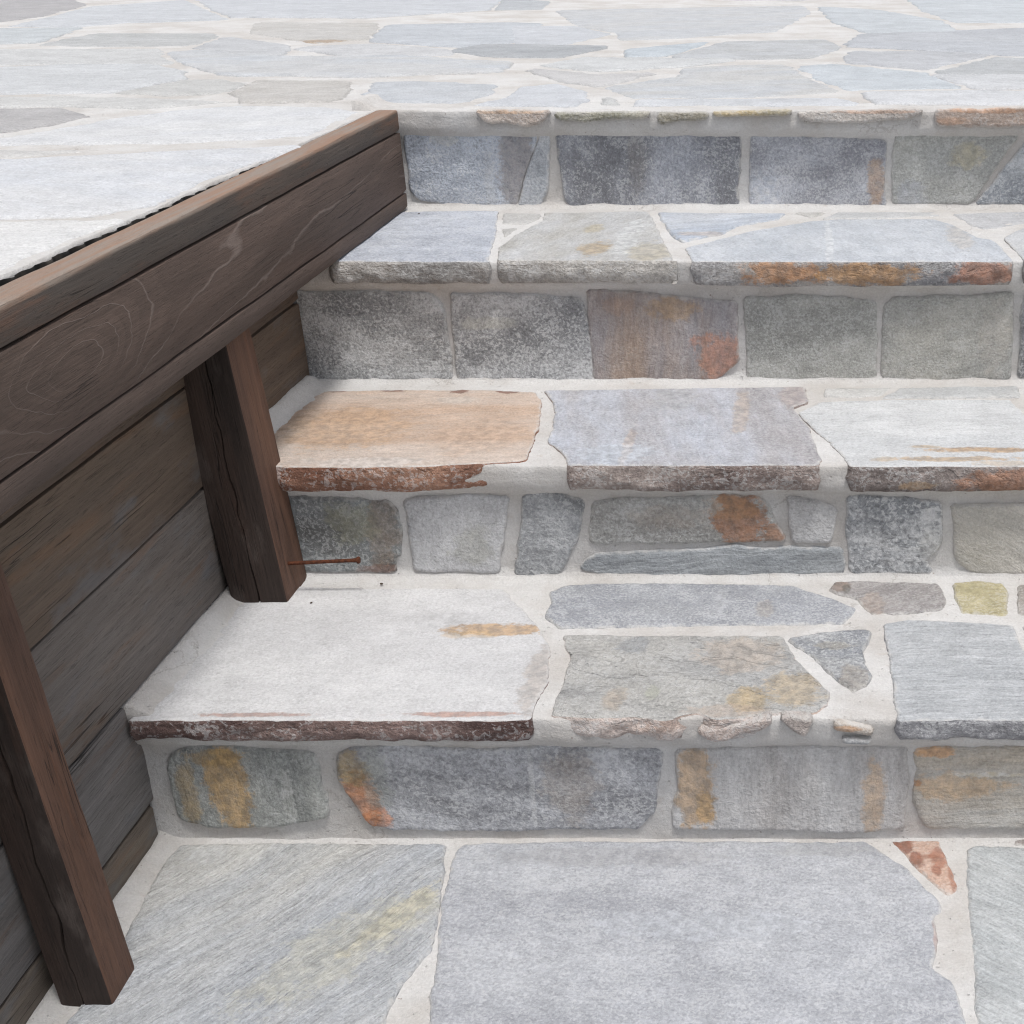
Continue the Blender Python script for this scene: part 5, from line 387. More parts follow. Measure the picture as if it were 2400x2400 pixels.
 {'n':'paving_stone', 'p': 'T4', 'poly': [(-4.2, 0.2), (-3.6195, 0.2), (-3.6441, 0.7147), (-4.2, 0.7758)], 'c1': (210, 213, 218), 'c2': (220, 222, 224), 'fl': 0.2, 'ter': 1},
 {'n':'paving_stone', 'p': 'T4', 'poly': [(-3.7791, 1.3294), (-4.2, 1.2656), (-4.2, 0.806), (-3.648, 0.7453), (-3.7302, 1.272)], 'c1': (196, 201, 206), 'c2': (210, 212, 214), 'fl': 0.2, 'ter': 1},
 {'n':'paving_stone', 'p': 'T4', 'poly': [(-4.2, 1.8147), (-4.2, 1.296), (-3.7888, 1.3583), (-3.813, 1.8094)], 'c1': (186, 192, 202), 'c2': (200, 204, 210), 'fl': 0.2, 'ter': 1},
 {'n':'paving_stone', 'p': 'T4', 'poly': [(-3.5803, 2.4323), (-4.2, 2.4323), (-4.2, 1.8447), (-3.8047, 1.8393), (-3.6772, 1.9608)], 'c1': (206, 202, 196), 'c2': (214, 212, 208), 'fl': 0.2, 'ter': 1},
 {'n':'paving_stone', 'p': 'T4', 'poly': [(-3.5895, 0.2), (-2.956, 0.2), (-2.8975, 0.6339), (-3.2992, 0.819), (-3.6142, 0.7171)], 'c1': (186, 192, 202), 'c2': (200, 204, 210), 'fl': 0.2, 'ter': 1},
 {'n':'paving_stone', 'p': 'T4', 'poly': [(-3.1395, 1.4497), (-3.6992, 1.2682), (-3.618, 0.7474), (-3.3084, 0.8476), (-3.0491, 1.2961)], 'c1': (206, 202, 196), 'c2': (214, 212, 208), 'fl': 0.2, 'ter': 1},
 {'n':'paving_stone', 'p': 'T4', 'poly': [(-3.6616, 1.9342), (-3.7834, 1.8182), (-3.7584, 1.3514), (-3.7111, 1.2959), (-3.1479, 1.4785), (-3.1497, 1.6081)], 'c1': (186, 192, 202), 'c2': (200, 204, 210), 'fl': 0.2, 'ter': 1},
 {'n':'paving_stone', 'p': 'T4', 'poly': [(-3.0183, 2.4323), (-3.5497, 2.4323), (-3.6466, 1.9603), (-3.1372, 1.6357), (-2.9938, 1.787)], 'c1': (210, 213, 218), 'c2': (220, 222, 224), 'fl': 0.2, 'ter': 1},
 {'n':'paving_stone', 'p': 'T4', 'poly': [(-2.9258, 0.2), (-2.2838, 0.2), (-2.6301, 0.764), (-2.8673, 0.6334)], 'c1': (196, 201, 206), 'c2': (210, 212, 214), 'fl': 0.2, 'ter': 1},
 {'n':'paving_stone', 'p': 'T4', 'poly': [(-3.0246, 1.2786), (-3.2771, 0.8418), (-2.8818, 0.6597), (-2.6364, 0.7947), (-2.5826, 0.9153), (-2.61, 1.1639)], 'c1': (206, 202, 196), 'c2': (214, 212, 208), 'fl': 0.2, 'ter': 1},
 {'n':'paving_stone', 'p': 'T4', 'poly': [(-2.5557, 1.7447), (-2.9724, 1.7659), (-3.1197, 1.6105), (-3.1178, 1.4718), (-3.0219, 1.309), (-2.6042, 1.1934)], 'c1': (186, 192, 202), 'c2': (200, 204, 210), 'fl': 0.2, 'ter': 1},
 {'n':'paving_stone', 'p': 'T4', 'poly': [(-2.5015, 2.4323), (-2.9883, 2.4323), (-2.9641, 1.7955), (-2.5446, 1.7741), (-2.3481, 1.9447)], 'c1': (210, 213, 218), 'c2': (220, 222, 224), 'fl': 0.2, 'ter': 1},
 {'n':'paving_stone', 'p': 'T4', 'poly': [(-2.2486, 0.2), (-2.106, 0.2), (-1.8514, 0.7144), (-1.8694, 0.7382), (-2.5586, 0.8955), (-2.6079, 0.7851)], 'c1': (210, 213, 218), 'c2': (220, 222, 224), 'fl': 0.2, 'ter': 1},
 {'n':'paving_stone', 'p': 'T4', 'poly': [(-1.9939, 1.3329), (-2.5804, 1.1694), (-2.5535, 0.9252), (-1.88, 0.7714)], 'c1': (186, 192, 202), 'c2': (200, 204, 210), 'fl': 0.2, 'ter': 1},
 {'n':'paving_stone', 'p': 'T4', 'poly': [(-2.3283, 1.9221), (-2.525, 1.7515), (-2.5732, 1.2025), (-1.9926, 1.3644), (-1.9746, 1.3976), (-2.0382, 1.7867)], 'c1': (206, 202, 196), 'c2': (214, 212, 208), 'fl': 0.2, 'ter': 1},
 {'n':'paving_stone', 'p': 'T4', 'poly': [(-1.7427, 2.4323), (-2.47, 2.4323), (-2.3185, 1.9506), (-2.0258, 1.814), (-1.7551, 1.9868)], 'c1': (186, 192, 202), 'c2': (200, 204, 210), 'fl': 0.2, 'ter': 1},
 {'n':'paving_stone', 'p': 'T4', 'poly': [(-2.0725, 0.2), (-1.3096, 0.2), (-1.3051, 0.6588), (-1.4377, 0.7221), (-1.8243, 0.7016)], 'c1': (210, 213, 218), 'c2': (220, 222, 224), 'fl': 0.2, 'ter': 1},
 {'n':'paving_stone', 'p': 'T4', 'poly': [(-1.445, 1.3633), (-1.9502, 1.3797), (-1.9666, 1.3493), (-1.8467, 0.758), (-1.8267, 0.7315), (-1.4496, 0.7515)], 'c1': (206, 202, 196), 'c2': (214, 212, 208), 'fl': 0.2, 'ter': 1},
 {'n':'paving_stone', 'p': 'T4', 'poly': [(-1.397, 1.857), (-1.7381, 1.9621), (-2.0083, 1.7896), (-1.9462, 1.4096), (-1.4352, 1.3929), (-1.3289, 1.4834)], 'c1': (206, 202, 196), 'c2': (214, 212, 208), 'fl': 0.2, 'ter': 1},
 {'n':'paving_stone', 'p': 'T4', 'poly': [(-1.2796, 0.2), (-0.745, 0.2), (-0.745, 0.8057), (-1.2751, 0.6569)], 'c1': (196, 201, 206), 'c2': (210, 212, 214), 'fl': 0.2, 'ter': 1},
]

# ---------------------------------------------------------------- helpers
def lin(c):
    return tuple(((v / 255) / 12.92 if v / 255 <= .04045 else ((v / 255 + .055) / 1.055) ** 2.4) for v in c)

def alb(c, k=1.0, sat=1.0):
    r = lin(c)
    g = .3 * r[0] + .6 * r[1] + .1 * r[2]
    r = [min(.82, (g + (v - g) * sat) * k) for v in r]
    return (r[0], r[1], r[2], 1)

def link(o, parent=None):
    col.objects.link(o)
    if parent is not None:
        o.parent = parent
    return o

def tag(o, label=None, cat=None, group=None, kind=None):
    if label: o['label'] = label
    if cat: o['category'] = cat
    if group: o['group'] = group
    if kind: o['kind'] = kind
    return o

def empty(name, loc=(0, 0, 0)):
    o = bpy.data.objects.new(name, None)
    o.location = loc
    o.empty_display_size = .1
    return link(o)

def mesh_obj(name, verts, faces, mats, parent=None, loc=(0, 0, 0), smooth=True, fm=None):
    m = bpy.data.meshes.new(name)
    m.from_pydata(verts, [], faces)
    for mt in mats: m.materials.append(mt)
    if fm is not None: m.polygons.foreach_set('material_index', fm)
    if smooth: m.polygons.foreach_set('use_smooth', [True] * len(m.polygons))
    m.update()
    o = bpy.data.objects.new(name, m)
    o.location = loc
    return link(o, parent)

def fbm(p, sc, octv=4):
    return noise.fractal(Vector(p) * sc, 1.0, 2.0, octv, noise_basis='PERLIN_ORIGINAL')

class NT:
    """small node-tree writer"""
    def __init__(s, tree): s.t = tree; s.n = tree.nodes; s.l = tree.links
    def set(s, sock, v):
        if isinstance(v, bpy.types.NodeSocket): s.l.new(v, sock)
        elif v is not None: sock.default_value = v
    def add(s, typ, **ins):
        nd = s.n.new(typ)
        return nd
    def math(s, op, a, b=None, c=None, clamp=False):
        n = s.n.new('ShaderNodeMath'); n.operation = op; n.use_clamp = clamp
        s.set(n.inputs[0], a); s.set(n.inputs[1], b)
        if c is not None: s.set(n.inputs[2], c)
        return n.outputs[0]
    def vmath(s, op, a, b=None, scale=None):
        n = s.n.new('ShaderNodeVectorMath'); n.operation = op
        s.set(n.inputs[0], a)
        if b is not None: s.set(n.inputs[1], b)
        if scale is not None: s.set(n.inputs['Scale'], scale)
        return n.outputs['Value'] if op in ('LENGTH', 'DOT_PRODUCT') else n.outputs[0]
    def noise(s, vec, scale, detail=4, rough=.55, dist=0, out=0):
        n = s.n.new('ShaderNodeTexNoise')
        s.set(n.inputs['Vector'], vec); s.set(n.inputs['Scale'], scale)
        s.set(n.inputs['Detail'], detail); s.set(n.inputs['Roughness'], rough); s.set(n.inputs['Distortion'], dist)
        return n.outputs[out]
    def ss(s, x, a, b):
        n = s.n.new('ShaderNodeMapRange'); n.interpolation_type = 'SMOOTHSTEP'
        s.set(n.inputs[0], x); s.set(n.inputs[1], a); s.set(n.inputs[2], b)
        return n.outputs[0]
    def mix(s, f, a, b, mode='MIX'):
        n = s.n.new('ShaderNodeMix'); n.data_type = 'RGBA'; n.blend_type = mode; n.clamp_factor = True
        s.set(n.inputs[0], f); s.set(n.inputs[6], a); s.set(n.inputs[7], b)
        return n.outputs[2]
    def bump(s, h, strength, dist, normal=None):
        n = s.n.new('ShaderNodeBump')
        s.set(n.inputs['Height'], h); s.set(n.inputs['Strength'], strength); s.set(n.inputs['Distance'], dist)
        if normal is not None: s.l.new(normal, n.inputs['Normal'])
        return n.outputs[0]

def new_mat(name):
    m = bpy.data.materials.new(name); m.use_nodes = True
    t = NT(m.node_tree)
    b = m.node_tree.nodes['Principled BSDF']
    b.inputs['Specular IOR Level'].default_value = .3
    return m, t, b

MORTAR_C = alb((222, 220, 217), .86)

# ---------------------------------------------------------------- schist node group
def schist_group():
    g = bpy.data.node_groups.new('schist', 'ShaderNodeTree')
    it = g.interface
    def inp(n, typ, d):
        k = it.new_socket(n, in_out='INPUT', socket_type=typ)
        k.default_value = d
    inp('Vector', 'NodeSocketVector', (0, 0, 0))
    inp('Color1', 'NodeSocketColor', (.3, .3, .3, 1)); inp('Color2', 'NodeSocketColor', (.4, .4, .4, 1))
    inp('Angle', 'NodeSocketFloat', 0.); inp('Stretch', 'NodeSocketFloat', 3.); inp('Streak', 'NodeSocketFloat', .3)
    inp('Fleck', 'NodeSocketFloat', .3); inp('FleckScale', 'NodeSocketFloat', 220.); inp('Dark', 'NodeSocketFloat', .15)
    inp('GrainScale', 'NodeSocketFloat', 1.); inp('Seed', 'NodeSocketFloat', 0.); inp('Rough', 'NodeSocketFloat', 1.)
    it.new_socket('Color', in_out='OUTPUT', socket_type='NodeSocketColor')
    it.new_socket('Height', in_out='OUTPUT', socket_type='NodeSocketFloat')
    it.new_socket('Warp', in_out='OUTPUT', socket_type='NodeSocketVector')
    it.new_socket('Grain', in_out='OUTPUT', socket_type='NodeSocketFloat')
    t = NT(g)
    gi = g.nodes.new('NodeGroupInput'); go = g.nodes.new('NodeGroupOutput')
    I = gi.outputs
    cs = g.nodes.new('ShaderNodeCombineXYZ')
    t.set(cs.inputs[0], t.math('MULTIPLY', I['Seed'], 3.17)); t.set(cs.inputs[1], t.math('MULTIPLY', I['Seed'], 1.71)); t.set(cs.inputs[2], I['Seed'])
    raw = t.vmath('ADD', I['Vector'], cs.outputs[0])
    vr = g.nodes.new('ShaderNodeVectorRotate'); vr.rotation_type = 'Z_AXIS'
    t.set(vr.inputs['Vector'], I['Vector']); t.set(vr.inputs['Angle'], t.math('MULTIPLY', I['Angle'], -1.0))
    # gentle bending of the grain so that streaks wander
    bend = t.noise(raw, 6, 2, .5, 0, 1)
    bend = t.vmath('SCALE', t.vmath('SUBTRACT', bend, (.5, .5, .5)), scale=.035)
    v2 = t.vmath('ADD', vr.outputs[0], bend)
    cst = g.nodes.new('ShaderNodeCombineXYZ')
    t.set(cst.inputs[0], t.math('DIVIDE', 1.0, I['Stretch'])); cst.inputs[1].default_value = 1; cst.inputs[2].default_value = 1
    sv = t.vmath('ADD', t.vmath('MULTIPLY', v2, cst.outputs[0]), cs.outputs[0])
    big = t.noise(sv, 9, 6, .6)
    c = t.mix(t.ss(big, .36, .64), I['Color1'], I['Color2'])
    # cloudy value change
    cloud = t.noise(raw, 14, 5, .65)
    c = t.mix(1.0, c, t.math('ADD', .78, t.math('MULTIPLY', cloud, .44)), 'MULTIPLY')
    # salt-and-pepper crystal grain
    sand = t.noise(raw, 310, 3, .7)
    c = t.mix(1.0, c, t.math('ADD', .62, t.math('MULTIPLY', sand, .76)), 'MULTIPLY')
    # grain streaks
    s1 = t.noise(sv, t.math('MULTIPLY', I['GrainScale'], 75.), 5, .66)
    s2 = t.noise(sv, t.math('MULTIPLY', I['GrainScale'], 230.), 4, .65)
    st = t.math('ADD', t.math('MULTIPLY', s1, .5), t.math('MULTIPLY', s2, .5))
    stv = t.math('ADD', 1.0, t.math('MULTIPLY', t.math('MULTIPLY', t.math('SUBTRACT', st, .5), 2.6), I['Streak']))
    c = t.mix(1.0, c, stv, 'MULTIPLY')
    # pale quartz flecks in wormy clusters
    fsc = t.math('MULTIPLY', I['FleckScale'], 1.0)
    f1 = t.noise(raw, fsc, 3, .6, .6)
    f2 = t.noise(raw, t.math('MULTIPLY', fsc, .12), 4, .65)
    fm = t.math('ADD', f1, t.math('MULTIPLY', t.math('SUBTRACT', f2, .5), .55))
    fl = t.ss(fm, .525, .595)
    flc = t.mix(.72, c, (.74, .75, .76, 1))
    c = t.mix(t.math('MULTIPLY', fl, t.math('MULTIPLY', I['Fleck'], .85)), c, flc)
    dk = t.ss(fm, .47, .33)
    c = t.mix(t.math('MULTIPLY', dk, t.math('MULTIPLY', I['Fleck'], .8)), c, t.mix(.5, c, (.03, .03, .035, 1)))
    # dark mica pockets
    mk = t.ss(t.noise(raw, 95, 3, .6, .4), .63, .72)
    mk = t.math('MULTIPLY', mk, t.ss(t.noise(raw, 22, 3), .48, .62))
    c = t.mix(t.math('MULTIPLY', mk, I['Dark']), c, (.10, .11, .125, 1))
    h = t.math('ADD', t.math('MULTIPLY', t.noise(raw, 55, 6, .68), 1.1), t.math('MULTIPLY', fm, .35))
    h = t.math('ADD', h, t.math('MULTIPLY', st, t.math('ADD', .25, I['Streak'])))
    h = t.math('ADD', h, t.math('MULTIPLY', sand, .55))
    # cleft layers: the split face steps from one sheet of schist to the next
    cl = t.math('MULTIPLY', t.noise(sv, 11, 6, .62, .3), 7.0)
    fl_ = t.math('FLOOR', cl)
    stp = t.math('ADD', fl_, t.ss(t.math('SUBTRACT', cl, fl_), .40, .60))
    h = t.math('ADD', h, t.math('MULTIPLY', stp, t.math('MULTIPLY', I['Rough'], .16)))
    h = t.math('MULTIPLY', h, I['Rough'])
    w = t.vmath('SCALE', t.vmath('SUBTRACT', t.noise(raw, 40, 5, .68, 0, 1), (.5, .5, .5)), scale=1.0)
    g.links.new(c, go.inputs['Color']); g.links.new(h, go.inputs['Height']); g.links.new(w, go.inputs['Warp'])
    g.links.new(t.math('ADD', t.math('MULTIPLY', st, .65), t.math('MULTIPLY', f1, .35)), go.inputs['Grain'])
    return g

SCHIST = schist_group()
_seed = [0]

def stone_mat(name, riser, c1, c2, k, ang=0, st=2.5, sk=.25, fl=.3, fs=220, dark=.15, rough=1., stains=(), centre=(0, 0), rim=True, sat=.62, gs=1.):
    _seed[0] += 1
    m, t, b = new_mat(name)
    tc = t.n.new('ShaderNodeTexCoord')
    vec = tc.outputs['Object']
    if riser:
        sp = t.n.new('ShaderNodeSeparateXYZ'); t.l.new(vec, sp.inputs[0])
        cb = t.n.new('ShaderNodeCombineXYZ')
        t.l.new(sp.outputs[0], cb.inputs[0]); t.l.new(sp.outputs[2], cb.inputs[1]); t.l.new(sp.outputs[1], cb.inputs[2])
        vec = cb.outputs[0]
    g = t.n.new('ShaderNodeGroup'); g.node_tree = SCHIST
    t.l.new(vec, g.inputs['Vector'])
    for key, v in dict(Color1=alb(c1, k, sat), Color2=alb(c2, k, sat), Angle=rad(ang), Stretch=float(st), Streak=sk, Fleck=fl, FleckScale=float(fs), Dark=dark, GrainScale=gs, Seed=_seed[0] * 1.37, Rough=rough).items():
        g.inputs[key].default_value = v
    c = g.outputs['Color']
    grain = g.outputs['Height']
    for (sx, sy, rx, ry, sc, ss_, sa) in stains:
        v = t.vmath('SUBTRACT', vec, (sx - centre[0], sy - centre[1], 0))
        if sa:
            r = t.n.new('ShaderNodeVectorRotate'); r.rotation_type = 'Z_AXIS'
            t.l.new(v, r.inputs['Vector']); r.inputs['Angle'].default_value = -rad(sa); v = r.outputs[0]
        v = t.vmath('MULTIPLY', v, (1 / max(rx, .002), 1 / max(ry, .002), 0))
        v = t.vmath('ADD', v, t.vmath('SCALE', g.outputs['Warp'], scale=1.9))
        d = t.vmath('LENGTH', v)
        f = t.ss(d, 1.6, .25)
        f = t.math('ADD', f, t.math('MULTIPLY', t.math('SUBTRACT', g.outputs['Grain'], .5), 1.9))
        f = t.math('MULTIPLY', t.ss(f, .27, .74), t.ss(d, 2.0, 1.0))
        f = t.math('MULTIPLY', f, 1.0 * ss_, clamp=True)
        tone = t.mix(t.ss(t.noise(vec, 70, 4, .65), .35, .65), alb(tuple(q * .82 for q in sc), k, .76), alb(tuple(min(255, q * 1.12) for q in sc), k, .76))
        c = t.mix(f, c, t.mix(.3, tone, c))
    if rim:
        # thin film of mortar left on the rim of the stone
        at = t.n.new('ShaderNodeAttribute'); at.attribute_name = 'rim'
        nz = t.noise(vec, 60, 5, .7)
        rv = t.math('ADD', at.outputs['Fac'], t.math('MULTIPLY', t.math('SUBTRACT', nz, .5), .9))
        c = t.mix(t.math('MULTIPLY', t.ss(rv, .20, -.10), .7), c, MORTAR_C)
    t.l.new(c, b.inputs['Base Color'])
    b.inputs['Roughness'].default_value = .72
    t.l.new(t.bump(g.outputs['Height'], 1.0, .0028), b.inputs['Normal'])
    return m

def mortar_material():
    m, t, b = new_mat('lime_mortar')
    tc = t.n.new('ShaderNodeTexCoord'); v = tc.outputs['Object']
    big = t.noise(v, 7, 5, .6)
    c = t.mix(t.ss(big, .35, .68), alb((225, 224, 223), .84), alb((208, 204, 200), .84))
    sand = t.noise(v, 330, 4, .75)
    c = t.mix(1.0, c, t.math('ADD', .74, t.math('MULTIPLY', sand, .52)), 'MULTIPLY')
    trowel = t.noise(t.vmath('MULTIPLY', v, (22, 70, 70)), 1, 5, .7)
    c = t.mix(1.0, c, t.math('ADD', .90, t.math('MULTIPLY', trowel, .2)), 'MULTIPLY')
    dirt = t.ss(t.noise(v, 32, 6, .7), .58, .74)
    c = t.mix(t.math('MULTIPLY', dirt, .4), c, alb((190, 178, 168), .86))
    vo = t.n.new('ShaderNodeTexVoronoi'); vo.feature = 'DISTANCE_TO_EDGE'; vo.inputs['Scale'].default_value = 7
    t.l.new(t.vmath('ADD', v, t.vmath('SCALE', t.noise(v, 30, 5, .65, 0, 1), scale=.06)), vo.inputs['Vector'])
    crk = t.math('MULTIPLY', t.ss(vo.outputs['Distance'], .012, .004), t.ss(t.noise(v, 5, 3), .56, .64))
    c = t.mix(t.math('MULTIPLY', crk, .28), c, alb((120, 108, 98), .86))
    sp = t.ss(t.noise(v, 130, 2, .5), .74, .78)
    c = t.mix(t.math('MULTIPLY', sp, .6), c, alb((120, 100, 85), .88))
    t.l.new(c, b.inputs['Base Color'])
    b.inputs['Roughness'].default_value = .9
    pit = t.ss(t.noise(v, 170, 2, .5), .70, .78)
    h = t.math('ADD', t.math('MULTIPLY', t.noise(v, 60, 7, .72), 1.3), t.math('MULTIPLY', sand, .45))
    h = t.math('SUBTRACT', t.math('ADD', h, t.math('MULTIPLY', trowel, .5)), t.math('MULTIPLY', pit, .9))
    t.l.new(t.bump(h, .9, .0026), b.inputs['Normal'])
    return m

MORTAR = mortar_material()

# ---------------------------------------------------------------- stones
def smooth_poly(p, it=1):
    for _ in range(it):
        q = []
        for i in range(len(p)):
            a, b = p[i], p[(i + 1) % len(p)]
            L = math.hypot(b[0] - a[0], b[1] - a[1])
            f = min(.2, .0035 / max(L, 1e-6))
            q.append((a[0] + (b[0] - a[0]) * f, a[1] + (b[1] - a[1]) * f))
            q.append((b[0] - (b[0] - a[0]) * f, b[1] - (b[1] - a[1]) * f))
        p = q
    return p

def ragged(poly, step, amp, seed):
    out = []
    n = len(poly)
    for i in range(n):
        a, b = poly[i], poly[(i + 1) % n]
        L = math.hypot(b[0] - a[0], b[1] - a[1])
        if L < 1e-6: continue
        nx, ny = (b[1] - a[1]) / L, -(b[0] - a[0]) / L
        k = max(1, int(round(L / step)))
        for j in range(k):
            f = j / k
            x, y = a[0] + (b[0] - a[0]) * f, a[1] + (b[1] - a[1]) * f
            d = amp * (1.1 * fbm((x, y, seed), 28, 3) + .7 * fbm((x, y, seed + 9), 110, 3))
            out.append((x + nx * d, y + ny * d))
    return out

def seg_dist(pts, poly):
    P = np.asarray(pts, float); A = np.asarray(poly, float); B = np.roll(A, -1, axis=0)
    best = np.full(len(P), 1e9)
    for i in range(len(A)):
        d = B[i] - A[i]; L = (d * d).sum()
        if L < 1e-14: continue
        f = np.clip(((P - A[i]) @ d) / L, 0, 1)
        q = P - (A[i] + f[:, None] * d)
        best = np.minimum(best, (q * q).sum(1))
    return np.sqrt(best)

def in_poly(pts, poly):
    P = np.asarray(pts, float); r = np.zeros(len(P), bool); n = len(poly)
    for i in range(n):
        a, b = poly[i], poly[i - 1]
        if a[1] == b[1]: continue
        c = ((a[1] > P[:, 1]) != (b[1] > P[:, 1])) & (P[:, 0] < (b[0] - a[0]) * (P[:, 1] - a[1]) / (b[1] - a[1]) + a[0])
        r ^= c
    return r

def build_stone(d, parent, idx):
    plane, lvl = d['p'][0], int(d['p'][1])
    rng = random.Random(idx * 7 + 3)
    poly = d['poly']
    A = sum(poly[i][0] * poly[(i + 1) % len(poly)][1] - poly[(i + 1) % len(poly)][0] * poly[i][1] for i in range(len(poly))) / 2
    if A < 0: poly = poly[::-1]
    far = d.get('ter') and min(p[1] for p in poly) > 3.2
    nose = d.get('nose')
    riser = plane in 'RN'
    if nose:
        poly = [(x, max(y, N[lvl] - .006)) for x, y in poly]
        if not d.get('raw'): poly = [(x, N[lvl] - .003 + .2 * (y - N[lvl]) if y < N[lvl] + .018 else y) for x, y in poly]
    area = abs(A)
    size = math.sqrt(area)
    step = .03 if far else (.012 if d.get('ter') else .006)
    grid = max(.05, size / 8) if far else (.03 if d.get('ter') else max(.0075, size / 34))
    amp = (.008 if min(p[1] for p in poly) > 2.5 else .004) if d.get('ter') else min(.0022, size * .03)
    pl = smooth_poly(poly)
    if d.get('ter'):
        m_ = len(pl); gr = []; ys0 = [q[1] for q in pl]
        for i in range(m_):
            a, b = pl[i - 1], pl[(i + 1) % m_]
            L = math.hypot(b[0] - a[0], b[1] - a[1]) or 1
            gr.append((pl[i][0] + (b[1] - a[1]) / L * (.007 if min(ys0) > 2.6 else -.004), pl[i][1] - (b[0] - a[0]) / L * (.045 if min(ys0) > 3.3 else .024 if min(ys0) > 2.6 else .002)))
        pl = gr
    elif riser:
        m_ = len(pl); gr = []
        for i in range(m_):
            a, b = pl[i - 1], pl[(i + 1) % m_]
            L = math.hypot(b[0] - a[0], b[1] - a[1]) or 1
            gr.append((pl[i][0] + (b[1] - a[1]) / L * .0016, pl[i][1] - (b[0] - a[0]) / L * .0016))
        pl = gr
    pl = ragged(pl, step, amp, idx * 3.1)
    cx = sum(p[0] for p in pl) / len(pl); cy = sum(p[1] for p in pl) / len(pl)
    pl = [(p[0] - cx, p[1] - cy) for p in pl]
    xs = [p[0] for p in pl]; ys = [p[1] for p in pl]
    pts = []
    if grid < max(xs) - min(xs) + 1:
        y = min(ys) + grid * .5; r = 0
        while y < max(ys):
            x = min(xs) + grid * (.25 + .5 * (r % 2))
            while x < max(xs):
                pts.append((x + rng.uniform(-.25, .25) * grid, y + rng.uniform(-.25, .25) * grid)); x += grid
            y += grid * .866; r += 1
    # rows just inside the rim give the worn, rounded arris
    n = len(pl)
    for i in range(n):
        a, b = pl[i - 1], pl[(i + 1) % n]
        L = math.hypot(b[0] - a[0], b[1] - a[1]) or 1
        nx, ny = -(b[1] - a[1]) / L, (b[0] - a[0]) / L
        offs = (.010,) if d.get('ter') else (.0022, .006)
        for o in offs: pts.append((pl[i][0] + nx * o, pl[i][1] + ny * o))
    P = np.array(pts) if pts else np.zeros((0, 2))
    if len(P):
        keep = in_poly(P, pl) & (seg_dist(P, pl) > (.004 if d.get('ter') else .0016))
        P = P[keep]
    allp = [Vector(p) for p in pl] + [Vector((float(p[0]), float(p[1]))) for p in P]
    vo, _, fo, ov, _, _ = delaunay_2d_cdt(allp, [], [list(range(n))], 1, 1e-6)
    V2 = [(v.x, v.y) for v in vo]
    dist = seg_dist(V2, pl)
    rough = d.get('rough', 1.)
    sunk = .0036 if not nose else .0012
    rr = (.0026 if riser else .0022 if nose else .0038) if not d.get('ter') else .012
    tilt = (rng.uniform(-1, 1) * .0012 / max(size, .1), rng.uniform(-1, 1) * .0012 / max(size, .1))
    lift = (.0022 if riser else .0014) + rng.uniform(-.0005, .0009)
    lift += .0011 * max(0, rough - 1)
    if plane == 'N': lift = .009 if lvl == 4 else .005
    W = []; rimv = []
    for (x, y), ds in zip(V2, dist):
        s_ = min(1, ds / rr); s_ = math.sqrt(max(0, 1 - (1 - s_) ** 2))
        h = lift - sunk * (1 - s_) + tilt[0] * x + tilt[1] * y
        rl = rough * (.0011 * fbm((x + idx, y, 0), 16, 4) + .0007 * fbm((x, y + idx, 4), 75, 3))
        h += rl * min(1, ds / .006) if not far else 0
        W.append(h); rimv.append(min(1, ds / .022))
    # thickness below the rim
    t = d.get('t', .012)
    loops = list(range(n))
    # recover outline index order in the output
    omap = {}
    for vi, src in enumerate(ov):
        for s0 in src:
            if s0 < n: omap[s0] = vi
    ring0 = [omap[i] for i in loops if i in omap]
    verts3 = [(V2[i][0], V2[i][1], W[i]) for i in range(len(V2))]
    faces = [list(f) for f in fo]
    fm = [0] * len(faces)
    ctr_rim = list(rimv)
    prev = ring0
    nring = 6 if nose else 1
    for r in range(1, nring + 1):
        cur = []
        for i, vi in enumerate(ring0):
            x, y, _ = verts3[vi]
            a = verts3[ring0[i - 1]]; b = verts3[ring0[(i + 1) % len(ring0)]]
            L = math.hypot(b[0] - a[0], b[1] - a[1]) or 1
            nx, ny = (b[1] - a[1]) / L, -(b[0] - a[0]) / L
            f = r / nring
            if nose:
                bul = .0012 * math.sin(math.pi * f) - .003 * max(0, f - .8) / .2
                nz = .0042 * rough ** .5 * fbm((x + cx + idx, y * .5, f * t * 2.2), 42, 5)
                off = bul + nz * min(1, f * 2.5)
            else:
                off = -.0005
            cur.append(len(verts3))
            tt = t * (1 + .10 * fbm((x + cx, idx, 0), 9, 3)) if nose else t
            verts3.append((x + nx * off, y + ny * off, W[vi] - tt * f))
            ctr_rim.append(1.0 if nose else 0.0)
        m_ = len(ring0)
        for i in range(m_):
            j = (i + 1) % m_
            faces.append([prev[j], prev[i], cur[i], cur[j]]); fm.append(1 if nose else 0)
        prev = cur
    if nose:
        faces.append(list(reversed(prev))); fm.append(1)
    if riser:
        y0 = R[lvl] if plane == 'R' else N[lvl]
        verts3 = [(x, -h, z) for x, z, h in verts3]
        loc = (cx, y0, cy)
        ctr = (cx, cy)
    else:
        loc = (cx, cy, HT[lvl]); ctr = (cx, cy)
    k = K_RISER if riser else K_TREAD
    if plane == 'N': k = K_EDGE * (1 if lvl == 4 else .8)
    if d.get('ter'):
        k = K_TERRACE
        for q in ('c1', 'c2'): d[q] = tuple(v * .75 + m_ * .25 for v, m_ in zip(d[q], (222, 223, 226)))
    kw = dict(ang=d.get('ang', rng.uniform(-30, 30)), st=d.get('st', 2.5), sk=d.get('sk', .25), fl=d.get('fl', .3), fs=d.get('fs', 220), rough=rough, sat=d.get('sat', .62 if d.get('ter') else .68), gs=d.get('gs', 1.))
    name = d['n']
    mats = [stone_mat('schist_' + str(idx), riser, d['c1'], d['c2'], k, dark=d.get('dark', .15), stains=d.get('stains', ()), centre=ctr, **kw)]
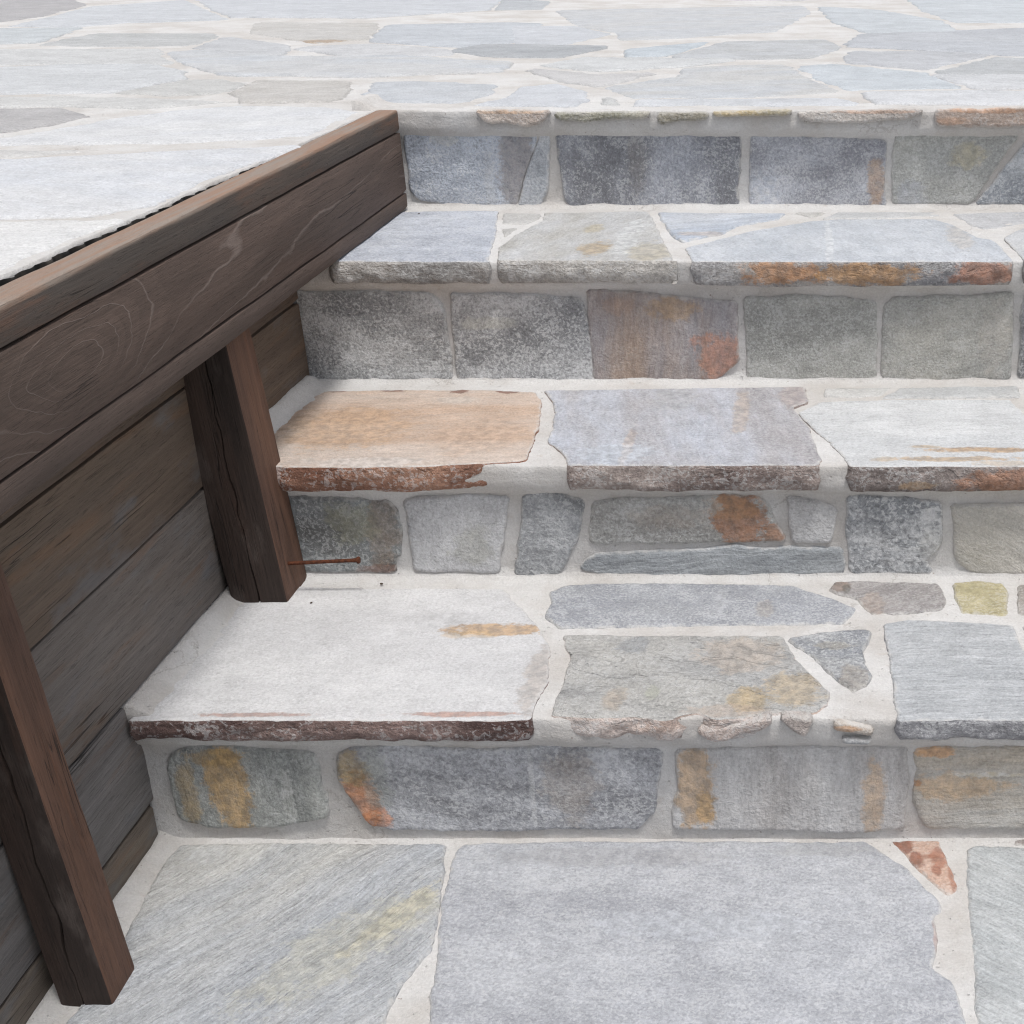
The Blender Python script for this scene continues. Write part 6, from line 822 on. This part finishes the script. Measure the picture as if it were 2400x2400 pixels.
    if nose:
        e = d['edge']
        zc = HT[lvl]
        est = [(a, b_ , rx, ry, c_, s_, an) for a, b_, rx, ry, c_, s_, an in d.get('estains', ())]
        mats.append(stone_mat('schist_split_edge_' + str(idx), True, e[0], e[1], K_EDGE, ang=0, st=2.5, sk=.5, fl=.55, fs=170, rough=2.0, stains=est, centre=(cx, zc), rim=False, sat=.82))
    o = mesh_obj(name, verts3, faces, mats, parent, loc, True, fm)
    at = o.data.attributes.new('rim', 'FLOAT', 'POINT')
    at.data.foreach_set('value', ctr_rim)
    if d.get('lab'): o['label'] = d['lab']
    return o

K_TREAD, K_RISER, K_EDGE, K_TERRACE = .82, 1.76, 1.6, .75

# ---------------------------------------------------------------- the setting
def mortar_sheet(name, x0, x1, y0, y1, z, step, amp, parent=None, skirt=.3, wall_lip=None):
    nx = max(2, int((x1 - x0) / step)); ny = max(2, int((y1 - y0) / step))
    vs, fs = [], []
    for j in range(ny + 1):
        for i in range(nx + 1):
            x = x0 + (x1 - x0) * i / nx; y = y0 + (y1 - y0) * j / ny
            h = z - .0012 + amp * (fbm((x, y, 1), 14, 3) * 1.1 + fbm((x, y, 5), 60, 3) * .6)
            if wall_lip is not None: h += .012 * math.exp(-max(0, x - wall_lip) / .012) + .005 * math.exp(-max(0, y1 - y) / .012)
            vs.append((x, y, h))
    for j in range(ny):
        for i in range(nx):
            a = j * (nx + 1) + i
            fs.append((a, a + 1, a + nx + 2, a + nx + 1))
    # closing skirt all round
    ring = [i for i in range(nx + 1)] + [j * (nx + 1) + nx for j in range(1, ny + 1)] + [ny * (nx + 1) + i for i in range(nx - 1, -1, -1)] + [j * (nx + 1) for j in range(ny - 1, 0, -1)]
    b0 = len(vs)
    for r in ring: vs.append((vs[r][0], vs[r][1], z - skirt))
    m = len(ring)
    for i in range(m):
        j = (i + 1) % m
        fs.append((ring[j], ring[i], b0 + i, b0 + j))
    return mesh_obj(name, vs, fs, [MORTAR], parent)

# distant ground below everything
gm, gt, gb = new_mat('dry_soil')
gv = gt.n.new('ShaderNodeTexCoord').outputs['Object']
gt.l.new(gt.mix(gt.noise(gv, .8, 6, .6), (.16, .13, .09, 1), (.24, .21, .16, 1)), gb.inputs['Base Color'])
gb.inputs['Roughness'].default_value = 1
ground = mesh_obj('ground', [(-300, -300, -.32), (300, -300, -.32), (300, 300, -.32), (-300, 300, -.32)], [(0, 1, 2, 3)], [gm], smooth=False)
tag(ground, kind='structure')

landing = mortar_sheet('pavement', WALL_X - .004, X_RIGHT, .05, R[1] + .01, 0, .0095, .0014, skirt=.3, wall_lip=WALL_X)
tag(landing, 'lower landing of pale schist crazy paving in white mortar', kind='structure')

FAS_Y1 = N[4] - .004
terrace = mortar_sheet('terrace', -4.4, 3.8, N[4] + .105, 13, HT[4], .05, .0012, skirt=.9)
tag(terrace, 'upper terrace of pale crazy paving behind the steps', kind='structure')
def terrace_edge_x(y):
    return -.7355 + .007 * max(0, (y - 1.25)) / 1.15 + .0018 * fbm((y, 0, 0), 11, 5)
# the arm of the terrace beside the steps, its edge running along the fascia
vs, fs = [], []
ny = 190; nx = 46
for j in range(ny + 1):
    y = .1 + (N[4] + .104 - .1) * j / ny
    for i in range(nx + 1):
        f = 1 - (1 - i / nx) ** 2.2
        xe = terrace_edge_x(y)
        x = -4.4 + (xe + 4.4) * f
        h = HT[4] - .0012 + .0013 * (fbm((x, y, 1), 14, 3) + fbm((x, y, 5), 60, 3) * .6)
        if i == nx: h -= .006
        vs.append((x, y, h))
    vs.append((xe - .003, y, HT[4] - .05)); vs.append((xe - .075, y, HT[4] - .055)); vs.append((WALL_X - .03, y, -.3))
w = nx + 4
for j in range(ny):
    for i in range(w - 1):
        a = j * w + i
        fs.append((a, a + 1, a + w + 1, a + w))
terrace_arm = mesh_obj('mortar_bed', vs, fs, [MORTAR], terrace)

# ---------------------------------------------------------------- staircase
stairs = empty('stone_staircase', (0, R[1], 0))
tag(stairs, 'flight of four steps in grey and rust stained schist set in pale mortar', 'staircase')

def profile():
    p = [(R[1] + .001, -.03)]
    for i in range(1, 5):
        z0 = HT[i - 1]
        if i == 1: p.append((R[1] + .001, z0 + .002))
        p += [(R[i] + .0022, z0 + .010), (R[i] + .0022, HT[i] - .058), (R[i] - .001, HT[i] - .046), (N[i] + .0075, HT[i] - .037), (N[i] + .0045, HT[i] - .029), (N[i] + .004, HT[i] - .004), (N[i] + .0065, HT[i] - .0012)]
        if i < 4: p += [(R[i + 1] - .012, HT[i] - .0012), (R[i + 1] - .004, HT[i] + .003)]
        else: p += [(N[4] + .105, HT[4] - .0012)]
    return p

XL = WALL_X - .006
xs_ = []
x = XL
while x < X_RIGHT:
    xs_.append(x); x += .0075 if x < .55 else .02
xs_.append(X_RIGHT)
nxs = len(xs_)
pf = profile()
rs = [pf[0]]
cuts = [0]
for a, b in zip(pf, pf[1:]):
    L = math.hypot(b[0] - a[0], b[1] - a[1]); k = max(1, int(L / .0065))
    for j in range(1, k + 1): rs.append((a[0] + (b[0] - a[0]) * j / k, a[1] + (b[1] - a[1]) * j / k))
    if any(abs(b[0] - (R[q] - .004)) < 1e-6 and abs(b[1] - HT[q - 1] - .003) < 1e-6 for q in (2, 3, 4)): cuts.append(len(rs) - 1)
cuts.append(len(rs) - 1)
rows = []
for j, (y, z) in enumerate(rs):
    a = rs[max(0, j - 1)]; b = rs[min(len(rs) - 1, j + 1)]
    L = math.hypot(b[0] - a[0], b[1] - a[1]) or 1
    ny_, nz_ = -(b[1] - a[1]) / L, (b[0] - a[0]) / L
    row = []
    for x in xs_:
        d = .0017 * fbm((x, y, z), 17, 3) + .0009 * fbm((x, y, z + 3), 70, 3)
        flat = abs(nz_) > .9
        # mortar is trowelled up against the timber on the treads
        if flat: d += .016 * math.exp(-max(0, x - WALL_X - .008) / .010)
        # nosing mortar is uneven
        if not flat and any(N[q] - .001 < y < N[q] + .01 and z > HT[q] - .045 for q in range(1, 5)): d += .003 * fbm((x, y, z), 24, 4)
        row.append((x, y - R[1] + ny_ * d, z + nz_ * d))
    rows.append(row)
steps = [None]
for q in range(4):
    seg = rows[cuts[q]:cuts[q + 1] + 1]
    vs = [p for r_ in seg for p in r_]
    fs = [(j * nxs + i, j * nxs + i + 1, (j + 1) * nxs + i + 1, (j + 1) * nxs + i) for j in range(len(seg) - 1) for i in range(nxs - 1)]
    st_ = mesh_obj('step', vs, fs, [MORTAR], stairs)
    st_['label'] = ('bottom step with the near white slab', 'second step with the peach slab', 'third step with the pale blue slabs', 'top step under the terrace edge')[q]
    steps.append(st_)
# solid core that closes the right-hand end
cv = [(X_RIGHT, y - R[1], z) for y, z in rs] + [(X_RIGHT, rs[-1][0] - R[1], -.3), (X_RIGHT, 0, -.3)]
mesh_obj('end_face', cv, [list(range(len(cv)))], [MORTAR], stairs, smooth=False)

def local(o, parent):
    o.location = Vector(o.location) - Vector(parent.location)

for i, d in enumerate(STONES):
    if d['p'] == 'T0': build_stone(d, landing, i + 1)
    elif d['p'] == 'T4': build_stone(d, terrace, i + 1)
    else: local(build_stone(d, steps[int(d['p'][1])], i + 1), stairs)

# ---------------------------------------------------------------- timber
def wood_mat(name, c1, c2, k=1.6, line=None, bumps=(), lines=26, tilt=1.0, seed=0., top=None, height=.1, red=None, blot=None, grain=1.0, rough=.7):
    """local x = along the grain, z = across the face, y = through the board"""
    m, t, b = new_mat(name)
    tc = t.n.new('ShaderNodeTexCoord'); v0 = tc.outputs['Object']
    v = t.vmath('ADD', v0, (seed * 3.3, seed * 1.7, seed))
    sv = t.vmath('MULTIPLY', v, (3.0, 60, 60))
    fine = t.noise(t.vmath('MULTIPLY', v, (9, 380, 380)), 1, 5, .7)
    mid = t.noise(sv, 1, 6, .66)
    big = t.noise(t.vmath('MULTIPLY', v, (2.2, 14, 14)), 1, 5, .6)
    c = t.mix(t.ss(big, .32, .68), alb(c1, k), alb(c2, k))
    c = t.mix(1.0, c, t.math('ADD', 1 - .42 * grain, t.math('MULTIPLY', mid, .84 * grain)), 'MULTIPLY')
    c = t.mix(1.0, c, t.math('ADD', 1 - .40 * grain, t.math('MULTIPLY', fine, .80 * grain)), 'MULTIPLY')
    pores = t.ss(t.noise(t.vmath('MULTIPLY', v, (40, 700, 700)), 1, 2, .6), .60, .70)
    c = t.mix(t.math('MULTIPLY', pores, .35), c, alb(tuple(q * .45 for q in c2), k))
    check = t.ss(t.math('ABSOLUTE', t.math('SUBTRACT', t.noise(t.vmath('MULTIPLY', v, (1.7, 55, 55)), 1, 3, .5), .5)), .010, .0)
    check = t.math('MULTIPLY', check, t.ss(t.noise(t.vmath('MULTIPLY', v, (3, 12, 12)), 1, 2), .56, .66))
    c = t.mix(t.math('MULTIPLY', check, .8), c, (.012, .010, .009, 1))
    hgt = t.math('SUBTRACT', t.math('ADD', t.math('MULTIPLY', fine, .9), t.math('ADD', mid, t.math('MULTIPLY', pores, -.3))), t.math('MULTIPLY', check, 1.5))
    if red:
        f = t.ss(t.noise(t.vmath('MULTIPLY', v, (4, 34, 34)), 1, 5, .65), .52, .7)
        c = t.mix(t.math('MULTIPLY', f, red[1]), c, alb(red[0], k))
    if blot:
        f = t.ss(t.noise(t.vmath('MULTIPLY', v, (9, 22, 22)), 1, 5, .6), .54, .72)
        c = t.mix(t.math('MULTIPLY', f, blot[1]), c, alb(blot[0], k))
    if line:
        # growth-ring contours of a flat-sawn face
        sp = t.n.new('ShaderNodeSeparateXYZ'); t.l.new(v0, sp.inputs[0])
        wob = t.noise(t.vmath('MULTIPLY', v, (3.2, 0, 12)), 1, 2, .4)
        wob2 = t.noise(t.vmath('MULTIPLY', v, (30, 0, 50)), 1, 2, .5)
        fld = t.math('ADD', t.math('MULTIPLY', sp.outputs[2], tilt), t.math('ADD', t.math('MULTIPLY', wob, .06), t.math('MULTIPLY', wob2, .004)))
        for (bx, bz, rx, rz, am) in bumps:
            q = t.vmath('MULTIPLY', t.vmath('SUBTRACT', v0, (bx, 0, bz)), (1 / rx, 0, 1 / rz))
            q = t.vmath('ADD', q, t.vmath('SCALE', t.vmath('SUBTRACT', t.noise(t.vmath('MULTIPLY', v, (9, 0, 18)), 1, 3, .5, 0, 1), (.5, .5, .5)), scale=.75))
            e = t.math('DIVIDE', am, t.math('ADD', 1.0, t.math('POWER', t.vmath('LENGTH', q), 2.0)))
            fld = t.math('ADD', fld, e)
        fr = t.math('FRACT', t.math('MULTIPLY', fld, float(lines)))
        ln = t.math('ABSOLUTE', t.math('SUBTRACT', fr, .5))
        wd = t.math('ADD', .02, t.math('MULTIPLY', t.noise(v, 9, 3), .07))
        pale = t.ss(ln, wd, .0)
        pale = t.math('MULTIPLY', pale, t.ss(t.noise(t.vmath('MULTIPLY', v, (4, 1, 9)), 1, 4), .42, .62))
        dark = t.ss(fr, .2, .9)
        c = t.mix(t.math('MULTIPLY', dark, .28), c, alb(tuple(q * .72 for q in c1), k))
        c = t.mix(t.math('MULTIPLY', pale, line[1]), c, alb(line[0], k))
        hgt = t.math('ADD', hgt, t.math('MULTIPLY', pale, .5))
    if top:
        # weathered, sun-bleached arris
        sp2 = t.n.new('ShaderNodeSeparateXYZ'); t.l.new(v0, sp2.inputs[0])
        zz = t.math('ADD', sp2.outputs[2], t.math('MULTIPLY', t.math('SUBTRACT', mid, .5), .014))
        f = t.ss(zz, height / 2 - .007, height / 2 - .002)
        tcx = t.mix(t.ss(t.noise(t.vmath('MULTIPLY', v, (5, 90, 30)), 1, 4, .65), .4, .62), alb(top[0], k * .95), alb(top[1], k * .95))
        c = t.mix(f, c, tcx)
    t.l.new(c, b.inputs['Base Color'])
    b.inputs['Roughness'].default_value = rough
    t.l.new(t.bump(hgt, .8, .0018), b.inputs['Normal'])
    return m

def rounded(w, h, r, seg=2):
    """rounded rectangle in (y, z), counter-clockwise"""
    out = []
    for cx, cz, a0 in ((w / 2 - r, h / 2 - r, 0), (-w / 2 + r, h / 2 - r, 90), (-w / 2 + r, -h / 2 + r, 180), (w / 2 - r, -h / 2 + r, 270)):
        for s_ in range(seg + 1):
            a = rad(a0 + 90 * s_ / seg)
            out.append((cx + r * math.cos(a), cz + r * math.sin(a)))
    return out

def loft(name, section, length, mat, parent, loc, rot=(0, 0, 0), stations=60, amp=.0007, seed=0, seccb=None, smooth=True):
    """a stick of timber: the section swept along local x from -length/2 to +length/2"""
    vs, fs = [], []
    m = len(section)
    for j in range(stations + 1):
        x = -length / 2 + length * j / stations
        sec = seccb(x, section) if seccb else section
        e = min(j, stations - j); pull = .0018 if e == 0 else 0
        for (y, z) in sec:
            d = amp * fbm((x * 2.5 + seed, y * 12, z * 12), 3, 4)
            s_ = 1 - pull / max(.01, math.hypot(y, z)) if pull else 1
            vs.append((x, y * s_ + d, z * s_ + d * .7))
    for j in range(stations):
        for i in range(m):
            k = (i + 1) % m
            fs.append((j * m + i, j * m + k, (j + 1) * m + k, (j + 1) * m + i))
    fs.append(list(range(m))[::-1]); fs.append([stations * m + i for i in range(m)])
    mats = mat if isinstance(mat, list) else [mat]
    o = mesh_obj(name, vs, fs, mats, parent, loc, smooth)
    o.rotation_euler = rot
    o.data.validate()
    bm = bmesh.new(); bm.from_mesh(o.data); bmesh.ops.recalc_face_normals(bm, faces=bm.faces); bm.to_mesh(o.data); bm.free()
    o.data.set_sharp_from_angle(angle=rad(38))
    return o

wall = empty('timber_retaining_wall', (WALL_X, 1.4, 0))
tag(wall, 'dark brown timber retaining wall with fascia beam and posts beside the steps', 'retaining wall', kind='thing')
WL = Vector(wall.location)
def wl_(x, y, z): return Vector((x, y, z)) - WL

# fascia: three boards stacked edge to edge with open joints, running along Y
FY0, FY1 = .25, N[4] + .004
FL = FY1 - FY0; FC = (FY0 + FY1) / 2
z_top = HT[4] + .001; z_bot = HT[3] + .003
z_g1 = z_top - .036; z_g2 = z_bot + .026
gap = .0024
m_cap = wood_mat('weathered_cap_board', (98, 86, 78), (86, 80, 76), seed=1, k=.95, top=((156, 128, 110), (152, 140, 130)), height=z_top - z_g1 - gap / 2, red=((128, 92, 72), .5))
m_fas = wood_mat('flat_sawn_fascia', (104, 88, 80), (90, 77, 70), seed=2, k=.98, line=((150, 137, 130), .45),
                 bumps=((-.085, -.004, .13, .040, .20), (.34, .004, .24, .06, .025)), lines=30, tilt=.62, red=((104, 82, 70), .35))
m_low = wood_mat('fascia_lower_board', (102, 87, 79), (88, 76, 70), seed=3, k=.98, line=((130, 118, 114), .6), lines=34, tilt=.5)
th = .034
for nm, za, zb, mt, sd in (('cap_board', z_g1 + gap / 2, z_top, m_cap, 1), ('fascia_board', z_g2 + gap / 2, z_g1 - gap / 2, m_fas, 2), ('lower_board', z_bot, z_g2 - gap / 2, m_low, 3)):
    hgt = zb - za
    sec = rounded(th, hgt, .0016 if nm != 'cap_board' else .003, 2)
    loft(nm, sec, FL, mt, wall, wl_(FAS_X - FAS_YAW * (FC - 1.1) - th / 2, FC, (za + zb) / 2), (0, 0, rad(90) + FAS_YAW), 120, .0008, sd)
# dark tongue behind the open joints
m_dark = wood_mat('board_tongue', (34, 29, 27), (28, 25, 24), seed=9)
for zg, nm in ((z_g1, 'tongue'), (z_g2, 'tongue')):
    loft(nm, rounded(.012, .012, .002, 1), FL - .01, m_dark, wall, wl_(FAS_X - FAS_YAW * (FC - 1.1) - .014, FC, zg), (0, 0, rad(90) + FAS_YAW), 4, 0, 0)

# recessed wall boards
levels = [-.02, .053, .191, .337, .470, .600, .690]
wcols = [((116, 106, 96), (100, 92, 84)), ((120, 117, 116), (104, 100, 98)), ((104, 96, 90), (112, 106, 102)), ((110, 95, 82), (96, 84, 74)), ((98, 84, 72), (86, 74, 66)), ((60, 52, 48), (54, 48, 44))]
WY0, WY1 = .25, R[4] - .02
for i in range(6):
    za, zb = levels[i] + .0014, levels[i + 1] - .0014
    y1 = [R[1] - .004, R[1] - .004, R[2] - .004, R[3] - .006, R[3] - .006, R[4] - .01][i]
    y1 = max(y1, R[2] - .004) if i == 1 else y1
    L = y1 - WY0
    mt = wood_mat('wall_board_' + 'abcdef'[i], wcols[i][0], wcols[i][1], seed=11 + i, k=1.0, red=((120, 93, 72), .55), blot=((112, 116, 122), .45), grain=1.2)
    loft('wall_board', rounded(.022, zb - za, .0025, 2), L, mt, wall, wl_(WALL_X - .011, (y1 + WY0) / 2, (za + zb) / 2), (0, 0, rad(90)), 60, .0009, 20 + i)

# posts: square, with a drying crack down the face, leaning a little into the wall
def post(px0, px1, py0, py1, zb, zt, leanx, seed, cr):
    w, dpt = px1 - px0, py1 - py0
    base = rounded(w, dpt, .003, 2)   # section in (local y -> world X, local z -> world Y)
    cz = -dpt / 2
    sec = []
    # insert a V notch on the camera-facing side (section z minimum)
    for p in base: sec.append(p)
    k = 9   # index after which the bottom side runs from -x to +x
    notch = [('n', -.0013, 0), ('n', 0, .011), ('n', .0013, 0)]
    sec = sec[:9] + notch + sec[9:]
    def cb(x, s):
        cxp = cr + .0035 * fbm((x * 6, seed, 0), 3, 4) + (x * .02)
        wid = .45 + .75 * max(0, .5 + fbm((x * 4, seed, 7), 3, 3))
        out = []
        for q in s:
            if q[0] == 'n': out.append((cxp + q[1] * wid, cz + q[2] * wid))
            else: out.append(q)
        return out
    L = zt - zb
    mt = wood_mat('post_timber_' + str(seed), (58, 47, 42), (42, 35, 32), seed=30 + seed, k=1.4, red=((70, 52, 44), .4), blot=((84, 76, 72), .5), grain=1.4)
    # local x -> world Z, local y -> world X, local z -> world Y
    mt2 = wood_mat('post_right_side_' + str(seed), (116, 86, 70), (94, 72, 62), seed=40 + seed, k=.85, red=((132, 90, 66), .5), blot=((70, 52, 44), .5), grain=1.3)  # right face gets a lighter, redder timber colour than the other faces
    o = loft('post', sec, L, [mt, mt2], wall, (0, 0, 0), (0, 0, 0), 70, .0007, seed, cb)
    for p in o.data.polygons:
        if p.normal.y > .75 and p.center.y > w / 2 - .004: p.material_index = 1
    M = Matrix(((0, 1, 0), (0, 0, 1), (1, 0, 0)))
    sh = Matrix.Rotation(math.atan2(leanx, L), 3, 'Y')
    o.rotation_euler = (sh @ M).to_euler()
    base_c = Vector(((px0 + px1) / 2, (py0 + py1) / 2, zb))
    up_v = sh @ Vector((0, 0, 1))
    o.location = base_c + up_v * (L / 2) - WL
    return o
post_near = post(-.7460, -.6935, 1.097, 1.150, -.004, .62, -.046, 2, .004)
post_far = post(-.752, -.6785, 1.637, R[2] - .0025, HT[1] - .003, .62, -.030, 3, .003)

# rusty nail sticking out of the far post
rm, rt, rb = new_mat('rusted_iron')
rv = rt.n.new('ShaderNodeTexCoord').outputs['Object']
rt.l.new(rt.mix(rt.ss(rt.noise(rv, 260, 4, .7), .35, .65), (.055, .018, .010, 1), (.13, .045, .022, 1)), rb.inputs['Base Color'])
rb.inputs['Roughness'].default_value = .85
rt.l.new(rt.bump(rt.noise(rv, 500, 3), .6, .001), rb.inputs['Normal'])
def lathe(name, prof, mat, parent, seg=14):
    vs, fs = [], []
    for (x, r) in prof:
        for i in range(seg):
            a = 2 * math.pi * i / seg
            vs.append((x, r * math.cos(a), r * math.sin(a)))
    for j in range(len(prof) - 1):
        for i in range(seg):
            k = (i + 1) % seg
            fs.append((j * seg + k, j * seg + i, (j + 1) * seg + i, (j + 1) * seg + k))
    fs.append(list(range(seg))[::-1][::-1]); fs.append([(len(prof) - 1) * seg + i for i in range(seg)][::-1])
    return mesh_obj(name, vs, fs, [mat], parent)
prof = [(-.03, .0025), (.02, .0026), (.05, .0025), (.083, .0026), (.0875, .0031), (.0885, .0046), (.0905, .0050), (.0918, .0044), (.0922, .002)]
nail = lathe('nail', prof, rm, None)
nail.parent = post_far
bpy.context.view_layer.update()
nail.matrix_parent_inverse = (Matrix.Translation(WL) @ post_far.matrix_basis).inverted()
nail.location = (-.680, 1.665, HT[1] + .045)
nail.rotation_euler = (0, rad(-2.5), rad(1))
nail['label'] = 'long rusty nail sticking out of the far post'

# small nail heads sunk in the fascia face
for (y, z) in ((1.742, .628), (1.752, .588)):
    o = lathe('nail_head', [(-.004, .0022), (0, .0024), (.0006, .0018)], rm, wall, 10)
    o.location = wl_(FAS_X - FAS_YAW * (y - 1.1) - .0005, y, z)

# dimpled drainage membrane in the gap behind the fascia
mm, mt_, mb = new_mat('black_membrane')
mv = mt_.n.new('ShaderNodeTexCoord').outputs['Object']
mt_.l.new(mt_.mix(mt_.ss(mt_.noise(mv, 40, 4), .4, .7), (.025, .024, .023, 1), (.09, .08, .07, 1)), mb.inputs['Base Color'])
mb.inputs['Roughness'].default_value = .6
vs, fs = [], []
y = FY0; rows = 9; cols = int((FY1 - FY0 - .02) / .0045)
for j in range(cols + 1):
    yy = FY0 + .0045 * j
    for i in range(rows + 1):
        zz = HT[4] - .0028 - .0045 * i + (.002 * fbm((yy, 0, 2), 16, 4) if i == 0 else 0)
        dim = max(0, math.sin(yy * math.pi / .017)) * max(0, math.sin((zz + .004) * math.pi / .0115))
        xx = terrace_edge_x(yy) + .0035 + .0055 * dim ** .6
        vs.append((xx - WL.x, yy - WL.y, zz))
for j in range(cols):
    for i in range(rows):
        a = j * (rows + 1) + i
        fs.append((a, a + 1, a + rows + 2, a + rows + 1))
mesh_obj('drainage_membrane', vs, fs, [mm], wall)

# soil crumbs lying on the treads
cm, ct, cb_ = new_mat('dark_soil_crumb')
ct.l.new(ct.mix(ct.noise(ct.n.new('ShaderNodeTexCoord').outputs['Object'], 300, 3), (.03, .022, .016, 1), (.09, .065, .045, 1)), cb_.inputs['Base Color'])
cb_.inputs['Roughness'].default_value = 1
for i, (x, y, z, r, lab) in enumerate(((-.573, 1.692, HT[1], .0019, 'tiny dark soil crumb under the rusty nail on the first tread'),
                                       (-.648, 1.636, HT[1], .0015, 'tiny dark soil crumb beside the foot of the far post'),
                                       (.305, 1.703, HT[1], .0018, 'tiny dark soil crumb next to the yellow tread stone'),
                                       (-.660, 2.38, HT[3], .0015, 'tiny dark soil crumb by the fascia end on the third tread'))):
    bm = bmesh.new()
    bmesh.ops.create_icosphere(bm, subdivisions=2, radius=r)
    for v in bm.verts:
        v.co *= 1 + .5 * noise.noise(v.co * 420 + Vector((i * 7, 0, 0)))
        v.co.z *= .6; v.co.x *= 1.25
    me = bpy.data.meshes.new('soil_crumb'); bm.to_mesh(me); bm.free()
    me.materials.append(cm)
    o = link(bpy.data.objects.new('soil_crumb', me))
    o.location = (x, y, z + .0022)
    o.rotation_euler = (0, 0, i * 1.3)
    tag(o, lab, 'soil crumb', 'soil crumbs on the treads')
